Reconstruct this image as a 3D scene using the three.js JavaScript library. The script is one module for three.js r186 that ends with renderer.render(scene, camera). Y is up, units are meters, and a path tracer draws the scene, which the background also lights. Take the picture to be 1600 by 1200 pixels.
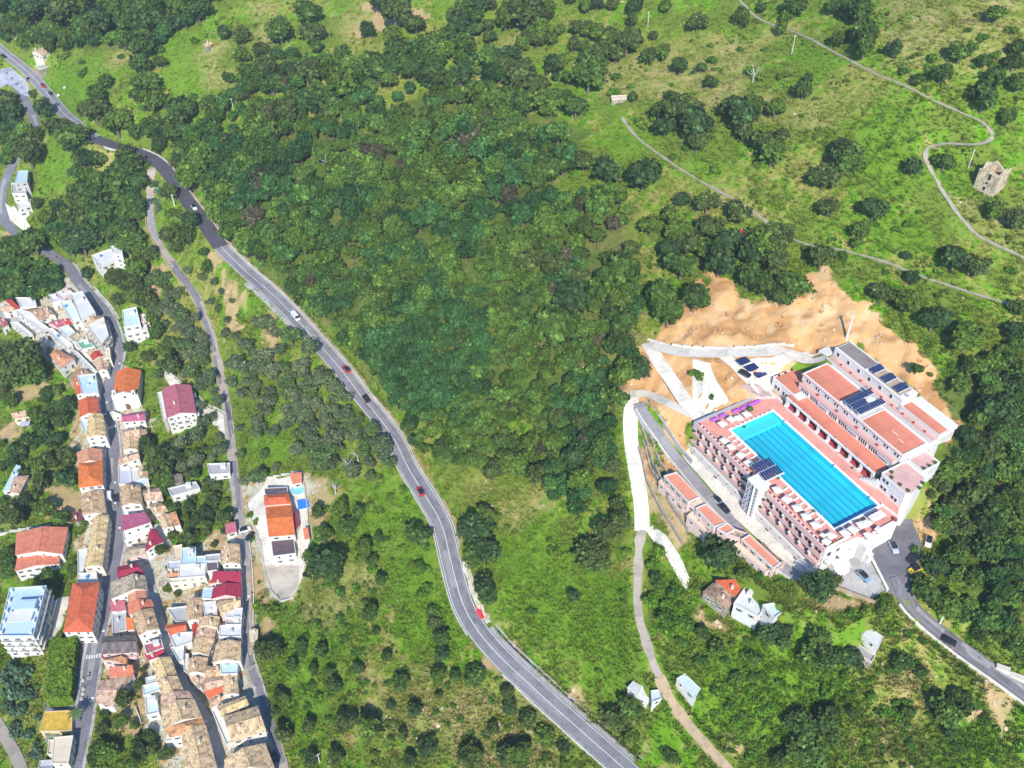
import * as THREE from 'three';
import { Sky } from 'three/addons/objects/Sky.js';
import { mergeGeometries } from 'three/addons/utils/BufferGeometryUtils.js';

// ------------------------------------------------------------------ camera, sky, sun, exposure
const W = 1600, Hh = 1200, F = 1500, PITCH = 42 * Math.PI / 180, CAMY = 232;
const scene = new THREE.Scene();
const camera = new THREE.PerspectiveCamera(2 * Math.atan(600 / F) * 180 / Math.PI, 4 / 3, 1, 9000);
camera.position.set(0, CAMY, 0);
camera.rotation.set(-PITCH, 0, 0);
const S_ = Math.sin(PITCH), C_ = Math.cos(PITCH);
function ray(px, py) { const x = (px - 800) / F, y = -(py - 600) / F; return new THREE.Vector3(x, -S_ + y * C_, -C_ - y * S_); }
const sunDir = ray(745, 520).normalize().negate();          // the sun stands behind the aircraft
const sky = new Sky();
sky.name = 'sky'; sky.userData.kind = 'structure';
sky.scale.setScalar(8000);
sky.material.uniforms.sunPosition.value.copy(sunDir);
sky.material.uniforms.turbidity.value = 3;
sky.material.uniforms.rayleigh.value = 1.6;
sky.material.uniforms.mieCoefficient.value = 0.004;
sky.material.uniforms.cloudCoverage.value = 0.0;
scene.add(sky);
scene.environmentIntensity = 0.2;
const sun = new THREE.DirectionalLight(new THREE.Color(1.0, 0.93, 0.80), 5.0);
sun.name = 'sun';
sun.position.copy(sunDir).multiplyScalar(600).add(new THREE.Vector3(-30, -30, -330));
sun.target.position.set(-30, -30, -330);
sun.castShadow = true;
Object.assign(sun.shadow.camera, { left: -420, right: 420, top: 420, bottom: -420, near: 10, far: 1600 });
sun.shadow.mapSize.set(4096, 4096); sun.shadow.radius = 1;
scene.add(sun, sun.target);
const renderer = new THREE.WebGLRenderer({ antialias: true });
renderer.toneMapping = THREE.LinearToneMapping;
renderer.toneMappingExposure = 1.2;
renderer.shadowMap.enabled = true;
scene.fog = new THREE.FogExp2(new THREE.Color(0.72, 0.80, 0.92), 0.00012);

// ------------------------------------------------------------------ helpers
function rng(seed) { let a = seed >>> 0; return () => { a = (a + 0x6D2B79F5) >>> 0; let t = Math.imul(a ^ (a >>> 15), 1 | a); t = (t + Math.imul(t ^ (t >>> 7), 61 | t)) ^ t; return ((t ^ (t >>> 14)) >>> 0) / 4294967296; }; }
const clamp = (x, a = 0, b = 1) => Math.min(b, Math.max(a, x));
const sm = (a, b, x) => { const t = clamp((x - a) / (b - a)); return t * t * (3 - 2 * t); };
const mix = (a, b, t) => a + (b - a) * t;
const mix3 = (a, b, t) => [mix(a[0], b[0], t), mix(a[1], b[1], t), mix(a[2], b[2], t)];
function hash2(i, j) { let h = Math.imul(i, 374761393) + Math.imul(j, 668265263) | 0; h = Math.imul(h ^ (h >>> 13), 1274126177); return ((h ^ (h >>> 16)) >>> 0) / 4294967296; }
function vnoise(x, y) { const i = Math.floor(x), j = Math.floor(y), a = x - i, b = y - j, u = a * a * (3 - 2 * a), v = b * b * (3 - 2 * b); return mix(mix(hash2(i, j), hash2(i + 1, j), u), mix(hash2(i, j + 1), hash2(i + 1, j + 1), u), v); }
const fbm = (x, y, n = 3) => { let s = 0, a = 0.5, t = 0; for (let k = 0; k < n; k++) { s += a * vnoise(x + k * 17.3, y - k * 9.1); t += a; a *= 0.5; x *= 2.03; y *= 2.03; } return s / t; };
const names = new Map();
function numbered(n) { const k = names.get(n) || 0; names.set(n, k + 1); return k ? `${n}_${String(k).padStart(3, '0')}` : n; }
function tag(o, label, category, group) { o.userData.label = label; o.userData.category = category; if (group) o.userData.group = group; return o; }
function thing(name, label, category, pos = [0, 0, 0], turn = 0, group) { const g = new THREE.Group(); g.name = numbered(name); g.position.set(...pos); g.rotation.y = turn; scene.add(g); return tag(g, label, category, group); }
function part(name, geo, mat, parent) { const m = new THREE.Mesh(geo, mat); m.name = name; m.castShadow = m.receiveShadow = true; parent.add(m); return m; }
function struct(name, geo, mat) { const m = new THREE.Mesh(geo, mat); m.name = numbered(name); m.userData.kind = 'structure'; m.receiveShadow = m.castShadow = true; scene.add(m); return m; }
const BOX = new THREE.BoxGeometry(1, 1, 1);
function boxAt(cx, cy, cz, sx, sy, sz, ry = 0) { const g = new THREE.BoxGeometry(sx, sy, sz); if (ry) g.rotateY(ry); g.translate(cx, cy, cz); return g; }
function boxMesh(name, cx, cy, cz, sx, sy, sz, mat, parent, ry = 0) { const m = part(name, BOX, mat, parent); m.scale.set(sx, sy, sz); m.position.set(cx, cy, cz); m.rotation.y = ry; return m; }
const lin = (r, g, b) => new THREE.Color().setRGB(r, g, b);
function std(r, g, b, rough = 0.9, extra = {}) { const m = new THREE.MeshStandardMaterial({ roughness: rough, metalness: 0, ...extra }); m.color.setRGB(r, g, b); return m; }
function matt(r, g, b, extra = {}) { const m = new THREE.MeshPhysicalMaterial({ roughness: 1, metalness: 0, specularIntensity: 0.12, ...extra }); m.color.setRGB(r, g, b); return m; }
class Acc { constructor() { this.p = []; this.u = []; }
  poly(pts, ax) { // fan of a planar polygon; uv in metres along ax and across it
    const a = new THREE.Vector3().subVectors(pts[1], pts[0]), b = new THREE.Vector3().subVectors(pts[2], pts[0]), n = a.clone().cross(b).normalize();
    const u = (ax || a).clone().addScaledVector(n, -(ax || a).dot(n)).normalize(), v = n.clone().cross(u);
    for (let k = 1; k < pts.length - 1; k++) for (const q of [pts[0], pts[k], pts[k + 1]]) { this.p.push(q.x, q.y, q.z); this.u.push(q.dot(u), q.dot(v)); }
  }
  geo() { const g = new THREE.BufferGeometry(); g.setAttribute('position', new THREE.Float32BufferAttribute(this.p, 3)); g.setAttribute('uv', new THREE.Float32BufferAttribute(this.u, 2)); g.computeVertexNormals(); return g; }
}
function dataTex(n, fn, srgb = true, rep = true) {
  const d = new Uint8Array(n * n * 4);
  const enc = srgb ? (x => 255 * (x <= 0.0031308 ? 12.92 * x : 1.055 * Math.pow(clamp(x), 1 / 2.4) - 0.055)) : (x => 255 * clamp(x));
  for (let j = 0; j < n; j++) for (let i = 0; i < n; i++) { const c = fn(i, j); const o = (j * n + i) * 4; d[o] = enc(clamp(c[0])); d[o + 1] = enc(clamp(c[1])); d[o + 2] = enc(clamp(c[2])); d[o + 3] = 255; }
  const t = new THREE.DataTexture(d, n, n); t.magFilter = THREE.LinearFilter; t.minFilter = THREE.LinearMipmapLinearFilter; t.generateMipmaps = true;
  if (rep) t.wrapS = t.wrapT = THREE.RepeatWrapping; if (srgb) t.colorSpace = THREE.SRGBColorSpace; t.needsUpdate = true; return t;
}
// noise that repeats on a tile of n cells
const pnoise = (x, y, n) => { const i = Math.floor(x), j = Math.floor(y), a = x - i, b = y - j, u = a * a * (3 - 2 * a), v = b * b * (3 - 2 * b), w = k => ((k % n) + n) % n; return mix(mix(hash2(w(i), w(j)), hash2(w(i + 1), w(j)), u), mix(hash2(w(i), w(j + 1)), hash2(w(i + 1), w(j + 1)), u), v); };

// ------------------------------------------------------------------ terrain: heights given at points of the valley, joined by a thin plate
const onPlane = (px, py, Y) => { const r = ray(px, py), t = (Y - CAMY) / r.y; return new THREE.Vector3(r.x * t, Y, r.z * t); };
const CTRL = [
  [0, 75, -22], [130, 205, -25], [215, 240, -27], [300, 320, -30], [350, 390, -33], [480, 510, -38], [600, 660, -43], [690, 830, -47], [740, 960, -50], [850, 1080, -53], [960, 1190, -55],
  [60, 490, -74], [180, 700, -78], [180, 850, -80], [150, 1000, -82], [100, 1190, -85], [350, 600, -62], [370, 750, -65], [390, 950, -69], [410, 1150, -72], [250, 1150, -77],
  [60, 700, -86], [20, 1000, -89], [0, 1190, -94], [290, 470, -54], [240, 330, -40], [104, 414, -66], [10, 300, -57], [50, 180, -40], [0, 0, -4], [300, 50, 8], [500, 30, 20], [700, 20, 28],
  [150, 90, -8], [400, 200, -6], [420, 320, -18], [560, 760, -52], [560, 900, -57], [600, 1100, -62], [480, 1000, -64], [700, 1190, -63], [550, 1190, -66],
  [560, 520, -30], [600, 300, -4], [700, 450, -8], [800, 600, -18], [750, 200, 12], [900, 250, 18], [900, 450, 2], [1000, 100, 35], [1200, 50, 50], [1200, 250, 34], [1400, 150, 55], [1550, 40, 74], [1555, 262, 42], [1590, 400, 28],
  [1400, 380, 28], [1180, 420, 17], [1080, 470, 10], [1240, 500, 13], [1360, 500, 17], [1500, 560, 14], [1020, 535, 4], [960, 560, -3], [1500, 700, 1], [1590, 700, 0], [1090, 640, -1], [985, 640, -7],
  [800, 720, -32], [800, 900, -41], [900, 850, -33], [900, 1000, -43], [900, 620, -14], [990, 740, -14], [1000, 850, -22], [1000, 950, -28], [1030, 1060, -34], [1100, 1160, -40],
  [1100, 755, -11], [1180, 845, -11.5], [1050, 800, -15.5], [1130, 870, -17], [1150, 950, -22], [1300, 975, -18], [1420, 955, -14.5], [1500, 1020, -21], [1600, 1090, -26], [1250, 1100, -33], [1450, 1150, -33], [1600, 1190, -35], [1550, 950, -14], [1560, 850, -10], [1480, 770, -7],
];
const extra = [[-900, -1300, 60], [0, -1400, 190], [900, -1300, 280], [900, -300, 90], [900, 500, 0], [0, 600, -110], [-900, 500, -150], [-900, -300, -60]];
const cp = CTRL.map(([px, py, y]) => { const q = onPlane(px, py, y); return [q.x / 100, q.z / 100, y]; }).concat(extra.map(e => [e[0] / 100, e[1] / 100, e[2]]));
const tps = (() => {
  const n = cp.length, N = n + 3, A = [], U = r2 => r2 < 1e-12 ? 0 : 0.5 * r2 * Math.log(r2);
  for (let i = 0; i < N; i++) { A.push(new Float64Array(N + 1)); }
  for (let i = 0; i < n; i++) { for (let j = 0; j < n; j++) A[i][j] = U((cp[i][0] - cp[j][0]) ** 2 + (cp[i][1] - cp[j][1]) ** 2); A[i][i] += 0.004; A[i][n] = 1; A[i][n + 1] = cp[i][0]; A[i][n + 2] = cp[i][1]; A[i][N] = cp[i][2]; A[n][i] = 1; A[n + 1][i] = cp[i][0]; A[n + 2][i] = cp[i][1]; }
  for (let c = 0; c < N; c++) { let p = c; for (let r = c + 1; r < N; r++) if (Math.abs(A[r][c]) > Math.abs(A[p][c])) p = r; [A[c], A[p]] = [A[p], A[c]];
    for (let r = 0; r < N; r++) if (r !== c) { const k = A[r][c] / A[c][c]; if (k) for (let j = c; j <= N; j++) A[r][j] -= k * A[c][j]; } }
  const w = A.map((r, i) => r[N] / r[i]);
  return (x, z) => { x /= 100; z /= 100; let s = w[n] + w[n + 1] * x + w[n + 2] * z; for (let i = 0; i < n; i++) s += w[i] * U((x - cp[i][0]) ** 2 + (z - cp[i][1]) ** 2); return s; };
})();
const X0 = -380, X1 = 280, Z0 = -680, Z1 = -100, ST = 2, NX = (X1 - X0) / ST + 1, NZ = (Z1 - Z0) / ST + 1;
const HG = new Float32Array(NX * NZ);
const rough = (x, z) => (fbm(x / 22 + 40, z / 22 + 11, 3) - 0.5) * 2.4 + (fbm(x / 5, z / 5, 2) - 0.5) * 0.7;
for (let j = 0; j < NZ; j++) for (let i = 0; i < NX; i++) { const x = X0 + i * ST, z = Z0 + j * ST; HG[j * NX + i] = tps(x, z) + rough(x, z); }
function hgt(x, z) {
  const a = (x - X0) / ST, b = (z - Z0) / ST, i = Math.floor(a), j = Math.floor(b);
  if (i < 0 || j < 0 || i >= NX - 1 || j >= NZ - 1) return tps(x, z);
  const u = a - i, v = b - j, o = j * NX + i;
  return mix(mix(HG[o], HG[o + 1], u), mix(HG[o + NX], HG[o + NX + 1], u), v);
}
function atH(px, py, off = 0) { // where the sight line through a pixel meets the ground (or a height above it)
  const r = ray(px, py); let t0 = 120, t = 120;
  for (; t < 1500; t += 4) { const x = r.x * t, y = CAMY + r.y * t, z = r.z * t; if (y < hgt(x, z) + off) break; t0 = t; }
  let lo = t0, hi = t; for (let k = 0; k < 14; k++) { const m = (lo + hi) / 2; if (CAMY + r.y * m < hgt(r.x * m, r.z * m) + off) hi = m; else lo = m; }
  return new THREE.Vector3(r.x * hi, CAMY + r.y * hi, r.z * hi);
}
const depthOf = p => -((p.y - CAMY) * S_) - p.z * C_;
function toPix(p) { const d = depthOf(p), up = (p.y - CAMY) * C_ - p.z * S_; return [800 + F * p.x / d, 600 - F * up / d]; }
// ground uses: 1 road, 2 building, 3 paving
const OCC = new Uint8Array((X1 - X0) * (Z1 - Z0)), OW = X1 - X0, OH = Z1 - Z0;
const occ = (x, z) => { const i = Math.floor(x - X0), j = Math.floor(z - Z0); return i < 0 || j < 0 || i >= OW || j >= OH ? 0 : OCC[j * OW + i]; };
function inPoly(x, z, P) { let c = false; for (let i = 0, j = P.length - 1; i < P.length; j = i++) if ((P[i][1] > z) !== (P[j][1] > z) && x < (P[j][0] - P[i][0]) * (z - P[i][1]) / (P[j][1] - P[i][1]) + P[i][0]) c = !c; return c; }
function segDist(x, z, P) { let d = 1e9; for (let i = 0, j = P.length - 1; i < P.length; j = i++) { const ax = P[j][0], az = P[j][1], bx = P[i][0] - ax, bz = P[i][1] - az, t = clamp(((x - ax) * bx + (z - az) * bz) / (bx * bx + bz * bz || 1)); d = Math.min(d, Math.hypot(x - ax - bx * t, z - az - bz * t)); } return d; }
function occPoly(P, v) { const xs = P.map(p => p[0]), zs = P.map(p => p[1]); for (let j = Math.floor(Math.min(...zs) - Z0); j <= Math.max(...zs) - Z0; j++) for (let i = Math.floor(Math.min(...xs) - X0); i <= Math.max(...xs) - X0; i++) if (i >= 0 && j >= 0 && i < OW && j < OH && inPoly(X0 + i + 0.5, Z0 + j + 0.5, P)) OCC[j * OW + i] = v; }
// level a patch of ground: y is a number or a function, with a soft bank around it
function level(P, y, bank = 4) {
  const xs = P.map(p => p[0]), zs = P.map(p => p[1]);
  for (let j = Math.max(0, Math.floor((Math.min(...zs) - bank - Z0) / ST)); j <= Math.min(NZ - 1, (Math.max(...zs) + bank - Z0) / ST); j++) for (let i = Math.max(0, Math.floor((Math.min(...xs) - bank - X0) / ST)); i <= Math.min(NX - 1, (Math.max(...xs) + bank - X0) / ST); i++) {
    const x = X0 + i * ST, z = Z0 + j * ST, w = inPoly(x, z, P) ? 1 : 1 - sm(0, bank, segDist(x, z, P) - 0.6); if (w > 0) HG[j * NX + i] = mix(HG[j * NX + i], typeof y === 'function' ? y(x, z) : y, w);
  }
}
const pix = (list, Y) => { const o = []; for (let k = 0; k < list.length; k += 2) { const q = Y === undefined ? atH(list[k], list[k + 1]) : onPlane(list[k], list[k + 1], Y); o.push([q.x, q.z]); } return o; };

// hotel axes: u along the pool, v across it towards the hill
const HO = onPlane(1143, 672, 0), HU = new THREE.Vector3(0.4955, 0, 0.8686), HV = new THREE.Vector3(0.8686, 0, -0.4955), HTURN = -Math.atan2(0.8686, 0.4955);
const uvw = (u, v, y = 0) => new THREE.Vector3(HO.x + HU.x * u + HV.x * v, y, HO.z + HU.z * u + HV.z * v);
const uvPoly = l => { const o = []; for (let k = 0; k < l.length; k += 2) { const q = uvw(l[k], l[k + 1]); o.push([q.x, q.z]); } return o; };
level(uvPoly([-4, 43, 43.2, 43, 43.2, 55, -4, 55]), 5.5, 1.5);
level(uvPoly([44, 45, 49, 45, 48, 58, 44, 58]), 6.2, 5);
level(uvPoly([-4, 24, 43.2, 24, 43.2, 43, -4, 43]), -0.8, 1.5);
level(uvPoly([44, 35, 53, 35, 51, 44, 44, 44]), -0.5, 4);
level(uvPoly([-7.5, -7, 54, -7, 55, 22, -7.5, 22]), -11.6, 2);
level(uvPoly([-12, -26, 60, -26, 60, -9, -6, -9]), (x, z) => -11.4, 5);
level(uvPoly([53, -16, 72, -16, 72, 3, 56, 6]), -11.3, 5);
level(uvPoly([57, 8, 60, 4, 73, 3, 69, 21, 57, 32, 56, 26]), -9, 4);
level(uvPoly([-10, 25, 1, 25, 1, 41, -10, 41]), -0.4, 4);
// ------------------------------------------------------------------ materials of the ground works
const grain = dataTex(256, (i, j) => { const a = pnoise(i / 8, j / 8, 32), b = hash2(i, j), c = pnoise(i / 64, j / 64, 4), d = pnoise(i / 24 + 3, j / 24, 11); const k = 0.72 + 0.16 * a + 0.12 * b + 0.2 * (c - 0.5) + (d > 0.72 ? -0.12 : 0); return [k, k, k]; });
const grainAt = s => { const t = grain.clone(); t.repeat.set(1 / s, 1 / s); t.needsUpdate = true; return t; };
const G14 = grainAt(14), G6 = grainAt(6);
const M = {
  road: std(0.29, 0.275, 0.295, 0.92, { map: G14 }), roadNew: std(0.10, 0.092, 0.115, 0.85, { map: G14 }), lane: std(0.47, 0.395, 0.325, 0.95, { map: G14 }), street: std(0.22, 0.215, 0.25, 0.92, { map: G14 }),
  concrete: std(0.80, 0.73, 0.62, 0.9, { map: G14 }), concreteGrey: std(0.52, 0.49, 0.46, 0.92, { map: G14 }), dirt: std(0.55, 0.40, 0.25, 1, { map: G6 }), path: std(0.46, 0.40, 0.32, 1, { map: G6 }), lot: std(0.19, 0.175, 0.19, 0.93, { map: G14 }),
  white: std(0.72, 0.69, 0.64, 0.8, { map: G14 }), line: std(0.75, 0.75, 0.72, 0.7), rail: std(0.55, 0.55, 0.56, 0.5, { metalness: 0.4 }), gapShade: std(0.05, 0.045, 0.05, 1),
};
// ------------------------------------------------------------------ roads
function smoothLine(list, step = 2) {
  const P = []; for (let k = 0; k < list.length; k += 2) P.push(atH(list[k], list[k + 1]));
  const c = new THREE.CatmullRomCurve3(P, false, 'centripetal'), n = Math.ceil(c.getLength() / step), out = c.getSpacedPoints(n);
  for (const q of out) q.y = hgt(q.x, q.z);
  for (let it = 0; it < 14; it++) { const y = out.map(q => q.y); for (let k = 1; k < out.length - 1; k++) out[k].y = (y[k - 1] + y[k] * 2 + y[k + 1]) / 4; }
  return out;
}
const side = (L, k) => { const a = L[Math.max(0, k - 1)], b = L[Math.min(L.length - 1, k + 1)], d = new THREE.Vector3(b.x - a.x, 0, b.z - a.z).normalize(); return new THREE.Vector3(-d.z, 0, d.x); };
function imprint(L, hw, bank = 5) {
  const wt = new Map();
  for (const q of L) { const R = hw + bank + 1; for (let j = Math.max(0, Math.floor((q.z - R - Z0) / ST)); j <= Math.min(NZ - 1, (q.z + R - Z0) / ST); j++) for (let i = Math.max(0, Math.floor((q.x - R - X0) / ST)); i <= Math.min(NX - 1, (q.x + R - X0) / ST); i++) {
    const d = Math.hypot(X0 + i * ST - q.x, Z0 + j * ST - q.z), o = j * NX + i, e = wt.get(o); if (!e || d < e[0]) wt.set(o, [d, q.y]); } }
  for (const [o, [d, y]] of wt) { const w = 1 - sm(hw + 2.2, hw + bank + 0.6, d); if (w > 0) HG[o] = mix(HG[o], y - 0.2, w); }
  for (const q of L) for (let a = -hw - 0.5; a <= hw + 0.5; a++) for (let b = -hw - 0.5; b <= hw + 0.5; b++) if (a * a + b * b < (hw + 0.6) ** 2) { const i = Math.floor(q.x + a - X0), j = Math.floor(q.z + b - Z0); if (i >= 0 && j >= 0 && i < OW && j < OH) OCC[j * OW + i] = 1; }
}
function ribbon(L, o0, o1, dy, wob = 0) { // a strip between two offsets from the middle line
  const pos = [], uv = [], idx = []; let s = 0;
  L.forEach((q, k) => { const n = side(L, k); if (k) s += q.distanceTo(L[k - 1]); for (let m = 0; m <= 3; m++) { let o = mix(o0, o1, m / 3); if (wob && (m === 0 || m === 3)) o += (fbm(s / 4, m * 7 + 3, 2) - 0.5) * wob; pos.push(q.x + n.x * o, q.y + dy, q.z + n.z * o); uv.push(o, s); }
    if (k) { const a = (k - 1) * 4; for (let m = 0; m < 3; m++) idx.push(a + m, a + m + 1, a + 4 + m, a + m + 1, a + 5 + m, a + 4 + m); } });
  const g = new THREE.BufferGeometry(); g.setAttribute('position', new THREE.Float32BufferAttribute(pos, 3)); g.setAttribute('uv', new THREE.Float32BufferAttribute(uv, 2)); g.setIndex(idx); g.computeVertexNormals();
  const nn = g.attributes.normal; if (nn.getY(0) < 0) { const ix = g.index.array; for (let k = 0; k < ix.length; k += 3) { const t = ix[k]; ix[k] = ix[k + 1]; ix[k + 1] = t; } g.computeVertexNormals(); }
  return g;
}
function kerbWall(L, off, w, h0, h1, k0 = 0, k1 = 1e9) { // a low wall that follows a road
  const pos = [], uv = [], idx = []; let s = 0, n0 = 0;
  L.forEach((q, k) => { if (k < k0 || k > k1) return; const n = side(L, k); if (n0) s += q.distanceTo(L[k - 1]); const y = q.y;
    for (const [o, h] of [[off - w / 2, h0], [off - w / 2, h1], [off + w / 2, h1], [off + w / 2, h0]]) { pos.push(q.x + n.x * o, y + h, q.z + n.z * o); uv.push(o + h, s); }
    if (n0) { const a = (n0 - 1) * 4; for (let m = 0; m < 3; m++) idx.push(a + m, a + 4 + m, a + m + 1, a + m + 1, a + 4 + m, a + 5 + m); } n0++; });
  const e = (n0 - 1) * 4; idx.push(0, 1, 2, 0, 2, 3, e, e + 2, e + 1, e, e + 3, e + 2);
  const g = new THREE.BufferGeometry(); g.setAttribute('position', new THREE.Float32BufferAttribute(pos, 3)); g.setAttribute('uv', new THREE.Float32BufferAttribute(uv, 2)); g.setIndex(idx); const f = g.toNonIndexed(); f.computeVertexNormals(); return f;
}
const near = (L, px, py) => { let b = 0, d = 1e9; L.forEach((q, k) => { const p = toPix(q), e = Math.hypot(p[0] - px, p[1] - py); if (e < d) { d = e; b = k; } }); return b; };
const RL = {};
function road(key, list, hw, bank = 5) { const L = smoothLine(list); imprint(L, hw, bank); L.hw = hw; RL[key] = L; return L; }
road('main', [-30, 50, 0, 77, 45, 114, 75, 148, 105, 182, 140, 211, 175, 227, 215, 238, 245, 253, 270, 281, 290, 310, 320, 350, 345, 385, 375, 415, 420, 455, 460, 495, 500, 540, 535, 580, 565, 620, 590, 650, 615, 685, 640, 735, 668, 780, 690, 820, 703, 870, 713, 910, 726, 950, 750, 990, 785, 1030, 826, 1068, 872, 1110, 917, 1150, 962, 1190, 1000, 1225], 3.7, 6);
road('street', [12, 112, 30, 140, 46, 170, 54, 198, 45, 222, 28, 245, 14, 270, 4, 300, 4, 335, 20, 360, 45, 375, 75, 395, 104, 414, 122, 440, 141, 462, 161, 485, 173, 505, 181, 528, 184, 550, 180, 573, 171, 600, 167, 632, 171, 660, 176, 695, 178, 745, 180, 797, 184, 830, 183, 850, 175, 890, 165, 940, 152, 995, 146, 1025, 138, 1077, 130, 1130, 119, 1182, 110, 1225], 2.75, 4);
road('lane', [238, 262, 235, 300, 235, 333, 238, 358, 250, 383, 267, 408, 281, 429, 298, 450, 310, 471, 320, 498, 332, 530, 341, 570, 350, 612, 357, 658, 362, 700, 365, 735, 369, 761, 373, 809, 380, 852, 384, 891, 386, 933, 385, 992, 386, 1025, 390, 1043, 399, 1066, 408, 1091, 417, 1121, 426, 1147, 435, 1179, 446, 1220], 2.1, 4);
road('alley', [217, 885, 226, 890, 235, 914, 244, 949, 256, 990, 268, 1020, 277, 1040, 291, 1074, 310, 1102, 325, 1128, 335, 1156, 345, 1191, 353, 1222], 1.5, 3);
road('corner', [-30, 1095, -8, 1126, 12, 1158, 28, 1188, 40, 1222], 2.0, 3);
road('upper', [-25, 483, 0, 491, 17, 497, 52, 516, 84, 539, 112, 557, 140, 577, 156, 592, 166, 614], 1.9, 3);
road('front', [1000, 630, 1019, 660, 1041, 692, 1066, 726, 1100, 766, 1130, 799, 1165, 838, 1210, 876, 1250, 902], 2.5, 4);
road('access', [1404, 900, 1420, 945, 1450, 974, 1500, 1013, 1550, 1048, 1600, 1084, 1640, 1115], 3.0, 4);
road('hillpath', [1148, -8, 1180, 25, 1236, 49, 1275, 65, 1310, 85, 1355, 108, 1385, 122, 1450, 152, 1500, 175, 1535, 190, 1551, 210, 1545, 222, 1520, 227, 1480, 224, 1450, 229, 1447, 250, 1460, 275, 1480, 310, 1505, 345, 1530, 370, 1570, 388, 1615, 410], 0.8, 3);
road('lowpath', [972, 183, 985, 203, 1010, 227, 1060, 262, 1120, 297, 1180, 332, 1225, 366, 1265, 384, 1310, 389, 1350, 400, 1400, 415, 1440, 432, 1510, 455, 1560, 470, 1610, 485], 0.75, 3);
road('rampTop', [1013, 536, 1050, 547, 1100, 551, 1180, 549, 1240, 548, 1290, 556], 3.0, 4);
road('rampDown', [1013, 536, 1028, 560, 1050, 595, 1075, 632, 1095, 655], 2.9, 4);
road('rampMid', [984, 616, 1010, 616, 1040, 627, 1070, 642, 1100, 655], 2.0, 3);
road('rampIn', [1125, 552, 1150, 570, 1168, 590, 1188, 612], 2.2, 4);
road('estate', [988, 615, 985, 650, 986, 690, 994, 740, 1002, 790, 1003, 830], 2.6, 4);
road('track', [1003, 828, 998, 860, 996, 908, 999, 967, 1017, 1025, 1031, 1060, 1063, 1118, 1104, 1165, 1140, 1205], 1.7, 4);
{
  const L = RL.main, a = near(L, 147, 217), b = near(L, 345, 386);
  struct('road', ribbon(L.slice(0, a + 1), -3.7, 3.7, 0.06), M.road); struct('road', ribbon(L.slice(a, b + 1), -3.7, 3.7, 0.07), M.roadNew); struct('road', ribbon(L.slice(b), -3.7, 3.7, 0.06), M.road);
  for (const [s, e] of [[0, a], [b, L.length - 1]]) { struct('road_marking', ribbon(L.slice(s, e + 1), -0.11, 0.11, 0.085), M.line); for (const o of [-3.3, 3.3]) struct('road_marking', ribbon(L.slice(s, e + 1), o - 0.09, o + 0.09, 0.085), M.line); }
  struct('road_verge', ribbon(L.slice(near(L, 250, 258), near(L, 700, 860)), -5.6, -3.75, 0.03, 1.6), M.dirt);
  const w = (label, off, ww, h0, h1, p, q, m, name = 'roadside_wall') => { const k0 = near(L, p[0], p[1]), k1 = near(L, q[0], q[1]); const g = thing(name, label, 'wall', [0, 0, 0]); part('wall', kerbWall(L, off, ww, h0, h1, k0, k1), m, g); return g; };
  w('low white parapet along the uphill edge of the dark resurfaced highway stretch', -4.1, 0.3, -0.6, 0.7, [215, 236], [346, 382], M.white);
  w('low pale parapet along the uphill highway edge below the dense wood', -4.1, 0.4, -0.6, 0.65, [352, 388], [620, 690], M.white);
  w('white parapet along the uphill highway edge beside the big roadside oaks', -4.1, 0.3, -0.6, 0.7, [622, 690], [706, 860], M.white);
  w('white parapet along the valley edge of the highway bend above the villa', 4.1, 0.32, -1.2, 0.8, [618, 700], [745, 985], M.white);
  w('white parapet along the valley edge of the highway at the bottom frame edge', 4.1, 0.4, -1.2, 0.75, [800, 1045], [985, 1205], M.white);
  w('short white parapet on the valley side of the dark highway bend', 4.1, 0.5, -1.0, 0.75, [172, 226], [236, 250], M.white);
  w('long grey concrete ditch wall above the highway at the bottom', -6.35, 0.4, -0.6, 0.75, [752, 985], [985, 1205], M.concreteGrey, 'retaining_wall');
  struct('ditch_shadow_strip', ribbon(L.slice(near(L, 758, 990), near(L, 985, 1205)), -6.2, -5.3, 0.10), M.gapShade); struct('pavement', ribbon(L.slice(near(L, 752, 985), near(L, 985, 1205)), -5.3, -3.75, 0.12), std(0.44, 0.42, 0.41, 0.95, { map: G6 }));  // flat near-black strip: the shadow in the ditch gap, painted as colour; pavement beside it
  struct('pavement', ribbon(L.slice(near(L, 752, 985), near(L, 985, 1205)), -9.4, -6.5, 0.35, 0.9), M.concrete);
  struct('pavement', ribbon(L.slice(near(L, 708, 880), near(L, 752, 985)), -8.4, -3.8, 0.1, 0.9), M.concrete);
  struct('pavement', ribbon(L.slice(near(L, 395, 440), near(L, 475, 525)), 3.8, 6.0, 0.05, 0.8), M.concreteGrey);
}
{
  const L = RL.street; struct('road', ribbon(L, -2.75, 2.75, 0.07), M.street);
  const a = near(L, 161, 485), b = near(L, 152, 995);
  struct('pavement', ribbon(L.slice(near(L, 104, 414), near(L, 175, 505)), -4.2, -2.8, 0.16), M.concreteGrey); struct('pavement', ribbon(L.slice(a), 2.8, 3.9, 0.17), M.concreteGrey); struct('pavement', ribbon(L.slice(a), -3.9, -2.8, 0.17), M.concreteGrey);
  for (const [k, n] of [[near(L, 172, 666), 6], [near(L, 147, 1022), 6]]) for (let s = 0; s < n; s++) { const q = L[k], n2 = side(L, k); const m = boxMesh('road_marking', q.x + n2.x * (s - n / 2 + 0.5) * 0.92, q.y + 0.085, q.z + n2.z * (s - n / 2 + 0.5) * 0.92, 0.5, 0.02, 2.4, M.line, scene, Math.atan2(-n2.z, n2.x)); m.name = numbered('road_marking'); m.userData.kind = 'structure'; }
}
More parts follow.
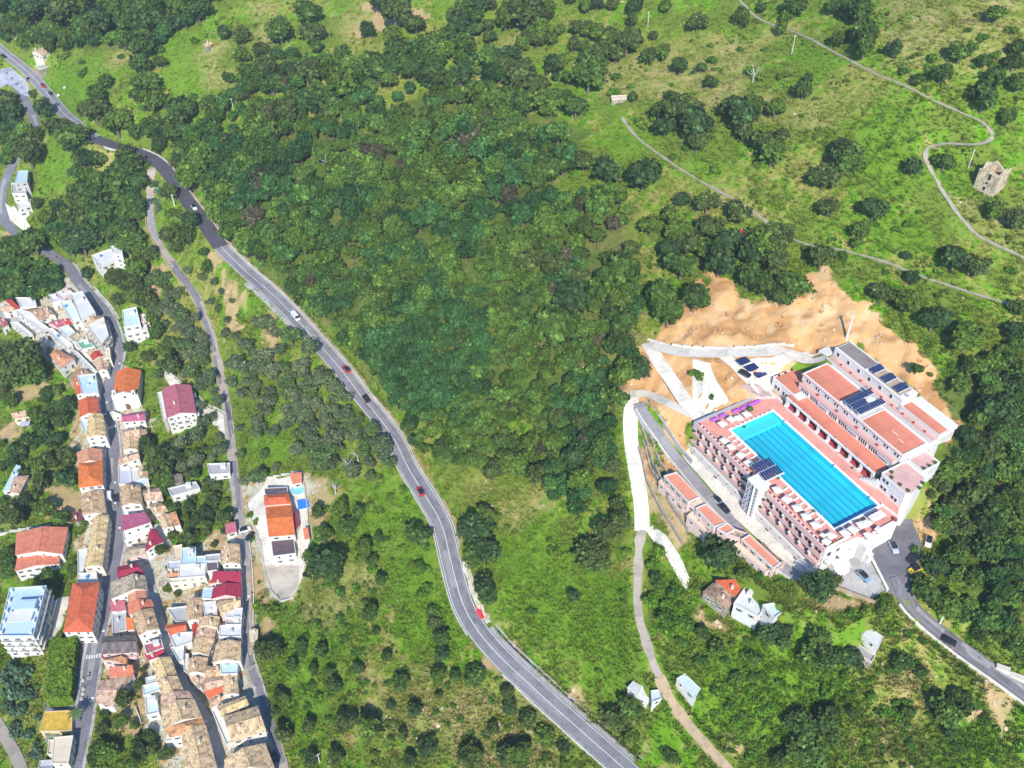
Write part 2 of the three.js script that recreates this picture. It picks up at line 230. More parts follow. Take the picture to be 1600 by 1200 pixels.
struct('road', ribbon(RL.lane, -2.0, 2.0, 0.07, 1.0), M.lane); struct('road', ribbon(RL.alley, -1.6, 1.6, 0.07), M.concreteGrey); struct('road', ribbon(RL.upper, -1.9, 1.9, 0.07), M.concreteGrey);
struct('road', ribbon(RL.corner, -2, 2, 0.08, 0.3), M.lane);
struct('road', ribbon(RL.estate, -2.6, 2.6, 0.1, 0.35), M.concrete);
{ const L = RL.track, b = near(L, 1030, 1055); struct('path', ribbon(L.slice(0, b + 1), -1.5, 1.5, 0.07, 1.1), M.lane); struct('path', ribbon(L.slice(b), -1.8, 1.8, 0.08, 0.9), M.dirt); }
struct('road', ribbon(RL.front, -1.6, 2.5, 0.3, 0.3), std(0.36, 0.33, 0.34, 0.92, { map: G14 })); struct('road', ribbon(RL.access, -3, 3, 0.09), M.lot);
struct('path', ribbon(RL.hillpath, -0.85, 0.85, 0.07, 0.9), M.path); struct('path', ribbon(RL.lowpath, -0.7, 0.7, 0.07, 0.9), M.path);
struct('path', ribbon(RL.rampTop, -2.9, 2.9, 0.07, 0.25), M.concrete); struct('path', ribbon(RL.rampDown, -2.8, 2.8, 0.095, 0.25), M.concrete); struct('path', ribbon(RL.rampMid, -2, 2, 0.12, 0.5), M.concrete); struct('path', ribbon(RL.rampIn, -2.2, 2.2, 0.13, 0.3), M.concrete);
function followWall(key, label, off, w, h0, h1, p, q, m, name = 'garden_wall') { const L = RL[key]; const g = thing(name, label, 'wall'); part('wall', kerbWall(L, off, w, h0, h1, near(L, ...p), near(L, ...q)), m, g); return g; }
followWall('access', 'white low wall along the lower edge of the hotel access road', 3.5, 0.6, -1.4, 0.7, [1416, 940], [1630, 1110], M.concrete);
followWall('lane', 'thin ochre kerb wall on the valley side of the upper lane', 2.4, 0.35, -0.4, 0.6, [236, 330], [300, 452], std(0.52, 0.42, 0.2, 0.9), 'garden_wall');
followWall('lane', 'white kerb wall on the hill side of the lane beside the villa', -2.5, 0.35, -0.4, 0.6, [378, 840], [392, 1040], M.white);
followWall('street', 'low white wall on the hill side of the village street at its top bend', -4.5, 0.5, -0.6, 0.9, [136, 455], [176, 505], M.white);
followWall('front', 'grey retaining wall on the uphill side of the dark hotel ramp', -2.9, 0.5, -0.6, 2.2, [1005, 637], [1075, 728], M.concreteGrey, 'retaining_wall');
followWall('front', 'white low wall on the lower side of the hotel front road', 2.9, 0.5, -1.6, 0.8, [1005, 637], [1240, 890], M.white);
// ------------------------------------------------------------------ paved yards draped on the ground
function drape(list, dy, mat, name = 'pavement', occv = 3) {
  const P = pix(list); occPoly(P, occv);
  const tri = THREE.ShapeUtils.triangulateShape(P.map(p => new THREE.Vector2(...p)), []);
  let T = tri.map(t => t.map(k => P[k]));
  for (let it = 0; it < 12; it++) { const N = []; let any = false; for (const [a, b, c] of T) { const l = [[a, b, c], [b, c, a], [c, a, b]].map(t => [Math.hypot(t[0][0] - t[1][0], t[0][1] - t[1][1]), t]).sort((p, q) => q[0] - p[0])[0]; if (l[0] > 1.3) { const [p, q, r] = l[1], m = [(p[0] + q[0]) / 2, (p[1] + q[1]) / 2]; N.push([p, m, r], [m, q, r]); any = true; } else N.push([a, b, c]); } T = N; if (!any) break; }
  const pos = [], uv = []; for (const t of T) { const cr = (t[1][0] - t[0][0]) * (t[2][1] - t[0][1]) - (t[1][1] - t[0][1]) * (t[2][0] - t[0][0]); for (const q of cr > 0 ? [t[0], t[2], t[1]] : t) { pos.push(q[0], hgt(q[0], q[1]) + dy + 0.06, q[1]); uv.push(q[0], q[1]); } }
  const g = new THREE.BufferGeometry(); g.setAttribute('position', new THREE.Float32BufferAttribute(pos, 3)); g.setAttribute('uv', new THREE.Float32BufferAttribute(uv, 2)); g.computeVertexNormals(); return struct(name, g, mat);
}
drape([1352, 862, 1376, 838, 1402, 812, 1425, 812, 1440, 850, 1432, 900, 1420, 940, 1400, 935, 1385, 922, 1368, 890], 0.14, M.lot, 'parking_lot');
drape([1300, 900, 1330, 868, 1352, 864, 1372, 900, 1386, 928, 1360, 938, 1325, 932, 1305, 918], 0.18, M.concreteGrey, 'parking_lot');
drape([1080, 692, 1115, 728, 1165, 784, 1225, 842, 1285, 888, 1262, 905, 1212, 868, 1148, 810, 1100, 752, 1066, 712], 0.16, M.concrete);
drape([1006, 826, 1020, 822, 1040, 836, 1062, 868, 1078, 905, 1072, 925, 1058, 900, 1035, 860], 0.13, M.concrete);
drape([1082, 560, 1110, 570, 1122, 600, 1140, 640, 1098, 652, 1082, 625], 0.12, M.concrete);
drape([1148, 563, 1205, 560, 1235, 548, 1262, 556, 1215, 585, 1205, 615, 1232, 640, 1185, 632, 1165, 600], 0.2, M.concrete);
drape([1155, 605, 1185, 602, 1215, 628, 1228, 640, 1190, 640], 0.26, std(0.62, 0.42, 0.38, 0.9, { map: G14 }));
drape([385, 790, 405, 770, 420, 745, 440, 748, 470, 738, 480, 800, 482, 860, 470, 910, 455, 935, 438, 940, 425, 925, 412, 890, 408, 850, 395, 815], 0.12, M.concrete);
drape([414, 885, 432, 882, 468, 885, 467, 912, 452, 935, 438, 940, 424, 922], 0.2, std(0.60, 0.51, 0.41, 0.95, { map: G14 }));
drape([262, 570, 272, 590, 300, 615, 330, 640, 352, 650, 357, 690, 345, 675, 335, 665, 300, 635, 270, 610, 252, 582], 0.12, M.concrete);
drape([88, 935, 110, 932, 95, 985, 66, 1015, 62, 1005], 0.14, M.concrete);
drape([120, 1000, 135, 1005, 130, 1060, 118, 1110, 72, 1118, 70, 1092, 105, 1090, 118, 1065], 0.14, M.street);
drape([0, 112, 18, 106, 40, 124, 52, 148, 36, 150, 22, 138, 0, 138], 0.3, std(0.42, 0.44, 0.52, 0.9, { map: G14 }));
drape([235, 820, 262, 818, 268, 850, 240, 880, 220, 878], 0.14, M.concreteGrey);
drape([296, 985, 305, 975, 330, 970, 345, 985, 330, 1000], 0.14, M.concrete);
drape([345, 1015, 365, 1160, 358, 1180, 340, 1140], 0.16, M.concreteGrey);
drape([393, 1040, 402, 1035, 416, 1080, 420, 1110, 405, 1095, 392, 1070], 0.2, M.concreteGrey);
drape([8, 318, 22, 322, 48, 355, 44, 366, 16, 345], 0.3, M.concrete);

// worn and patched strips on the asphalt
{ const r = rng(71), mats = [std(0.22, 0.21, 0.225, 0.95, { map: G6 }), std(0.36, 0.345, 0.35, 0.95, { map: G6 }), std(0.25, 0.235, 0.25, 0.95, { map: G6 })];
  for (const [key, hw, n, dy] of [['main', 3.2, 46, 0.076], ['street', 2.4, 26, 0.082], ['lane', 1.7, 20, 0.082], ['access', 2.6, 8, 0.1]]) for (let k = 0; k < n; k++) { const L = RL[key], a = Math.floor(r() * (L.length - 14)), len = 4 + Math.floor(r() * 18), o = (r() - 0.5) * hw * 1.4, w = 0.3 + r() * 0.9; if (key === 'main' && a < near(L, 352, 395)) continue; struct('road_patch', ribbon(L.slice(a, Math.min(L.length, a + len)), Math.max(-hw, o - w), Math.min(hw, o + w), dy + (k % 3) * 0.002, 0.5), mats[k % 3]); } }
// ------------------------------------------------------------------ ground: soil, grass and dry patches in world metres
const MW = OW >> 1, MH = OH >> 1;
function mask(polys, blur = 2) {
  let a = new Float32Array(MW * MH);
  for (const l of polys) { const P = pix(l), xs = P.map(p => p[0]), zs = P.map(p => p[1]);
    for (let j = Math.max(0, Math.floor((Math.min(...zs) - Z0) / 2)); j <= Math.min(MH - 1, (Math.max(...zs) - Z0) / 2); j++) for (let i = Math.max(0, Math.floor((Math.min(...xs) - X0) / 2)); i <= Math.min(MW - 1, (Math.max(...xs) - X0) / 2); i++) if (inPoly(X0 + i * 2 + 1, Z0 + j * 2 + 1, P)) a[j * MW + i] = 1; }
  for (let it = 0; it < blur; it++) { const b = new Float32Array(MW * MH); for (let j = 1; j < MH - 1; j++) for (let i = 1; i < MW - 1; i++) { let s = 0; for (let y = -1; y <= 1; y++) for (let x = -1; x <= 1; x++) s += a[(j + y) * MW + i + x]; b[j * MW + i] = s / 9; } a = b; }
  return a;
}
const mget = (m, x, z) => { const a = (x - X0) / 2 - 0.5, b = (z - Z0) / 2 - 0.5, i = Math.floor(a), j = Math.floor(b); if (i < 0 || j < 0 || i >= MW - 1 || j >= MH - 1) return 0; const u = a - i, v = b - j, o = j * MW + i; return mix(mix(m[o], m[o + 1], u), mix(m[o + MW], m[o + MW + 1], u), v); };
const LUSH = mask([
  [770, 830, 860, 800, 900, 870, 960, 920, 985, 880, 990, 1000, 1010, 1040, 960, 1090, 930, 1100, 860, 1030, 800, 960, 760, 900],
  [540, 780, 600, 720, 635, 755, 675, 850, 700, 930, 728, 1000, 690, 1040, 640, 1020, 600, 900, 530, 850],
  [430, 1000, 520, 960, 560, 1000, 480, 1080, 430, 1060], [440, 1090, 500, 1070, 520, 1120, 480, 1190, 450, 1160],
  [1060, 1080, 1150, 1010, 1240, 980, 1330, 1060, 1330, 1100, 1200, 1180, 1100, 1150],
  [245, 60, 330, 40, 335, 130, 300, 175, 250, 130], [70, 120, 150, 90, 200, 110, 130, 175, 85, 165], [310, 220, 400, 180, 430, 200, 350, 230],
  [1330, 190, 1440, 230, 1450, 290, 1380, 300, 1330, 250], [1270, 330, 1450, 340, 1480, 400, 1380, 400], [1350, 165, 1450, 180, 1430, 210, 1370, 200], [890, 110, 930, 100, 920, 150, 870, 150],
  [395, 455, 430, 470, 462, 545, 440, 560, 410, 500], [930, 210, 1010, 200, 1015, 240, 940, 245], [1060, 250, 1110, 240, 1120, 290, 1070, 290], [1230, 55, 1300, 90, 1330, 120, 1260, 110],
  [670, 0, 790, 0, 760, 40, 690, 40], [50, 240, 110, 225, 110, 270, 70, 300], [400, 640, 440, 620, 460, 700, 420, 740, 390, 720], [1010, 840, 1060, 900, 1100, 1000, 1040, 1000, 1005, 930],
  [1500, 1080, 1600, 1130, 1600, 1200, 1450, 1200], [1480, 760, 1600, 800, 1600, 900, 1480, 950, 1450, 900], [520, 880, 560, 870, 580, 950, 530, 960], [1480, 230, 1530, 290, 1480, 290],
]);
const DRY = mask([
  [560, 1040, 690, 1060, 800, 1060, 900, 1150, 930, 1200, 700, 1200, 560, 1150], [1180, 150, 1340, 150, 1330, 190, 1200, 200], [520, 20, 600, 0, 600, 80, 540, 100], [400, 0, 450, 20, 430, 90, 400, 80], [740, 60, 830, 50, 820, 110, 740, 130],
  [1480, 300, 1600, 330, 1600, 390, 1540, 370], [1040, 240, 1080, 260, 1200, 340, 1180, 350], [160, 70, 210, 55, 205, 110, 160, 110], [310, 80, 360, 60, 370, 140, 320, 150], [1380, 0, 1600, 0, 1600, 130, 1380, 100],
  [900, 90, 1180, 60, 1180, 180, 950, 150], [700, 720, 760, 700, 780, 770, 720, 780], [780, 780, 840, 740, 860, 800, 800, 850], [560, 540, 590, 530, 600, 600], [1350, 1040, 1480, 1040, 1450, 1200, 1350, 1200], [1480, 640, 1510, 640, 1500, 700], [460, 880, 600, 870, 590, 960, 480, 980],
  [900, 500, 1000, 480, 990, 540, 900, 580], [840, 480, 880, 440, 900, 500, 850, 540], [120, 230, 170, 225, 200, 270, 140, 280],
]);
const EARTH = mask([
  [330, 445, 350, 440, 385, 510, 365, 525], [345, 385, 365, 395, 350, 415, 320, 430], [405, 500, 440, 520, 440, 575, 425, 565], [170, 165, 205, 180, 205, 200, 180, 190], [395, 845, 410, 870, 425, 930, 405, 940, 394, 900],
  [12, 605, 70, 585, 85, 600, 60, 630, 20, 640], [75, 750, 130, 770, 130, 810, 80, 815, 62, 790], [0, 665, 30, 650, 40, 690, 10, 700], [480, 740, 500, 740, 520, 800, 525, 840, 500, 860, 480, 800], [1345, 1070, 1370, 1090, 1360, 1110], [690, 20, 560, 0, 580, 30, 540, 60],
  [1120, 1140, 1160, 1165, 1200, 1170, 1130, 1180], [650, 80, 640, 90, 660, 95], [1160, 820, 1200, 830, 1190, 850], [180, 1100, 225, 1090, 230, 1160, 180, 1170], [400, 960, 440, 965, 435, 990, 400, 1000], [388, 1035, 400, 1030, 425, 1080, 415, 1085], [1490, 1075, 1540, 1060, 1600, 1110, 1600, 1140, 1540, 1130],
  [735, 1000, 760, 985, 870, 1080, 1000, 1190, 990, 1200, 950, 1170, 850, 1090], [1090, 930, 1140, 975, 1120, 990, 1070, 945], [1260, 935, 1310, 925, 1370, 945, 1350, 960, 1290, 960], [215, 415, 260, 420, 255, 470, 220, 465], [560, 780, 575, 770, 580, 800], [0, 350, 25, 375, 20, 390, 0, 390],
  [998, 648, 1045, 742, 1110, 830, 1080, 850, 1008, 770],
  [1400, 960, 1420, 965, 1460, 1020, 1430, 1010],
]);
const EXC = mask([
  [1088, 405, 1120, 440, 1150, 465, 1200, 470, 1230, 480, 1268, 425, 1300, 440, 1345, 480, 1395, 512, 1435, 548, 1455, 595, 1485, 640, 1508, 690, 1488, 700, 1455, 650, 1420, 615, 1380, 575, 1330, 530, 1290, 545, 1180, 545, 1060, 545, 1012, 530, 1040, 505, 1075, 490, 1100, 450],
  [1005, 533, 1290, 545, 1262, 570, 1210, 600, 1230, 645, 1180, 628, 1080, 665, 1040, 655, 985, 612, 960, 600], [1195, 560, 1250, 555, 1215, 585, 1195, 580],
  [1012, 640, 1080, 680, 1080, 720, 1060, 700, 1020, 650], [1000, 660, 1030, 690, 1045, 745, 1030, 745, 1005, 690], [1425, 810, 1455, 800, 1450, 850, 1432, 850], [940, 600, 990, 590, 985, 625, 960, 640],
], 1);
const PALE = mask([[0, 455, 120, 440, 165, 480, 178, 540, 165, 620, 150, 620, 90, 570, 0, 500], [120, 580, 180, 570, 225, 640, 232, 760, 240, 860, 330, 850, 392, 820, 395, 1000, 420, 1110, 430, 1200, 270, 1200, 200, 1060, 150, 1040, 130, 880, 120, 700], [370, 745, 485, 735, 490, 860, 460, 945, 420, 935]], 2);
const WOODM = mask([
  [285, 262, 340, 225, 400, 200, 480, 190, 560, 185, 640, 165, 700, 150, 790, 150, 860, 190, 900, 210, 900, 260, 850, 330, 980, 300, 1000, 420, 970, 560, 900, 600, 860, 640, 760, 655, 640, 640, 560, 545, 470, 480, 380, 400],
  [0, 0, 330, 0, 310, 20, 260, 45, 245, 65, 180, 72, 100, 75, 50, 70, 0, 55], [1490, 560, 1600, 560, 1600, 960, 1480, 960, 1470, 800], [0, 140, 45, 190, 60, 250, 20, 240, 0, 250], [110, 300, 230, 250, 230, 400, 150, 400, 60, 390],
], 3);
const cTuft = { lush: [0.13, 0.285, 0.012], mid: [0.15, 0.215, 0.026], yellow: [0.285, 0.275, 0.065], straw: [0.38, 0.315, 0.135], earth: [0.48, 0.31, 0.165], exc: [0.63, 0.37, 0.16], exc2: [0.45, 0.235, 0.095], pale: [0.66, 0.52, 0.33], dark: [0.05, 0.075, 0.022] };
function groundCol(x, z) { // [colour, share of bare soil]
  const wx = x + (vnoise(x / 7, z / 7) - 0.5) * 9 + (vnoise(x / 2.3, z / 2.3) - 0.5) * 3, wz = z + (vnoise(x / 7 + 50, z / 7) - 0.5) * 9 + (vnoise(x / 2.3, z / 2.3 + 70) - 0.5) * 3;
  const n1 = fbm(x / 38, z / 38, 3), n2 = fbm(x / 9 + 7, z / 9, 3), n3 = vnoise(x / 1.7, z / 1.7), n4 = vnoise(x / 0.6, z / 0.6);
  let c = mix3(cTuft.mid, cTuft.lush, sm(0.42, 0.62, n2 + (n1 - 0.5) * 0.6)); c = mix3(c, cTuft.yellow, 0.85 * sm(0.5, 0.68, n1 * 0.55 + n2 * 0.3 + n3 * 0.2)); let bare = 0;
  const l = mget(LUSH, wx, wz), d = mget(DRY, wx, wz), e = mget(EARTH, wx, wz), q = mget(EXC, wx, wz), w = mget(WOODM, wx, wz);
  c = mix3(c, mix3(cTuft.lush, cTuft.mid, 0.5 * n2 + 0.3 * n3), l * 0.85);
  c = mix3(c, mix3(cTuft.yellow, cTuft.straw, sm(0.35, 0.65, n2 * 0.6 + n3 * 0.4)), d * 0.58 * sm(0.25, 0.5, n2 + 0.1)); bare = Math.max(bare, d * 0.25);
  const sp = sm(0.66, 0.8, n2 * 0.6 + n3 * 0.45); c = mix3(c, cTuft.earth, sp * 0.28 * (1 - l));
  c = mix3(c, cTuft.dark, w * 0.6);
  const pv = mget(PALE, wx, wz); if (pv > 0) { const k = 0.8 * sm(0.3, 0.7, pv + (n2 - 0.55) * 0.9); c = mix3(c, mix3([0.62, 0.56, 0.48], cTuft.earth, sm(0.45, 0.65, n3 * 0.5 + n2 * 0.5)), k); bare = Math.max(bare, k); }
  if (e > 0) { const k = sm(0.25, 0.7, e + (n3 - 0.5) * 0.35); c = mix3(c, mix3(cTuft.earth, cTuft.straw, n2), k); bare = Math.max(bare, k); }
  if (q > 0) { const k = sm(0.3, 0.6, q + (n3 - 0.5) * 0.25), g = fbm(x / 12 + 3, z / 5 + 9, 3), t = vnoise(x / 3.1 + z / 9, z / 2.2); let cc = mix3(cTuft.exc, cTuft.exc2, sm(0.38, 0.7, g)); cc = mix3(cc, cTuft.pale, 0.42 * sm(0.52, 0.8, t * 0.6 + n2 * 0.5)); c = mix3(c, cc, k); bare = Math.max(bare, k); }
  const v = 0.86 + 0.17 * n3 + 0.13 * n4; return [c[0] * v, c[1] * v, c[2] * v, bare];
}
// gullies and humps in the freshly cut slope
for (let j = 0; j < NZ; j++) for (let i = 0; i < NX; i++) { const x = X0 + i * ST, z = Z0 + j * ST, e = mget(EXC, x, z); if (e > 0.05 && !occ(x, z) && !occ(x + 2, z) && !occ(x - 2, z) && !occ(x, z + 2) && !occ(x, z - 2)) { const g = Math.abs(fbm(x / 6 + z / 30, z / 22, 3) - 0.5) * 2; HG[j * NX + i] += e * ((fbm(x / 9, z / 9 + 40, 3) - 0.5) * 3.2 - 1.6 * sm(0.18, 0, g)); } }
{
  const n = 2048, d = new Uint8Array(n * n * 4), enc = new Uint8Array(4097); for (let k = 0; k <= 4096; k++) { const x = k / 4096; enc[k] = Math.round(255 * (x <= 0.0031308 ? 12.92 * x : 1.055 * Math.pow(x, 1 / 2.4) - 0.055)); }
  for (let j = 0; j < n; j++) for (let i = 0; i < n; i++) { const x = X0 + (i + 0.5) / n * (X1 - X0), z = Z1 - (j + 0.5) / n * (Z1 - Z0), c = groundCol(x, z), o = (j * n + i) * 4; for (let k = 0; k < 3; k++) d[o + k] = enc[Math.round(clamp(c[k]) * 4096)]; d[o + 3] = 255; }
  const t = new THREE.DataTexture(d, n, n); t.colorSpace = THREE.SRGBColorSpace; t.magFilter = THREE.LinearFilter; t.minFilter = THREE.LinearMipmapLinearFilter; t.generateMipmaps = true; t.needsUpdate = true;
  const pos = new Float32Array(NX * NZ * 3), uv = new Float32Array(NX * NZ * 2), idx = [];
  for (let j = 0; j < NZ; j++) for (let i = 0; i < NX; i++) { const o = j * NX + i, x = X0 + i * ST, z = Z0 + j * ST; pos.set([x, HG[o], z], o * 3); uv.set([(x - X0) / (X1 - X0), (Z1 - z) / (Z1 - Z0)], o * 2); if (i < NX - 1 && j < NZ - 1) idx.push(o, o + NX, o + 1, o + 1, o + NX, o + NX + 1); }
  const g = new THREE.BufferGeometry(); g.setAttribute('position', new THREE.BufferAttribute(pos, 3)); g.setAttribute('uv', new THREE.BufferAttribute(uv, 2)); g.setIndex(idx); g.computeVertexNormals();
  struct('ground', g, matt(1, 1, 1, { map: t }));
  // the land beyond: rings that widen outwards
  const ring = [[X0, Z0, X1, Z1]]; let s = 20; for (let k = 0; k < 14; k++) { const r = ring[ring.length - 1]; ring.push([r[0] - s, r[1] - s, r[2] + s, r[3] + s]); s *= 1.38; }
  const per = 160, P = [], I = []; ring.forEach((r, k) => { for (let m = 0; m < per; m++) { const t2 = m / per * 4, e = Math.floor(t2), f = t2 - e, x = e === 0 ? mix(r[0], r[2], f) : e === 1 ? r[2] : e === 2 ? mix(r[2], r[0], f) : r[0], z = e === 0 ? r[1] : e === 1 ? mix(r[1], r[3], f) : e === 2 ? r[3] : mix(r[3], r[1], f); let y = k ? clamp(tps(x, z), -140, 330) + (fbm(x / 90, z / 90, 3) - 0.5) * 16 : hgt(clamp(x, X0 + 0.1, X1 - 0.1), clamp(z, Z0 + 0.1, Z1 - 0.1)) - 0.2; P.push(x, y, z); if (k) { const a = (k - 1) * per + m, b = (k - 1) * per + (m + 1) % per; I.push(a, b, a + per, b, b + per, a + per); } } });
  const h = new THREE.BufferGeometry(); h.setAttribute('position', new THREE.Float32BufferAttribute(P, 3)); h.setIndex(I); h.computeVertexNormals(); if (h.attributes.normal.getY(per * 4) < 0) { for (let k = 0; k < I.length; k += 3) { const q = I[k]; I[k] = I[k + 1]; I[k + 1] = q; } h.setIndex(I); h.computeVertexNormals(); }
  struct('hills', h, matt(0.11, 0.15, 0.035));
}
// ------------------------------------------------------------------ houses
const tileTex = (seed, mott, rib) => dataTex(256, (i, j) => { // 8 m square: 32 columns of tiles, 20 rows
  const col = Math.floor(i / 8), row = Math.floor(j / 12.8), h = hash2(col + seed, row * 3 + seed), b = pnoise(i / 32, j / 32, 8), f = pnoise(i / 10 + 5, j / 10, 26), r = rib * (0.5 + 0.5 * Math.cos((i % 8) / 8 * 6.283));
  const k = 0.86 + mott * ((h - 0.5) * 0.7 + (b - 0.5) * 0.6 + (f > 0.75 ? -0.25 : 0)) - 0.12 * r - ((j % 12.8) < 2 ? 0.08 : 0); const t = mott * (hash2(col * 7 + seed, row * 5) - 0.5); return [k + t * 0.14, k, k - t * 0.16]; });
const T_OLD = tileTex(3, 0.95, 0.9), T_NEW = tileTex(9, 0.42, 0.7); for (const t of [T_OLD, T_NEW]) { t.repeat.set(1 / 8, 1 / 8); }
const tileBump = dataTex(128, (i, j) => { const k = 0.5 + 0.5 * Math.cos((i % 8) / 8 * 6.283) * 0.8 - ((j % 12.8) < 2 ? 0.3 : 0); return [k, k, k]; }, false); tileBump.repeat.set(1 / 4, 1 / 4);
const wallTex = dataTex(256, (i, j) => { const a = pnoise(i / 32, j / 64, 4), b = pnoise(i / 6, j / 20, 13), c = hash2(i, j); const k = 0.86 + 0.1 * a + 0.06 * c - (b > 0.78 ? 0.14 : 0); return [k, k * 0.995, k * 0.98]; }); wallTex.repeat.set(1 / 12, 1 / 12);
const roofM = (r, g, b, old) => std(r, g, b, 0.9, { map: old ? T_OLD : T_NEW, bumpMap: tileBump, bumpScale: 0.06 });
const R = {
  tan: roofM(0.86, 0.60, 0.34, 1), tan2: roofM(0.74, 0.49, 0.28, 1), ochre: roofM(0.92, 0.66, 0.32, 1), brown: roofM(0.54, 0.34, 0.22, 1), pinktan: roofM(0.82, 0.53, 0.36, 1), greytan: roofM(0.60, 0.48, 0.34, 1), rust: roofM(0.74, 0.36, 0.17, 1),
  orange: roofM(0.86, 0.22, 0.055), orange2: roofM(0.80, 0.17, 0.07), salmon: roofM(0.83, 0.26, 0.15), peach: roofM(0.80, 0.36, 0.20), crimson: roofM(0.48, 0.035, 0.085), rose: roofM(0.58, 0.16, 0.20), magenta: roofM(0.60, 0.15, 0.26), maroon: roofM(0.18, 0.05, 0.06), red: roofM(0.62, 0.07, 0.05),
  white: std(0.72, 0.71, 0.68, 0.8, { map: wallTex }), blue: std(0.50, 0.67, 0.80, 0.75, { map: wallTex }), paleblue: std(0.62, 0.74, 0.80, 0.8, { map: wallTex }), grey: std(0.45, 0.44, 0.45, 0.9, { map: wallTex }), lilac: std(0.55, 0.54, 0.64, 0.9, { map: wallTex }), dark: std(0.15, 0.12, 0.14, 0.85, { map: wallTex }), darkbrown: std(0.16, 0.105, 0.12, 0.85, { map: T_NEW }),
  cream: std(0.74, 0.62, 0.46, 0.85, { map: wallTex }), yellow: std(0.80, 0.50, 0.06, 0.7, { map: T_NEW }), terra: std(0.80, 0.30, 0.19, 0.85, { map: wallTex }), green: std(0.16, 0.42, 0.28, 0.8, { map: wallTex }), greybrown: roofM(0.25, 0.20, 0.18, 1), tin: std(0.40, 0.38, 0.37, 0.6, { map: wallTex }),
};
const WL = { white: std(0.74, 0.715, 0.67, 0.85, { map: wallTex }), cream: std(0.76, 0.68, 0.54, 0.88, { map: wallTex }), pink: std(0.76, 0.55, 0.50, 0.88, { map: wallTex }), stone: std(0.50, 0.42, 0.32, 0.95, { map: T_OLD }), blue: std(0.46, 0.58, 0.72, 0.85, { map: wallTex }), grey: std(0.5, 0.49, 0.47, 0.9, { map: wallTex }), ochre: std(0.70, 0.52, 0.30, 0.9, { map: wallTex }) };
const MW_ = { frame: std(0.72, 0.70, 0.66, 0.7), shutter: [std(0.10, 0.16, 0.09, 0.7), std(0.24, 0.13, 0.07, 0.7), std(0.45, 0.43, 0.40, 0.7)], pane: std(0.03, 0.035, 0.045, 0.15), door: [std(0.18, 0.09, 0.04, 0.6), std(0.12, 0.2, 0.16, 0.6), std(0.3, 0.3, 0.32, 0.5, { metalness: 0.3 })], tank: std(0.55, 0.57, 0.6, 0.5), tankBlue: std(0.08, 0.25, 0.6, 0.5), cap: std(0.62, 0.48, 0.34, 0.9) };
const CR = { A: [0, 440, 280 / 1600], B: [0, 640, 280 / 1600], C: [0, 820, 280 / 1600], D: [0, 990, 280 / 1600], E: [200, 800, 280 / 1600], G: [220, 560, 280 / 1600], J: [200, 990, 280 / 1600], K: [0, 50, 280 / 960], V: [380, 720, 0.2], P: [0, 0, 1], Q: [900, 850, 400 / 1371], S: [1200, 850, 400 / 1371], T: [1020, 730, 220 / 1600], N: [100, 250, 300 / 1440], Y: [0, 0, 0.25] };
const hr = rng(77), CYL = new THREE.CylinderGeometry(0.5, 0.5, 1, 14);
const footprints = [];
const V3 = (x, y, z) => new THREE.Vector3(x, y, z);
function windowAt(parent, x, y, z, ry, w, h, style) { // frame standing proud of the wall, pane set in it, shutters or sill
  const g = boxMesh('window', x, y, z, w, h, 0.16, MW_.frame, parent, ry);
  const p = part('pane', BOX, MW_.pane, g); p.scale.set(0.78, 0.86, 1.25);
  if (style > 0.45) { const q = part('sill', BOX, MW_.frame, g); q.scale.set(1.25, 0.09, 2.4); q.position.y = -0.54; }
  if (style < 0.6) for (const s of [-1, 1]) { const q = part('shutter', BOX, MW_.shutter[Math.floor(style * 4.9) % 3], g); q.scale.set(0.36, 1, 0.7); q.position.set(s * 0.69, 0, 0.1); }
  return g;
}
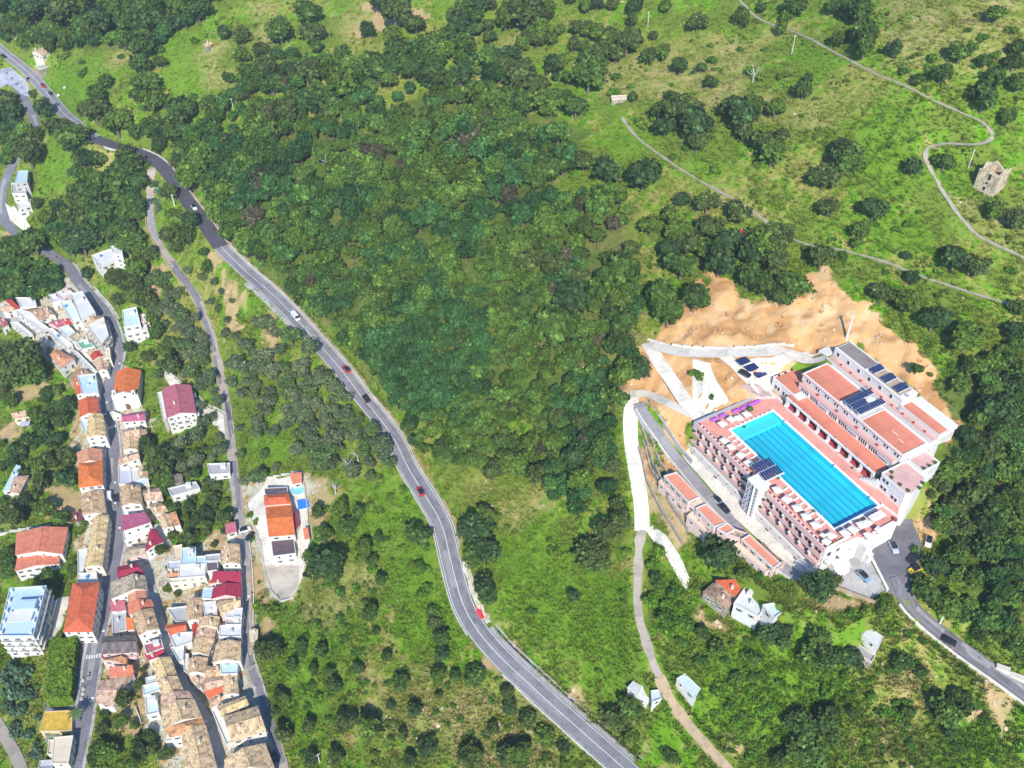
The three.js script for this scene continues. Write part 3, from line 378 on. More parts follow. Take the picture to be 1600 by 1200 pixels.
function house(crop, list, h, roof, rm, wm, label, o = {}) {
  const [ox, oy, k] = CR[crop], q = []; for (let i = 0; i < 8; i += 2) q.push([ox + list[i] * k, oy + list[i + 1] * k]);
  const mx = (q[0][0] + q[1][0] + q[2][0] + q[3][0]) / 4, my = (q[0][1] + q[1][1] + q[2][1] + q[3][1]) / 4, c0 = atH(mx, my, h), Y = o.y !== undefined ? o.y : c0.y;
  let E = q.map(p => onPlane(p[0], p[1], Y)); // eaves corners, clockwise in the picture
  const c = E.reduce((s, p) => s.add(p), V3(0, 0, 0)).multiplyScalar(0.25);
  const gmin = Math.min(...E.map(p => hgt(p.x, p.z))), base = Math.min(gmin, Y - h) - (o.deep || 0.6);
  const t = thing(o.name || 'house', label, o.cat || 'house', [c.x, base, c.z], 0, o.group);
  const grow = 'ABCDEJ'.includes(crop) ? 1.075 : 1; E = E.map(p => { const d = p.clone().sub(V3(c.x, base, c.z)); d.x *= grow; d.z *= grow; return d; });
  const foot = E.map(p => [p.x + c.x, p.z + c.z]); footprints.push({ foot, top: Y }); occPoly(foot, 2);
  const e = Y - base, over = roof === 'flat' ? 0 : 0.35, shrink = p => { const d = Math.hypot(p.x, p.z); return V3(p.x * (1 - over / d), p.y, p.z * (1 - over / d)); };
  const Wc = E.map(shrink), wallA = new Acc(), mid = (a, b, f = 0.5) => a.clone().lerp(b, f), up = (p, y) => V3(p.x, p.y + y, p.z);
  const at0 = p => V3(p.x, 0, p.z);
  const wq = (a, b) => wallA.poly([at0(a), at0(b), b, a], V3(b.x - a.x, 0, b.z - a.z));
  // seen from above the corners run clockwise in the picture, so walls are wound to face outwards
  for (let i = 0; i < 4; i++) wq(Wc[(i + 1) % 4], Wc[i]);
  const roofA = new Acc(), dn = V3(0, -0.22, 0);
  let ridge = null;
  const len = (i) => E[i].distanceTo(E[(i + 1) % 4]);
  if (roof === 'v' || roof === 'h' || roof === 'hip' || roof === 'hiph') {
    const vert = roof === 'v' || roof === 'hip', s = vert ? 0 : 1;              // ridge from the middle of edge s to the middle of edge s+2
    const span = (len(s) + len((s + 2) % 4)) / 2, rh = o.rh !== undefined ? o.rh : span * 0.5 * 0.36;
    const a = E[s], b = E[(s + 1) % 4], c2 = E[(s + 2) % 4], d = E[(s + 3) % 4];
    let r0 = up(mid(a, b, o.rt || 0.5), rh), r1 = up(mid(d, c2, o.rt || 0.5), rh); const hip = roof[1] === 'i';
    const L2 = r0.distanceTo(r1); if (hip) { const f = Math.min(0.42, span * 0.45 / L2); const m0 = mid(r0, r1, f), m1 = mid(r0, r1, 1 - f); r0 = m0; r1 = m1; }
    const along = V3(r1.x - r0.x, 0, r1.z - r0.z);
    roofA.poly([a, r0, r1, d].reverse(), along); roofA.poly([b, c2, r1, r0].reverse(), along);
    if (hip) { roofA.poly([a, b, r0].reverse(), V3(b.x - a.x, 0, b.z - a.z)); roofA.poly([d, r1, c2].reverse(), V3(b.x - a.x, 0, b.z - a.z)); }
    else { const w0 = Wc[s], w1 = Wc[(s + 1) % 4], w2 = Wc[(s + 2) % 4], w3 = Wc[(s + 3) % 4], y = rh - 0.3; wallA.poly([w1, w0, up(mid(w0, w1, o.rt || 0.5), y)]); wallA.poly([w3, w2, up(mid(w3, w2, o.rt || 0.5), y)]); }
    const out = hip ? [a, b, c2, d] : [a, r0, b, c2, r1, d];
    for (let i = 0; i < out.length; i++) { const p = out[i], n = out[(i + 1) % out.length]; roofA.poly([p, p.clone().add(dn), n.clone().add(dn), n]); }
    ridge = [r0, r1];
  } else if (roof === 'shed') { const i = o.hi || 0, rise = o.rh || 1.1, P = E.map((p, j) => j === i || j === (i + 1) % 4 ? up(p, rise) : p); roofA.poly(P.slice().reverse(), V3(E[1].x - E[0].x, 0, E[1].z - E[0].z)); for (let j = 0; j < 4; j++) { const p = P[j], n = P[(j + 1) % 4]; roofA.poly([p, p.clone().add(dn), n.clone().add(dn), n]); }
    for (let j = 0; j < 4; j++) { const a = Wc[j], b = Wc[(j + 1) % 4], ya = P[j].y - E[j].y, yb = P[(j + 1) % 4].y - E[(j + 1) % 4].y; if (ya + yb > 0) wallA.poly([b, a, up(a, Math.max(0.01, ya - 0.25)), up(b, Math.max(0.01, yb - 0.25))]); }
  } else { roofA.poly(E.map(p => up(p, -0.02)).reverse(), V3(E[1].x - E[0].x, 0, E[1].z - E[0].z)); }
  part('wall', wallA.geo(), wm, t);
  const rf = part('roof', roofA.geo(), rm, t);
  if (roof === 'flat') { const ph = o.par !== undefined ? o.par : 0.5; if (ph) { const gs = []; for (let i = 0; i < 4; i++) { const a = E[i], b = E[(i + 1) % 4], L = a.distanceTo(b), an = -Math.atan2(b.z - a.z, b.x - a.x); gs.push(boxAt(0, 0, 0, L + (i % 2 ? -0.02 : 0.26), ph + 0.3, 0.26, 0).rotateY(an).translate((a.x + b.x) / 2, e + ph / 2 - 0.15 + (i % 2 ? 0 : 0.003), (a.z + b.z) / 2)); } part('parapet', mergeGeometries(gs), o.pm || (wm === WL.stone ? WL.cream : wm), t); } }
  else if (ridge && !o.nocap && ridge[0].distanceTo(ridge[1]) > 2) { const [a, b] = ridge, m = mid(a, b); boxMesh('ridge_cap', m.x, m.y + 0.05, m.z, a.distanceTo(b), 0.16, 0.34, o.cap || rm, rf, -Math.atan2(b.z - a.z, b.x - a.x)); }
  // openings on the walls that look towards the valley road and the viewer
  const st = Math.max(1, Math.round(h / 3.1)), storey = h / st, door = !o.nodoor;
  let doorDone = !door;
  if (!o.blind) for (let i = 0; i < 4; i++) {
    const a = Wc[(i + 1) % 4], b = Wc[i], L = Math.hypot(b.x - a.x, b.z - a.z), nx = (b.z - a.z) / L, nz = -(b.x - a.x) / L, mX = (a.x + b.x) / 2, mZ = (a.z + b.z) / 2;
    const sgn = nx * mX + nz * mZ > 0 ? 1 : -1, ux = nx * sgn, uz = nz * sgn, toC = ux * (-c.x - mX) + uz * (-c.z - mZ);
    if (toC < 0 || L < 2.6) continue;
    const ry = Math.atan2(ux, uz), n = Math.max(1, Math.floor(L / (o.pitch || 3.2)));
    for (let s = 0; s < st; s++) for (let w = 0; w < n; w++) {
      const f = (w + 0.5) / n, x = mix(a.x, b.x, f) + ux * 0.03, z = mix(a.z, b.z, f) + uz * 0.03, y = e - (st - s - 0.5) * storey + 0.1, gy = hgt(x + c.x + ux, z + c.z + uz) - base;
      if (y - 0.7 < gy) continue;
      const X = x + c.x + ux * 1.2, Z = z + c.z + uz * 1.2; if (footprints.some(fp => fp.foot !== foot && fp.top > y + base && inPoly(X, Z, fp.foot))) continue;
      if (!doorDone && y - storey < gy + 0.6 && w === Math.floor(n / 2)) { doorDone = true; const d = boxMesh('door', x, gy + 1.05, z, 1.1, 2.2, 0.16, MW_.door[Math.floor(hr() * 3)], t, ry); const hnd = part('handle', BOX, M.rail, d); hnd.scale.set(0.08, 0.06, 1.8); hnd.position.set(0.35, 0, 0); continue; }
      windowAt(t, x, y, z, ry, 0.95 + hr() * 0.15, 1.25, o.ws !== undefined ? o.ws : hr());
      if (o.balc && s > 0 && w % o.balc === 0) { const bb = boxMesh('balcony', x + ux * 0.6, y - 1.0, z + uz * 0.6, o.bw || 2.6, 0.16, 1.1, WL.white, t, ry); const r2 = part('railing', BOX, WL.white, bb); r2.scale.set(1, 5.4, 0.09); r2.position.set(0, 3.2, 0.46); }
    }
  }
  if (roof !== 'flat' && !o.nochim && hr() < 0.6) { const f = 0.25 + hr() * 0.5, p = ridge ? mid(ridge[0], ridge[1], f) : up(mid(E[0], E[2]), 0.6), off = mid(p, E[Math.floor(hr() * 4)], 0.3); const ch = boxMesh('chimney', off.x, off.y + 0.5, off.z, 0.7, 1.5, 0.7, WL.cream, rf); const cp2 = part('chimney_cap', BOX, MW_.cap, ch); cp2.scale.set(1.3, 0.12, 1.3); cp2.position.y = 0.53; }
  if (roof === 'flat' && !o.bare) { const r = hr(); const p = mid(E[0], E[2], 0.2 + 0.4 * hr()); if (r < 0.6) { const ta = part('water_tank', CYL, r < 0.15 ? MW_.tankBlue : MW_.tank, rf); ta.scale.set(1.1, 1.3, 1.1); ta.position.set(p.x, e + 0.65, p.z); } if (r > 0.35) { const hm = mid(E[1], E[3], 0.3); const hx = boxMesh('stair_hut', hm.x, e + 0.9, hm.z, 2.1, 1.8, 1.7, wm, rf, -Math.atan2(E[1].z - E[0].z, E[1].x - E[0].x)); void hx; } }
  t.userData.foot = undefined; delete t.userData.foot; t.eave = e; t.E = E;
  return t;
}
const H = house;
// upper village, between the two streets
H('A', [150, 150, 305, 150, 320, 215, 195, 232], 4, 'flat', R.white, WL.white, 'small white flat-roofed house at the top left end of the village, beside dark trees');
H('A', [50, 180, 95, 162, 178, 236, 140, 246], 4, 'shed', R.red, WL.pink, 'narrow house with a bright red roof strip at the top left of the village');
H('A', [0, 235, 60, 212, 140, 250, 30, 268], 5, 'h', R.pinktan, WL.white, 'pinkish tiled house at the left frame edge above the upper village street');
H('A', [0, 338, 48, 330, 74, 385, 18, 415], 4, 'v', R.rose, WL.white, 'small pink-roofed house at the left frame edge below the upper village street');
H('A', [215, 255, 330, 235, 430, 318, 350, 340], 5, 'h', R.brown, WL.white, 'brown tiled house above the upper village street, left of two brown roofs');
H('A', [335, 232, 440, 236, 490, 295, 415, 312], 4, 'v', R.pinktan, WL.cream, 'dusty pink-brown tiled house, right of the brown tiled one in the upper village');
H('A', [440, 125, 500, 118, 545, 170, 470, 190], 4, 'flat', R.lilac, WL.white, 'small lilac-grey flat roof at the top of the upper village');
H('A', [510, 104, 600, 60, 655, 108, 560, 158], 5, 'flat', R.white, WL.pink, 'pale pink-white flat-roofed house at the top of the upper village near the street');
H('A', [640, 122, 735, 98, 842, 272, 722, 342], 9, 'flat', R.white, WL.white, 'tall bright white apartment house beside the top bend of the village street', { balc: 2 });
H('A', [545, 190, 635, 175, 715, 330, 650, 360], 5, 'flat', R.paleblue, WL.white, 'low white house with pale terraces stacked left of the tall white apartment house');
H('A', [735, 357, 900, 306, 925, 322, 790, 402], 7, 'v', R.tan2, WL.white, 'tan tiled roof directly below the tall white apartment house');
H('A', [790, 404, 925, 330, 965, 480, 905, 560], 8, 'flat', R.white, WL.cream, 'white house with stepped balconies facing the shaded bend of the village street', { balc: 1 });
H('A', [430, 372, 505, 342, 590, 370, 520, 412], 4, 'h', R.rose, WL.pink, 'small house with a washed-out pink roof in the upper village');
H('A', [562, 350, 632, 340, 652, 378, 604, 400], 4, 'shed', R.red, WL.white, 'tiny red shed roof beside the washed-out pink roof');
H('A', [530, 422, 610, 392, 665, 450, 600, 492], 5, 'flat', R.paleblue, WL.white, 'pale blue-white flat roof in the middle of the upper village');
H('A', [618, 492, 735, 440, 772, 468, 660, 530], 5, 'h', R.greytan, WL.white, 'grey tiled roof right below the pale blue-white flat roof');
H('A', [145, 268, 200, 252, 425, 412, 380, 442], 6, 'flat', R.white, WL.white, 'long white row house along the upper village street', { pitch: 4 });
H('A', [430, 440, 470, 425, 640, 560, 590, 590], 5, 'flat', R.white, WL.white, 'white terrace house on the upper street, right of the long white row house');
H('A', [690, 546, 790, 526, 842, 582, 742, 604], 5, 'flat', R.green, WL.white, 'house with a green roof terrace in the wedge between the streets');
H('A', [905, 506, 965, 500, 970, 556, 916, 558], 6, 'shed', R.rust, WL.white, 'small rust-red roof facing the shaded street bend');
H('A', [920, 592, 975, 580, 986, 680, 930, 682], 5, 'flat', R.cream, WL.cream, 'narrow cream flat-roofed house on the street bend');
H('A', [770, 645, 848, 604, 888, 612, 802, 660], 4, 'shed', R.greytan, WL.white, 'grey-brown lean-to beside the bright red roof between the streets');
H('A', [802, 662, 892, 612, 922, 664, 832, 698], 5, 'v', R.red, WL.white, 'bright red tiled roof in the wedge between the streets');
H('A', [836, 706, 976, 686, 958, 790, 880, 792], 6, 'v', R.pinktan, WL.white, 'tan tiled house at the tip where the two village streets meet');
H('A', [640, 605, 700, 640, 860, 800, 815, 790], 3, 'flat', R.white, WL.white, 'thin white terrace wall-house along the lower edge of the upper street', { nodoor: 1, bare: 1 });
H('A', [450, 655, 508, 602, 656, 684, 545, 765], 6, 'hip', R.peach, WL.white, 'peach-orange hipped house below the upper street, beside a clump of dark trees');
H('A', [100, 372, 160, 366, 285, 470, 250, 482], 3, 'flat', R.white, WL.white, 'low white terrace on the valley side of the upper street', { nodoor: 1, bare: 1 });
H('A', [610, 862, 690, 782, 832, 826, 640, 892], 5, 'h', R.brown, WL.stone, 'wide brown tiled roof left of the street junction');
H('A', [702, 852, 850, 832, 872, 990, 742, 1002], 7, 'flat', R.blue, WL.white, 'white house with a light blue roof terrace at the street junction');
H('A', [652, 892, 710, 880, 736, 1000, 680, 1006], 6, 'shed', R.orange2, WL.white, 'narrow orange-red roof attached left of the light blue terrace', { hi: 1 });
H('A', [700, 1066, 872, 1042, 880, 1176, 722, 1200], 7, 'v', R.orange2, WL.white, 'orange-red gabled house opposite the church');
// along the village street
H('B', [720, 90, 792, 70, 800, 180, 762, 212], 6, 'flat', R.paleblue, WL.white, 'white side terrace left of the tan roof opposite the church square', { bare: 1 });
H('B', [792, 60, 916, 45, 940, 228, 776, 246], 8, 'v', R.ochre, WL.white, 'tan tiled house with a tall white end wall on the village street');
H('B', [690, 385, 905, 357, 905, 462, 706, 484], 7, 'v', R.peach, WL.white, 'pale peach gabled roof above the bright orange roof on the street');
H('B', [706, 490, 905, 464, 914, 664, 708, 690], 8, 'hip', R.orange, WL.white, 'bright orange-red hipped roof on the left of the village street');
H('B', [725, 762, 916, 726, 940, 915, 740, 936], 6, 'v', R.tan2, WL.white, 'mottled brown tiled house below the bright orange hipped roof', { rh: 1 });
H('B', [650, 932, 735, 925, 742, 1000, 662, 992], 3, 'shed', R.maroon, WL.stone, 'small maroon shed left of the village street');
H('P', [145, 808, 170.6, 805, 160, 885, 131, 887], 7, 'v', R.ochre, WL.cream, 'long narrow ochre-tiled house along the left of the village street');
H('C', [700, 240, 782, 222, 742, 420, 702, 430], 5, 'flat', R.white, WL.white, 'white flat annex on the left of the long ochre roof', { bare: 1 });
H('B', [1092, 46, 1290, 20, 1292, 92, 1096, 106], 6, 'h', R.magenta, WL.white, 'crimson-magenta roof just below the church front');
H('B', [1095, 182, 1240, 156, 1250, 232, 1104, 262], 6, 'h', R.pinktan, WL.white, 'tan tiled roof on the right of the street, second below the church');
H('B', [1250, 192, 1312, 195, 1315, 258, 1252, 262], 4, 'shed', R.brown, WL.stone, 'small brown lean-to behind the tan roof below the church');
H('B', [1096, 268, 1236, 256, 1226, 350, 1100, 362], 6, 'v', R.tan, WL.white, 'tan tiled roof on the right of the street, third below the church');
H('B', [1065, 422, 1232, 376, 1242, 430, 1066, 492], 6, 'h', R.pinktan, WL.white, 'tan tiled roof with a slanted edge above the grey courtyard');
H('B', [1062, 502, 1160, 472, 1166, 658, 1066, 662], 4, 'flat', R.lilac, WL.white, 'grey-lilac flat roof with a low parapet on the right of the street');
H('B', [1172, 545, 1230, 525, 1312, 600, 1182, 662], 3, 'flat', R.white, WL.white, 'white flat canopy roof behind the grey-lilac flat roof', { bare: 1, nodoor: 1 });
H('B', [1232, 512, 1326, 502, 1320, 598, 1240, 592], 4, 'v', R.tan, WL.stone, 'small tan roof at the edge of the green garden right of the street');
H('B', [1072, 692, 1250, 680, 1258, 840, 1086, 856], 7, 'v', R.tan2, WL.white, 'large mottled tan roof on the right of the street opposite the white van');
H('B', [1276, 722, 1430, 700, 1452, 800, 1302, 816], 5, 'h', R.pinktan, WL.white, 'tan roof behind the large mottled tan roof, away from the street');
H('G', [245, 1168, 490, 1106, 526, 1160, 282, 1232], 4, 'flat', R.grey, WL.white, 'grey flat roof with a white parapet in the gardens above the alley');
H('G', [596, 946, 795, 940, 796, 1028, 616, 1040], 3.5, 'flat', R.grey, WL.white, 'grey flat-roofed garage with white parapet beside the lane');
H('G', [270, 1052, 370, 1040, 382, 1108, 300, 1120], 3, 'shed', R.greybrown, WL.stone, 'dark brown hut in the gardens between street and lane');
H('B', [1088, 968, 1288, 918, 1340, 1002, 1110, 1094], 7, 'shed', R.magenta, WL.white, 'pink and crimson sloping roof on the right of the village street', { hi: 3, rh: 1.4 });
H('C', [1332, 65, 1394, 42, 1456, 150, 1300, 232], 5, 'v', R.crimson, WL.white, 'dark crimson roof set back from the street beside green bushes');
H('E', [268, 42, 366, 18, 402, 128, 312, 150], 5, 'v', R.tan, WL.white, 'tan roof joined to a small orange roof above the crimson house');
H('E', [372, 32, 430, 12, 466, 108, 412, 120], 5, 'shed', R.rust, WL.white, 'small orange tiled roof to the right of the tan one above the alley');
H('C', [1112, 70, 1325, 20, 1330, 52, 1120, 140], 4, 'flat', R.white, WL.white, 'white house front strip below the pink and crimson sloping roof', { bare: 1 });
H('C', [1140, 200, 1290, 185, 1300, 250, 1150, 290], 4, 'h', R.greytan, WL.pink, 'greyish tan roof below the pink and crimson roof');
// lower left
H('C', [160, 80, 592, 30, 546, 252, 150, 262], 7, 'v', R.salmon, WL.white, 'big salmon-roofed villa at the left frame edge', { rt: 0.54, rh: 2.3 });
H('C', [170, 262, 524, 252, 516, 345, 145, 408], 5.5, 'v', R.salmon, WL.white, 'lower front wing of the big salmon villa, with a white gable', { rt: 0.5, rh: 1.6 });
const apartment = H('C', [100, 590, 402, 570, 294, 982, 6, 985], 13, 'flat', R.blue, WL.white, 'tall white apartment block with a light blue roof terrace in the lower left', { par: 0.9, balc: 1, bw: 3.4, bare: 1, pm: R.paleblue });
H('C', [370, 792, 445, 798, 430, 880, 352, 862], 4, 'flat', R.white, WL.white, 'small white cube beside the tall blue-roofed block', { bare: 1 });
H('C', [720, 442, 855, 430, 866, 520, 692, 530], 5, 'flat', R.white, WL.white, 'white flat-roofed house above the long orange-red hipped roof');
H('C', [655, 532, 880, 526, 818, 940, 575, 942], 8, 'hip', R.orange2, WL.white, 'long orange-red hipped roof left of the village street above the crossing');
H('C', [1056, 376, 1215, 346, 1286, 445, 1062, 490], 6, 'h', R.crimson, WL.pink, 'dull crimson roof where the alley leaves the village street');
H('C', [1000, 512, 1285, 456, 1306, 578, 998, 655], 7, 'v', R.greytan, WL.white, 'large weathered grey-tan roof between street and alley', { rt: 0.7 });
H('C', [1145, 602, 1300, 582, 1306, 664, 1146, 690], 6, 'v', R.peach, WL.white, 'pale orange gabled roof between street and alley');
H('C', [1146, 706, 1346, 670, 1376, 744, 1156, 800], 6, 'v', R.salmon, WL.white, 'red-orange roof next to the alley, below the pale orange one');
H('C', [992, 692, 1112, 690, 1122, 758, 992, 770], 5, 'shed', R.rose, WL.white, 'pale pink roof fronting the village street');
H('C', [1010, 800, 1120, 790, 1125, 935, 1012, 968], 3, 'flat', R.grey, WL.white, 'grey walled yard roof with white rim on the street side');
H('C', [1184, 800, 1360, 752, 1416, 925, 1236, 982], 7, 'v', R.tan2, WL.white, 'mottled brown-tan gabled roof beside the dark alley');
H('C', [1130, 842, 1190, 850, 1194, 930, 1134, 936], 4, 'shed', R.orange, WL.white, 'small vivid orange lean-to left of the mottled roof');
H('D', [930, 28, 1204, 15, 1214, 160, 916, 176], 6, 'h', R.greybrown, WL.pink, 'dark grey-brown roof beside the lower pedestrian crossing');
H('D', [916, 182, 1205, 172, 1208, 208, 920, 228], 4, 'flat', R.magenta, WL.pink, 'pink terrace strip below the dark grey-brown roof', { bare: 1 });
H('D', [916, 234, 1050, 204, 1130, 222, 1126, 276], 5, 'h', R.rust, WL.pink, 'orange-tan tiles below the pink terrace strip');
H('D', [988, 312, 1180, 290, 1190, 368, 980, 392], 5, 'shed', R.salmon, WL.white, 'pale salmon roof on the right of the street below the crossing', { rh: 0.7 });
H('D', [890, 428, 1176, 382, 1012, 642, 868, 612], 5, 'h', R.pinktan, WL.white, 'triangular pinkish-tan roof at the street beside dark bushes', { rh: 0.8 });
H('J', [152, 102, 290, 60, 312, 130, 175, 182], 5, 'flat', R.rose, WL.white, 'greyish pink roof with white parapet at the top of the long house row');
H('J', [160, 196, 310, 150, 328, 186, 182, 236], 4, 'shed', R.crimson, WL.white, 'crimson strip roof at the top of the long house row');
H('D', [408, 704, 636, 692, 630, 858, 368, 862], 4, 'flat', R.yellow, WL.ochre, 'low building with a ribbed yellow roof at the bottom left', { par: 0.15, bare: 1 });
H('D', [490, 936, 646, 922, 606, 1150, 470, 1148], 5, 'flat', R.cream, WL.cream, 'beige flat-roofed building below the yellow roof', { par: 0.25, bare: 1 });
H('D', [440, 960, 486, 956, 466, 1074, 430, 1076], 3.5, 'flat', R.cream, WL.cream, 'narrow beige side wing left of the beige flat roof', { bare: 1, nodoor: 1 });
H('D', [365, 1142, 470, 1135, 465, 1200, 350, 1205], 3, 'flat', R.lilac, WL.grey, 'grey flat roof at the bottom frame edge below the beige building', { bare: 1 });
// the long row and the houses between alley and lane
H('J', [218, 262, 376, 210, 436, 378, 264, 424], 7, 'v', R.ochre, WL.white, 'topmost tan roof of the long row left of the dark alley');
H('J', [268, 426, 436, 380, 490, 504, 308, 560], 7, 'v', R.tan, WL.white, 'second tan roof down the long row left of the alley');
H('J', [302, 562, 535, 516, 580, 586, 300, 660], 7, 'v', R.pinktan, WL.white, 'third roof down the long row left of the alley, pinkish tan');
H('J', [302, 662, 580, 588, 650, 742, 330, 842], 7.5, 'v', R.tan, WL.white, 'broad fourth tan roof down the long row left of the alley');
H('J', [335, 838, 655, 752, 690, 850, 380, 922], 7, 'hip', R.rust, WL.white, 'rust-brown hipped roof in the lower part of the long row');
H('J', [480, 862, 690, 832, 790, 1215, 520, 1218], 7, 'v', R.tan, WL.white, 'long tan gable running off the bottom frame edge left of the alley', { rt: 0.5 });
H('J', [165, 402, 258, 376, 280, 410, 170, 442], 4, 'flat', R.paleblue, WL.white, 'upper pale blue lean-to behind the long row', { bare: 1 });
H('J', [140, 472, 280, 432, 290, 498, 146, 552], 4, 'flat', R.paleblue, WL.white, 'middle pale blue flat roof behind the long row', { bare: 1 });
H('J', [160, 566, 250, 546, 270, 700, 172, 722], 4, 'flat', R.paleblue, WL.white, 'lower and largest pale blue flat roof behind the long row');
H('J', [360, 900, 470, 880, 475, 950, 340, 960], 3, 'flat', R.white, WL.white, 'white rubble-edged terrace at the lower back of the long row', { bare: 1, nodoor: 1 });
H('E', [372, 1092, 570, 1080, 564, 1160, 430, 1210], 5, 'flat', R.white, WL.white, 'white flat roof on the right of the alley near the red-orange roof');
H('J', [390, 132, 500, 108, 490, 232, 458, 250], 5, 'flat', R.white, WL.white, 'small white block on the right of the alley below the white flat roof', { bare: 1 });
H('J', [602, 42, 766, 56, 716, 190, 566, 165], 7, 'v', R.tan, WL.white, 'tan gabled roof between alley and lane, right of the white flat roof');
H('J', [546, 226, 710, 220, 690, 350, 540, 346], 7, 'v', R.tan2, WL.white, 'tan roof with a white strip above it, between alley and lane');
H('J', [532, 352, 690, 352, 660, 482, 570, 420], 5, 'v', R.pinktan, WL.white, 'small pinkish tan roof ending in a rubble yard beside the alley');
H('J', [800, 86, 1000, 76, 1002, 240, 756, 252], 7, 'v', R.tan, WL.white, 'broad tan roof beside the lane above the sky-blue flat roof');
H('J', [830, 266, 975, 256, 970, 356, 840, 362], 6, 'flat', R.blue, WL.white, 'sky-blue flat roof between alley and lane', { bare: 1 });
H('J', [700, 285, 826, 300, 836, 372, 692, 390], 6, 'h', R.tan2, WL.white, 'tan roof left of the sky-blue flat roof');
H('J', [690, 402, 832, 382, 846, 458, 682, 510], 6, 'h', R.pinktan, WL.white, 'pinkish roof just above the small red-orange roof');
H('J', [682, 516, 838, 470, 856, 510, 726, 580], 5, 'shed', R.orange2, WL.white, 'small red-orange roof among tan roofs in the lower village');
H('J', [848, 376, 970, 370, 986, 530, 856, 545], 6, 'v', R.tan, WL.white, 'tan roof below the sky-blue roof beside the lane');
H('J', [722, 592, 856, 545, 886, 562, 742, 662], 5, 'h', R.tan2, WL.white, 'brownish roof directly below the small red-orange roof');
H('J', [802, 652, 1040, 560, 1070, 630, 842, 742], 7, 'h', R.ochre, WL.white, 'yellowish tan roof above the large mottled roof near the lane');
H('J', [862, 742, 1150, 656, 1220, 860, 932, 960], 8, 'h', R.tan, WL.white, 'large mottled tan roof with a broad white wall below it near the lane', { rh: 1.6 });
H('J', [870, 1130, 1215, 986, 1300, 1210, 900, 1225], 8, 'v', R.tan, WL.white, 'big tan roof cut by the bottom frame edge between alley and lane');
H('E', [490, 332, 600, 326, 604, 458, 482, 470], 7, 'flat', R.blue, WL.white, 'light blue flat roof of the white house complex left of the lane');
H('E', [606, 406, 690, 400, 690, 464, 608, 464], 6, 'flat', R.blue, WL.white, 'lower light blue roof right of the taller light blue one', { bare: 1 });
H('E', [470, 482, 686, 470, 680, 570, 462, 588], 6, 'flat', R.white, WL.white, 'pinkish white roof terrace of the white house complex');
H('E', [360, 452, 468, 440, 456, 508, 362, 512], 5, 'flat', R.lilac, WL.white, 'lilac terrace left of the white house complex', { bare: 1 });
H('E', [356, 532, 456, 526, 456, 584, 360, 586], 5, 'h', R.peach, WL.white, 'little orange roof left of the white roof terrace');
H('E', [370, 602, 680, 574, 690, 600, 390, 632], 4.5, 'flat', R.cream, WL.cream, 'cream front wing of the white house complex', { bare: 1 });
H('E', [700, 392, 820, 380, 820, 430, 702, 440], 5, 'flat', R.grey, WL.white, 'upper dark grey flat roof between the blue roofs and the lane', { bare: 1 });
H('E', [706, 452, 800, 448, 800, 518, 712, 530], 5, 'flat', R.dark, WL.white, 'lower dark grey flat roof between the blue roofs and the lane', { bare: 1 });
H('E', [836, 312, 990, 292, 996, 458, 840, 462], 6, 'v', R.tan, WL.white, 'tan tiled house beside the lane above the crimson roofs');
H('E', [776, 548, 1004, 550, 1000, 628, 750, 626], 6, 'shed', R.crimson, WL.white, 'upper crimson roof beside the lane', { rh: 1.2 });
H('E', [722, 640, 880, 622, 992, 636, 988, 650], 5, 'shed', R.salmon, WL.pink, 'thin coral strip roof between the two crimson roofs', { rh: 0.3, nodoor: 1 });
H('E', [766, 682, 1000, 644, 1006, 755, 752, 770], 7, 'v', R.crimson, WL.pink, 'lower crimson gabled roof beside the lane');
H('E', [676, 686, 765, 680, 755, 770, 666, 766], 6, 'flat', R.blue, WL.white, 'small light blue square roof left of the lower crimson roof', { bare: 1, par: 0.2 });
H('E', [676, 815, 798, 802, 788, 910, 690, 925], 6, 'flat', R.white, WL.white, 'white terrace roof below the small light blue square roof');
H('E', [802, 795, 1000, 768, 1002, 832, 830, 920], 7, 'h', R.tan, WL.pink, 'tan roof with a pink gable trim below the lower crimson roof');
H('E', [526, 782, 660, 770, 660, 960, 526, 966], 7, 'v', R.tan2, WL.white, 'tall tan tiled house alone between alley and white terrace');
H('E', [330, 1012, 518, 992, 516, 1050, 382, 1096], 6, 'h', R.orange2, WL.white, 'red-orange hipped-looking roof beside the alley bend');
H('E', [562, 972, 640, 962, 602, 1110, 576, 1062], 5, 'v', R.red, WL.white, 'narrow bright red roof right of the red-orange roof');
H('E', [646, 942, 815, 940, 796, 1030, 632, 1022], 7, 'v', R.tan, WL.white, 'tan roof edged with red trim between alley and lane');
H('E', [622, 1034, 782, 1052, 762, 1126, 608, 1112], 6.5, 'v', R.pinktan, WL.pink, 'tan roof just below the roof edged with red trim');
H('E', [900, 866, 1020, 866, 1010, 940, 882, 940], 6, 'flat', R.white, WL.white, 'white flat roof beside the lane, upper one of a white stack', { bare: 1 });
H('E', [892, 950, 1010, 950, 1010, 1012, 882, 1012], 5, 'flat', R.grey, WL.white, 'white-rimmed grey roof terrace beside the lane', { par: 0.9 });
H('E', [832, 1022, 1002, 1022, 1002, 1110, 820, 1112], 5.5, 'flat', R.white, WL.white, 'white flat roof beside the lane, lower one of a white stack');
H('E', [1082, 1060, 1160, 1050, 1155, 1150, 1095, 1160], 3, 'v', R.cream, WL.stone, 'small ruined cream hut on the hill side of the lane');
H('E', [870, 118, 960, 105, 968, 170, 880, 195], 3, 'shed', R.rose, WL.white, 'small pinkish shed roof beside the lane among green shrubs');
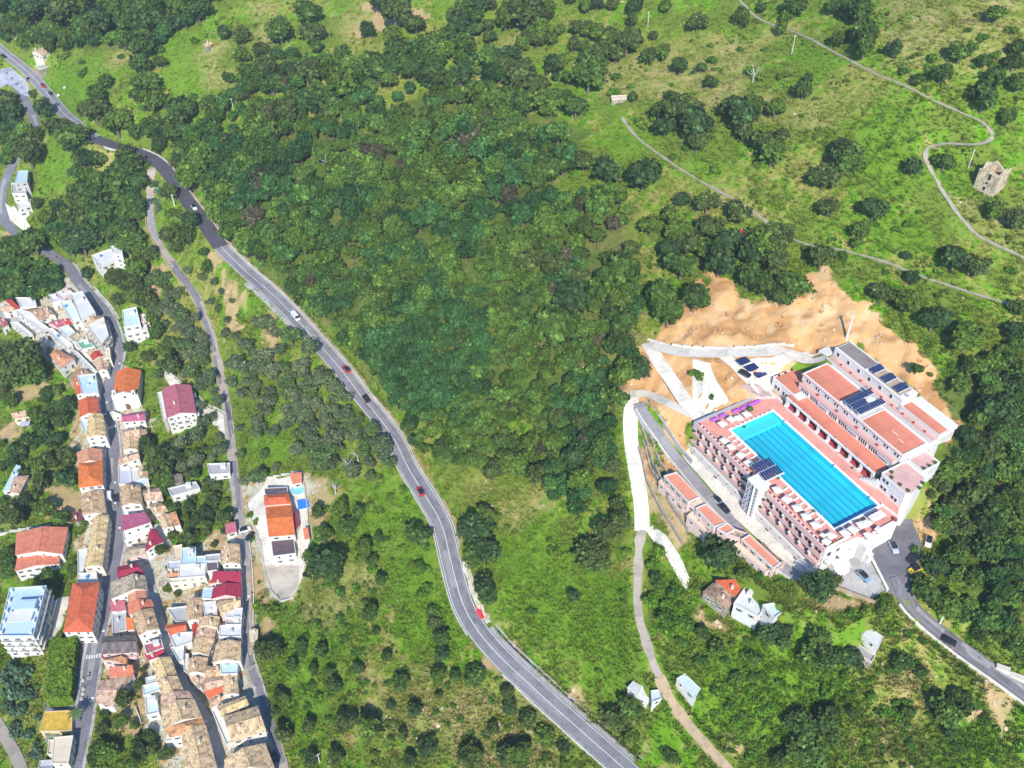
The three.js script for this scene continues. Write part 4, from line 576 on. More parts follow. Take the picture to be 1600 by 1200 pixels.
// the pink house, the villa with the pools, outlying houses
H('G', [190, 268, 450, 236, 496, 486, 230, 532], 9, 'v', R.rose, WL.white, 'white three-storey house with a large pink roof above the village', { cap: R.rose, rh: 1.8, pitch: 2.8, balc: 2 });
H('G', [150, 312, 188, 302, 228, 535, 205, 560], 7, 'flat', R.white, WL.white, 'long white side terrace left of the pink-roofed house', { bare: 1, nodoor: 1 });
H('V', [160, 268, 352, 250, 376, 332, 166, 350], 7, 'hiph', R.orange2, WL.white, 'upper orange roof of the villa with the blue pools', { cap: R.orange2 });
H('V', [174, 358, 380, 340, 406, 576, 200, 592], 7, 'h', R.orange, WL.white, 'main orange gabled roof of the villa with the blue pools', { rh: 1.7 });
H('V', [218, 626, 394, 610, 410, 722, 234, 746], 5, 'flat', R.darkbrown, WL.white, 'dark brown flat roof of the villa lower wing', { par: 0.15, bare: 1 });
H('V', [166, 216, 344, 206, 346, 240, 170, 262], 4, 'flat', R.darkbrown, WL.white, 'dark brown porch roof at the back of the villa', { par: 0.12, bare: 1 });
H('V', [396, 398, 422, 395, 436, 498, 412, 545], 3.5, 'shed', R.crimson, WL.white, 'crimson awning on the right side of the villa', { nodoor: 1, blind: 1, rh: 0.4 });
H('V', [366, 112, 458, 102, 460, 166, 386, 182], 3.5, 'shed', R.salmon, WL.cream, 'small orange-roofed outbuilding above the round pool');
H('V', [470, 540, 510, 535, 520, 604, 480, 616], 3, 'shed', R.salmon, WL.white, 'tiny orange hut at the right edge of the villa yard');
H('A', [1100, 266, 1214, 236, 1250, 384, 1112, 406], 8, 'flat', R.paleblue, WL.white, 'white house with stepped terraces on the hill side of the street bend');
H('A', [1116, 410, 1300, 392, 1312, 430, 1130, 470], 6, 'flat', R.white, WL.white, 'upper stepped terrace below the white hillside house', { bare: 1, nodoor: 1 });
H('A', [1120, 474, 1300, 440, 1290, 470, 1138, 520], 3, 'flat', R.white, WL.white, 'lower stepped terrace below the white hillside house', { bare: 1, nodoor: 1 });
H('A', [1262, 300, 1322, 290, 1326, 345, 1270, 360], 5, 'flat', R.white, WL.pink, 'little white cube right of the white hillside house', { bare: 1 });
H('N', [208, 722, 348, 670, 432, 736, 280, 802], 6, 'flat', R.white, WL.white, 'white flat-roofed house among trees above the village street');
H('N', [352, 652, 430, 642, 440, 716, 368, 700], 8, 'flat', R.white, WL.white, 'small raised white roof block at the back of the white house among trees', { bare: 1 });
H('K', [95, 746, 152, 745, 146, 804, 76, 812], 8, 'flat', R.blue, WL.grey, 'long grey house with a light blue roof end at the left frame edge', { bare: 1 });
H('K', [62, 815, 145, 806, 140, 868, 66, 868], 6, 'flat', R.grey, WL.white, 'grey roof terrace below the light blue roof end', { bare: 1 });
H('K', [86, 915, 162, 900, 166, 932, 100, 950], 5, 'flat', R.white, WL.white, 'white lower house on the hairpin road at the left frame edge');
H('Y', [196, 322, 238, 305, 312, 322, 262, 348], 4, 'h', R.pinktan, WL.cream, 'cream cottage with a tan roof beside the road at the top left');
H('Y', [220, 415, 300, 392, 325, 408, 250, 436], 2.5, 'flat', R.grey, WL.stone, 'ruined grey hut below the cream cottage at the top left', { bare: 1 });
H('Y', [1266, 276, 1310, 264, 1326, 276, 1284, 296], 3, 'h', R.tan, WL.stone, 'tiny stone hut in the meadow at the top left');
H('B', [108, 52, 246, 16, 264, 54, 126, 84], 3.5, 'shed', R.pinktan, WL.cream, 'small tan-roofed hut with a blue canopy in the valley gardens');
H('B', [28, 722, 150, 512, 190, 530, 108, 702], 4, 'shed', R.blue, WL.white, 'long light blue shed roof in the valley gardens', { hi: 1 });
H('B', [136, 616, 252, 592, 172, 748, 98, 738], 4, 'shed', R.pinktan, WL.cream, 'tan roof attached to the light blue shed in the valley gardens', { hi: 3 });
H('Q', [676, 256, 736, 206, 852, 290, 812, 354], 3.6, 'h', R.brown, WL.stone, 'brown-tiled farmhouse below the hotel bungalows', { rh: 1.4 });
H('Q', [742, 202, 850, 196, 906, 244, 858, 288], 3.4, 'shed', R.orange2, WL.stone, 'brick-red lower roof joined to the brown farmhouse', { rh: 0.8 });
H('Q', [846, 320, 915, 220, 1040, 318, 975, 388], 3.4, 'flat', R.white, WL.white, 'white flat-roofed house right of the brown farmhouse');
H('Q', [1000, 330, 1050, 320, 1118, 352, 1060, 400], 2.6, 'flat', R.paleblue, WL.white, 'pale blue terrace at the right end of the white farmhouse', { bare: 1 });
H('Q', [540, 722, 582, 695, 666, 774, 636, 825], 2.2, 'flat', R.paleblue, WL.white, 'pale blue-white caravan-like shed beside the dirt track', { name: 'shed', cat: 'shed', par: 0.1, bare: 1, nodoor: 1 });
H('Q', [272, 770, 305, 732, 402, 795, 386, 860], 2, 'h', R.white, WL.white, 'long white shed beside the track above the big bush', { name: 'shed', cat: 'shed', rh: 0.5, nochim: 1 });
H('Q', [402, 790, 440, 784, 456, 830, 408, 850], 2, 'flat', R.paleblue, WL.white, 'small pale blue shed at the end of the long white shed', { name: 'shed', cat: 'shed', bare: 1, nodoor: 1 });
H('S', [466, 452, 502, 420, 614, 496, 590, 556], 2.2, 'flat', R.white, WL.white, 'white container shed below the lower parking lot', { name: 'shed', cat: 'shed', par: 0.1, bare: 1, nodoor: 1 });
H('S', [412, 546, 438, 512, 574, 600, 552, 636], 1.6, 'flat', R.tin, WL.stone, 'brown roofless-looking stone hut among bushes below the container shed', { bare: 1, nodoor: 1 });
H('P', [1155, 364, 1160, 360, 1176, 367, 1170, 372], 3, 'shed', R.orange2, WL.white, 'tiny white hut with a red roof under the hillside oaks');
H('P', [955, 150, 979, 149, 979, 154, 956, 155], 2, 'flat', R.cream, WL.stone, 'small concrete water tank on the upper hillside', { name: 'water_tank', cat: 'tank', bare: 1, nodoor: 1, blind: 1, par: 0.2 });
// hotel bungalows stepped below the front road
H('T', [130, 104, 268, 62, 530, 340, 402, 398], 5, 'flat', R.terra, WL.pink, 'uppermost salmon-roofed bungalow below the hotel front road', { par: 0.35, pm: WL.white, bare: 1, name: 'bungalow' });
H('T', [492, 470, 602, 422, 836, 630, 694, 680], 5, 'flat', R.terra, WL.pink, 'second salmon-roofed bungalow down the hotel front road', { par: 0.35, pm: WL.white, bare: 1, name: 'bungalow' });
H('T', [732, 700, 850, 642, 930, 708, 834, 760], 5, 'flat', R.terra, WL.pink, 'shortest salmon-roofed bungalow beside the round green tree', { par: 0.35, pm: WL.white, bare: 1, name: 'bungalow' });
H('T', [1012, 822, 1100, 772, 1440, 1090, 1370, 1150], 5, 'flat', R.terra, WL.pink, 'lowest and longest salmon-roofed bungalow, with a dark pergola on top', { par: 0.35, pm: WL.white, bare: 1, name: 'bungalow' });

for (const [l, w] of [[[70, 170, 125, 112, 395, 405, 345, 455], 'uppermost'], [[390, 560, 488, 478, 690, 690, 615, 755], 'second'], [[900, 905, 1008, 832, 1366, 1158, 1285, 1190], 'lowest']]) H('T', l, 2.4, 'flat', R.cream, WL.pink, `pink lower terrace on the valley side of the ${w} bungalow`, { par: 0.5, bare: 1, name: 'terrace', cat: 'terrace', nodoor: 1 });

{ const E = apartment.E, e = apartment.eave, at4 = (u, v) => E[0].clone().lerp(E[1], u).lerp(E[3].clone().lerp(E[2], u), v), an = -Math.atan2(E[1].z - E[0].z, E[1].x - E[0].x); const p = at4(0.62, 0.42); boxMesh('penthouse', p.x, e + 1.2, p.z, 7.5, 2.6, 4.2, R.blue, apartment, an); const q = at4(0.5, 0.62); boxMesh('terrace_roof', q.x, e + 0.9, q.z, 9, 0.2, 5, R.white, apartment, an); for (let k = 0; k < 10; k++) { const s = at4(k % 2 ? 0.08 : 0.92, 0.06 + Math.floor(k / 2) * 0.22); boxMesh('roof_post', s.x, e + 0.8, s.z, 0.9, 1.5, 0.9, WL.white, apartment, an); } }

H('T', [405, 402, 535, 346, 598, 418, 496, 468], 4, 'flat', R.cream, WL.pink, 'pale link block between the uppermost and second bungalow', { par: 0.4, bare: 1, name: 'terrace', cat: 'terrace', nodoor: 1 });
H('T', [842, 764, 940, 712, 1095, 768, 1014, 818], 4, 'flat', R.greytan, WL.pink, 'pale link block between the shortest and lowest bungalow', { par: 0.4, bare: 1, name: 'terrace', cat: 'terrace', nodoor: 1 });
H('T', [1380, 1150, 1445, 1095, 1500, 1090, 1420, 1165], 3, 'flat', R.white, WL.pink, 'white end terrace at the foot of the lowest bungalow', { par: 0.5, bare: 1, name: 'terrace', cat: 'terrace', nodoor: 1 });
H('B', [1330, 850, 1440, 830, 1500, 905, 1390, 930], 4, 'h', R.tan2, WL.white, 'low tan roof between the crimson sloping roof and the gardens', { rh: 0.8 });
H('E', [405, 315, 480, 300, 480, 415, 412, 425], 4, 'flat', R.cream, WL.cream, 'cream flat roof left of the tallest light blue roof', { bare: 1 });
H('E', [360, 870, 520, 850, 520, 980, 430, 975], 3, 'flat', R.grey, WL.white, 'grey rubble courtyard roof left of the tall lone tan house', { bare: 1 });
H('J', [500, 195, 540, 190, 535, 350, 505, 330], 3.5, 'flat', R.white, WL.white, 'slim white strip roof beside the alley opposite the long row', { bare: 1, nodoor: 1 });
H('J', [740, 665, 800, 655, 930, 950, 880, 985], 3, 'flat', R.white, WL.white, 'white yard strip along the left of the large mottled roof', { bare: 1, nodoor: 1, par: 0.7 });
H('B', [1170, 660, 1320, 605, 1325, 655, 1250, 680], 3.5, 'flat', R.paleblue, WL.white, 'pale canopy at the edge of the garden above the large mottled tan roof', { bare: 1, nodoor: 1 });
H('A', [985, 1175, 1010, 1165, 1090, 1195, 1000, 1200], 3, 'flat', R.white, WL.white, 'white forecourt block below the church', { bare: 1, nodoor: 1 });
// ------------------------------------------------------------------ hotel: terraces, pool, main building, in metres along (u) and across (v) the pool
const tiles = dataTex(512, (i, j) => { const h = hash2(Math.floor(i / 8), Math.floor(j / 8)), b = pnoise(i / 64, j / 64, 8), c = pnoise(i / 21.33, j / 21.33, 24), e = (i % 8 === 0 || j % 8 === 0) ? 0.88 : 1, k = (0.84 + 0.09 * h + 0.2 * (b - 0.4) + 0.12 * (c - 0.5) - (c > 0.8 && b > 0.5 ? 0.14 : 0)) * e; return [k, k * 1.01, k * 1.02]; }); tiles.repeat.set(1 / 24, 1 / 24);
const HM = {
  floor: std(0.86, 0.36, 0.275, 0.8, { map: tiles }), floor2: std(0.76, 0.45, 0.39, 0.8, { map: tiles }), roof: std(0.84, 0.28, 0.17, 0.9, { map: tiles }), white: std(0.74, 0.705, 0.68, 0.85, { map: wallTex }), pink: std(0.78, 0.49, 0.46, 0.85, { map: wallTex }), trim: std(0.76, 0.73, 0.70, 0.8),
  dark: std(0.035, 0.025, 0.04, 0.3), crimson: std(0.42, 0.05, 0.06, 0.8), gravel: std(0.30, 0.25, 0.23, 1, { map: grain }), tan: std(0.52, 0.40, 0.30, 1, { map: grain }), coping: std(0.84, 0.82, 0.80, 0.6), steel: std(0.6, 0.62, 0.64, 0.35, { metalness: 0.7 }),
  basin: std(0.04, 0.68, 0.78, 0.5, { map: tiles }), lane: std(0.015, 0.20, 0.40, 0.6), panel: std(0.022, 0.035, 0.115, 0.18), plant: std(0.05, 0.10, 0.02, 1), bloom: std(0.42, 0.10, 0.60, 1), awning: std(0.66, 0.62, 0.64, 0.8), cloth: std(0.80, 0.76, 0.68, 0.85), wood: std(0.30, 0.16, 0.09, 0.7), grey: std(0.42, 0.42, 0.46, 0.8),
};
const at2 = (u, v, y) => { const p = uvw(u, v, y); return [p.x, p.y, p.z]; };
function hthing(name, label, cat, u, v, y, group) { const g = thing(name, label, cat, at2(u, v, y), HTURN, group); g.o = [u, v, y]; return g; }
// a box between u0..u1, v0..v1, y0..y1 below a thing (or below a part already placed)
function hb(name, g, u0, u1, v0, v1, y0, y1, m) { return boxMesh(name, (u0 + u1) / 2 - g.o[0], (y0 + y1) / 2 - g.o[2], -((v0 + v1) / 2 - g.o[1]), u1 - u0, y1 - y0, v1 - v0, m, g); }
const hbG = (g, u0, u1, v0, v1, y0, y1) => boxAt((u0 + u1) / 2 - g.o[0], (y0 + y1) / 2 - g.o[2], -((v0 + v1) / 2 - g.o[1]), u1 - u0, y1 - y0, v1 - v0);
function plate(name, g, outline, hole, y0, y1, m) { const s = new THREE.Shape(); const f = (l, sh) => { for (let k = 0; k < l.length; k += 2) { const a = l[k] - g.o[0], b = l[k + 1] - g.o[1]; k ? sh.lineTo(a, b) : sh.moveTo(a, b); } }; f(outline, s); if (hole) { const h = new THREE.Path(); f(hole, h); s.holes.push(h); } const e = new THREE.ExtrudeGeometry(s, { depth: y1 - y0, bevelEnabled: false }); e.rotateX(-Math.PI / 2); e.translate(0, y0 - g.o[2], 0); return part(name, e, m, g); }
const ring4 = (g, u0, u1, v0, v1, y0, y1, w = 0.3) => mergeGeometries([hbG(g, u0, u1, v0, v0 + w, y0, y1), hbG(g, u0, u1, v1 - w, v1, y0, y1), hbG(g, u0, u0 + w, v0 + w, v1 - w, y0, y1), hbG(g, u1 - w, u1, v0 + w, v1 - w, y0, y1)]);
// --- pool terrace building
const DECK = [-8.5, -8.4, 54.5, -8.2, 55.4, 3.6, 57.6, 6.4, 56.6, 19.8, 53.4, 23.6, 43, 23.8, -8, 24], POOLH = [-0.9, -0.9, 50.5, -0.9, 50.5, 19.4, -0.9, 19.4], POOL = [0, 0, 49.6, 0, 49.6, 18.5, 0, 18.5];
const T = hthing('hotel_terrace_building', 'white hotel block with pink balcony tiers, carrying the salmon pool terrace on its roof', 'hotel', 23, 0, -13);
plate('wall', T, DECK, POOLH, -13, -0.32, HM.white);
plate('terrace_floor', T, DECK, POOLH, -0.318, 0, HM.floor);
hb('rim_wall', T, -9.3, -8.5, -9.2, 24.5, -3, 0.5, HM.grey);
hb('rim_wall', T, -8.5, -2, 24, 24.7, -3, 0.6, HM.white);
// parapet along the tiers: white posts with dark gaps, pink coping
hb('parapet', T, -8.4, 21.6, -9.0, -8.4, -1.2, 0.75, HM.pink); hb('parapet', T, 28.2, 54.5, -9.0, -8.4, -1.2, 0.75, HM.pink);
for (let k = 0; k < 33; k++) { const u = -7.6 + k * 1.9; if (u > 20.6 && u < 28.2) continue; hb('railing_gap', T, u, u + 1.15, -8.38, -8.0, 0.02, 0.9, HM.dark); hb('railing_post', T, u + 1.15, u + 1.9, -8.36, -7.98, 0.02, 1.0, HM.trim); }
[[-3.5, -9.5], [-6.6, -10.2]].forEach(([y, vf], lv) => {
  for (const [a, b] of [[-8.4, 22.2], [27.7, 54.4]]) {
    hb('balcony_slab', T, a, b, vf, -8.39, y - 0.25, y, HM.trim); hb('balcony_parapet', T, a, b, vf - 0.18, vf, y - 0.6, y + 1.1, HM.pink);
    hb('balcony_floor', T, a + 0.1, b - 0.1, vf + 0.02, -8.45, y + 0.003, y + 0.03, HM.pink);
    const n = Math.round((b - a) / 4.4), st = (b - a) / n;
    for (let k = 0; k < n; k++) { const u = a + k * st; if (k) hb('divider', T, u - 0.12, u + 0.12, vf + 0.02, -8.45, y + 0.03, y + 2.2, HM.white);
      const d = hb('balcony_door', T, u + 0.9, u + st - 0.9, -8.52, -8.4, y + 0.03, y + 2.3, HM.trim); for (const s of [-0.25, 0.25]) { const p = part('pane', BOX, HM.dark, d); p.scale.set(0.42, 0.88, 1.3); p.position.set(s, -0.02, 0); }
      const f = hb('planter', T, u - 0.45, u + 0.45, vf - 0.5, vf + 0.3, y + 1.0, y + 1.3, HM.dark); const c = part('plant', new THREE.IcosahedronGeometry(0.5, 1), k % 3 ? HM.dark : HM.plant, f); c.scale.set(1, 2.2, 1); c.position.y = 0.7; if (k === 0) { f.position.x += 0.7; } }
  }
});
hb('plinth', T, -8.4, 22.2, -10.9, -8.41, -13, -9.0, HM.white); hb('plinth', T, 27.7, 54.4, -10.9, -8.41, -13, -9.0, HM.white); hb('plinth_parapet', T, -8.4, 22.2, -11.1, -10.9, -9.6, -8.2, HM.white); hb('plinth_parapet', T, 27.7, 54.4, -11.1, -10.9, -9.6, -8.2, HM.white);
for (let k = 0; k < 14; k++) { const u = -6.6 + k * 4.4; if (u > 20.5 && u < 28) continue; hb('plinth_opening', T, u, u + 1.4, -10.98, -10.88, -12.6, -10.6, k % 3 ? HM.grey : HM.dark); hb('plinth_vent', T, u + 1.8, u + 2.4, -11.15, -11.08, -8.9, -8.5, HM.dark); }
// stair tower on the front, with its panels
hb('stair_tower', T, 22.3, 27.6, -12.2, -7.6, -13, 3.0, HM.white); hb('stair_tower_roof', T, 22.1, 27.8, -12.4, -7.2, 3.0, 3.3, HM.trim);
for (let r = 0; r < 10; r++) for (const c of [0, 1]) { const u = 22.65 + c * 1.5, y = -11 + r * 1.35; const p = hb('tower_window', T, u, u + 1.25, -12.26, -12.2, y, y + 1.1, HM.grey); const q = part('pane', BOX, HM.dark, p); q.scale.set(0.36, 0.7, 1.6); q.position.set(r % 2 ? 0.2 : -0.2, 0, 0); }
hb('tower_fin', T, 25.75, 26.0, -12.7, -12.2, -12, 3.2, HM.trim); for (let r = 0; r < 9; r++) hb('tower_slot', T, 26.5, 26.9, -12.25, -12.18, -10.6 + r * 1.5, -9.6 + r * 1.5, HM.dark);
// end wall with entrance stairs
for (let k = 0; k < 5; k++) hb('entrance_step', T, 54.9 + k * 0.9, 55.8 + k * 0.9, -4.6, 1.6, -13, -7.4 - k * 0.8, HM.white);
hb('entrance_canopy', T, 54.9, 58.6, -3.4, 0.6, -4.6, -4.3, HM.trim); hb('entrance_door', T, 54.95, 55.12, -2.6, -0.4, -7.4, -5.0, HM.dark); hb('end_balcony', T, 54.9, 56.4, -7.8, -4.2, -6.2, -5.2, HM.white); hb('end_balcony', T, 55.0, 56.6, 1.6, 3.6, -5.0, -4.0, HM.white);
for (let k = 0; k < 3; k++) hb('end_window', T, 54.85, 55.05, -7 + k * 3.6, -5.8 + k * 3.6, -3.6, -2.3, HM.dark);
hb('end_parapet', T, 54.2, 54.7, -8.2, 3.6, -0.2, 0.8, HM.trim); hb('end_parapet', T, 56.7, 57.3, 8.5, 19.2, -9, 0.7, HM.trim); hb('curved_stair_wall', T, 56.4, 59.2, 4.6, 8.2, -10, -2.2, HM.white); hb('curved_stair_wall', T, 58.9, 60.6, 5.2, 7.4, -11, -5.2, HM.white);
// --- pool
const PL = hthing('swimming_pool', 'turquoise lane swimming pool with white edge on the salmon terrace', 'pool', 25, 9, -2.4);
hb('basin_floor', PL, -0.7, 50.3, -0.7, 19.2, -2.4, -2.1, HM.basin);
part('basin_wall', mergeGeometries([hbG(PL, -0.7, 50.3, -0.7, 0, -2.1, -0.02), hbG(PL, -0.7, 50.3, 18.5, 19.2, -2.1, -0.02), hbG(PL, -0.7, 0, 0, 18.5, -2.1, -0.02), hbG(PL, 49.6, 50.3, 0, 18.5, -2.1, -0.02)]), HM.basin, PL);
plate('coping', PL, [-0.89, -0.89, 50.49, -0.89, 50.49, 19.39, -0.89, 19.39], POOL, -0.02, 0.07, HM.coping);
for (let k = 0; k < 7; k++) { const v = 2.35 + k * 2.3; const l = hb('lane_line', PL, 5.2, 47.4, v - 0.17, v + 0.17, -2.1, -2.09, HM.lane); const c = part('lane_mark', BOX, HM.lane, l); c.scale.set(0.008, 1, 3.2); c.position.set(-0.5, 0, 0); const c2 = part('lane_mark', BOX, HM.lane, l); c2.scale.set(0.008, 1, 3.2); c2.position.set(0.5, 0, 0); }
hb('shallow_step', PL, 0, 4.4, 0, 18.5, -2.09, -1.25, std(0.10, 0.68, 0.76, 0.5));
hb('end_band', PL, 49.35, 49.6, 0.1, 18.4, -1.6, -0.05, std(0.02, 0.22, 0.55, 0.5));
for (let k = 0; k < 9; k++) hb('start_block', PL, -0.75, -0.25, 1.3 + k * 1.95, 1.9 + k * 1.95, 0.07, 0.45, HM.steel);
for (const [u, v] of [[6, 0.1], [44, 0.1], [6, 18.4], [30, 18.4], [46, 18.4]]) { const l = hb('pool_ladder', PL, u - 0.25, u + 0.25, v - 0.3, v + 0.3, -0.6, 0.8, HM.steel); l.scale.x *= 0.4; }
{ const n = 96, g = new THREE.PlaneGeometry(49.6, 18.5, n * 2, 72); g.rotateX(-Math.PI / 2); const p = g.attributes.position; for (let k = 0; k < p.count; k++) { const x = p.getX(k), z = p.getZ(k); p.setY(k, 0.10 * (fbm(x / 1.4 + 9, z / 1.4 + 4, 3) - 0.5)); } g.computeVertexNormals();
  const w = part('water', g, new THREE.MeshPhysicalMaterial({ color: new THREE.Color().setRGB(0.72, 0.95, 1.0), roughness: 0.02, transmission: 1, thickness: 0, ior: 1.33 }), PL); w.position.set(24.8 - 25, -0.16 + 2.4, -(9.25 - 9)); }
// --- solar canopy over the stair tower
function solar(name, label, u0, u1, v0, v1, y, rows, cols, gap, o = {}) { // rows of panels across u, each row of cols panels along v
  const g = hthing(name, label, 'solar panels', (u0 + u1) / 2, (v0 + v1) / 2, y - (o.leg || 2.4)); const du = (u1 - u0 + gap) / rows - gap, dv = (v1 - v0) / cols;
  for (let r = 0; r < rows; r++) { const a = u0 + r * (du + gap);
    for (let c = 0; c < cols; c++) { if (o.skip && o.skip(r, c)) continue; const b = v0 + c * dv; const p = hb('solar_panel', g, a, a + du, b + 0.06, b + dv - 0.1, y - 0.04, y + 0.04, HM.panel); p.rotation.z = -0.16; if (o.frames !== 0) { const f = part('panel_frame', BOX, HM.steel, p); f.scale.set(1.03, 0.6, 0.04); f.position.set(0, 0.1, 0.52); } }
    hb('support_beam', g, a + du / 2 - 0.08, a + du / 2 + 0.08, v0, v1, y - 0.35, y - 0.2, HM.trim);
    hb('frame_edge', g, a + du + 0.02, a + du + gap - 0.06, v0, v1, y - 0.2, y - 0.06, HM.trim);
    for (const v of [v0 + 0.3, v1 - 0.4]) hb('leg', g, a + du / 2 - 0.07, a + du / 2 + 0.07, v, v + 0.14, y - (o.leg || 2.4), y - 0.3, HM.steel); }
  return g;
}
solar('solar_array', 'two rows of blue solar panels on the stair tower reaching over the pool edge', 19.6, 26.8, -9.0, -1.6, 5.0, 2, 8, 0.55, { leg: 5 });
solar('solar_array', 'three big rows of blue solar panels on the main hotel roof around a white tank', 16.8, 24.6, 31.6, 43.2, 13, 3, 11, 0.35, { skip: (r, c) => r === 1 && c > 5 });
{ const g = hthing('water_tank', 'white round tank between the solar panels on the main hotel roof', 'tank', 20.7, 40.2, 10.55); const c = part('tank', new THREE.CylinderGeometry(1.7, 1.7, 2.2, 24), HM.trim, g); c.position.y = 1.1; const l = part('lid', new THREE.SphereGeometry(1.72, 24, 8, 0, 6.2832, 0, 1.2), HM.trim, g); l.scale.y = 0.35; l.position.y = 2.1; }
[[9.9, 'uppermost'], [15.4, 'middle'], [21.0, 'lowest']].forEach(([u, w]) => solar('solar_array', `${w} of the three small solar panel rows on the rear hotel roof`, u, u + 2.6, 49.6, 55.0, 13.9, 1, 6, 0.3, { leg: 0.9 }));
[[1162, 564, 'leftmost'], [1175, 574, 'middle'], [1188, 584, 'rightmost']].forEach(([px, py, w]) => { const p = atH(px, py, 2.2); const g = thing('solar_carport', `${w} of three small solar panels on posts beside the hotel ramp`, 'solar panels', [p.x, p.y - 2.2, p.z], HTURN); for (let k = 0; k < 2; k++) { const m = boxMesh('solar_panel', -0.8 + k * 1.6, 2.2, 0, 1.5, 0.08, 4.4, HM.panel, g); m.rotation.z = -0.1; } boxMesh('support_beam', 0, 2.05, 0, 3.2, 0.12, 0.3, HM.trim, g); boxMesh('post', 0, 1, 0, 0.22, 2.1, 0.22, HM.steel, g); });
// --- main building
const B = hthing('hotel_main_building', 'long white hotel with a red arcade facing the pool and salmon flat roofs', 'hotel', 20, 34, -1);
hb('arcade_floor', B, 0, 41, 24.0, 29.7, -1, 0.12, HM.crimson); hb('back_wall', B, 0, 41.6, 29.4, 30.0, 0.12, 4.0, std(0.16, 0.02, 0.03, 0.8)); hb('end_wall', B, -0.3, 0.2, 24.1, 30, 0, 4.0, HM.white); hb('end_wall', B, 40.8, 41.2, 26, 30, 0, 4.0, HM.white);
hb('arcade_beam', B, -0.3, 41.2, 24.0, 24.7, 3.3, 4.0, HM.white); hb('arcade_roof', B, -0.3, 41.2, 24.05, 29.9, 4.0, 4.22, HM.roof); hb('roof_edge', B, -0.3, 41.2, 23.75, 24.05, 3.9, 4.5, HM.trim);
hb('pool_side_wall', B, 1.0, 36.5, 23.35, 23.6, 0, 0.75, HM.white);
for (let k = 0; k <= 8; k++) { const u = 0.6 + k * 5.0; hb('pier', B, u - 0.45, u + 0.45, 24.05, 24.9, 0.12, 3.3, HM.white); hb('pier_base', B, u - 0.7, u + 0.7, 23.5, 24.04, 0, 0.9, HM.trim);
  if (k < 8) { const d = hb('arcade_door', B, u + 0.9, u + 4.1, 29.25, 29.4, 0.14, 2.6, HM.dark); void d; for (let s = 0; s < 3; s++) hb('red_awning_strip', B, u + 0.7 + s * 1.3, u + 1.6 + s * 1.3, 26.2, 28.2, 0.13, 0.85, HM.crimson); hb('floor_lamp_post', B, u + 2.2, u + 2.5, 24.0, 24.3, 4.23, 4.75, HM.dark); } }
hb('first_floor', B, -1.2, 42.4, 29.9, 43, -1, 7.3, HM.white); hb('upper_terrace_floor', B, -1.1, 42.3, 29.95, 31.6, 7.3, 7.36, HM.floor2); hb('terrace_parapet', B, -1.2, 42.4, 29.6, 29.9, 6.9, 8.1, HM.pink); hb('window_ledge', B, -1.0, 42.2, 29.72, 29.9, 4.5, 4.75, HM.trim);
for (let k = 0; k < 9; k++) { const u = 0.4 + k * 4.6; for (let s = 0; s < 4; s++) { const w = hb('window', B, u + s * 0.92, u + s * 0.92 + 0.66, 29.76, 29.9, 4.8, 6.7, HM.trim); const p = part('pane', BOX, HM.dark, w); p.scale.set(0.84, 0.92, 1.4); }
  if (k % 3 === 2) hb('awning', B, u - 0.2, u + 3.8, 28.9, 29.75, 6.3, 6.5, HM.grey); if (k % 2) hb('terrace_chair', B, u + 1.4, u + 2.2, 30.4, 31.1, 7.37, 8.0, HM.crimson); }
hb('second_floor', B, -2, 43.6, 31.6, 42.6, 7.3, 10.4, HM.white);
for (let k = 0; k < 10; k++) { const u = 0.2 + k * 4.5; for (let s = 0; s < 2; s++) { const w = hb('window', B, u + s * 1.15, u + s * 1.15 + 0.8, 31.48, 31.6, 8.5, 9.7, HM.trim); const p = part('pane', BOX, HM.dark, w); p.scale.set(0.82, 0.86, 1.4); } }
hb('flat_roof', B, -1.7, 15.4, 31.9, 42.3, 10.4, 10.47, HM.roof); hb('flat_roof', B, 15.5, 25.0, 31.9, 42.3, 10.4, 10.46, HM.white); hb('flat_roof', B, 25.1, 43.3, 31.9, 42.3, 10.4, 10.47, HM.roof);
part('roof_parapet', ring4(B, -2.02, 43.62, 31.58, 42.62, 10.38, 10.85, 0.3), HM.trim, B); hb('roof_edge', B, -2.3, 43.9, 31.2, 31.57, 10.2, 10.6, HM.pink); hb('roof_divider', B, 15.2, 15.5, 31.9, 42.3, 10.4, 11.0, HM.trim); hb('roof_divider', B, 25.0, 25.3, 31.9, 42.3, 10.4, 10.8, HM.trim);
hb('rear_walk', B, -2, 43.6, 42.62, 44.9, -1, 9.2, HM.trim); hb('rear_walk_floor', B, -1.6, 43.2, 42.9, 43.9, 9.2, 9.24, HM.floor2);
for (const u of [34, 37.5]) hb('roof_pipe', B, u, u + 2.2, 37.2 - (u - 34) * 0.3, 37.4 - (u - 34) * 0.3, 10.48, 10.62, HM.cloth);
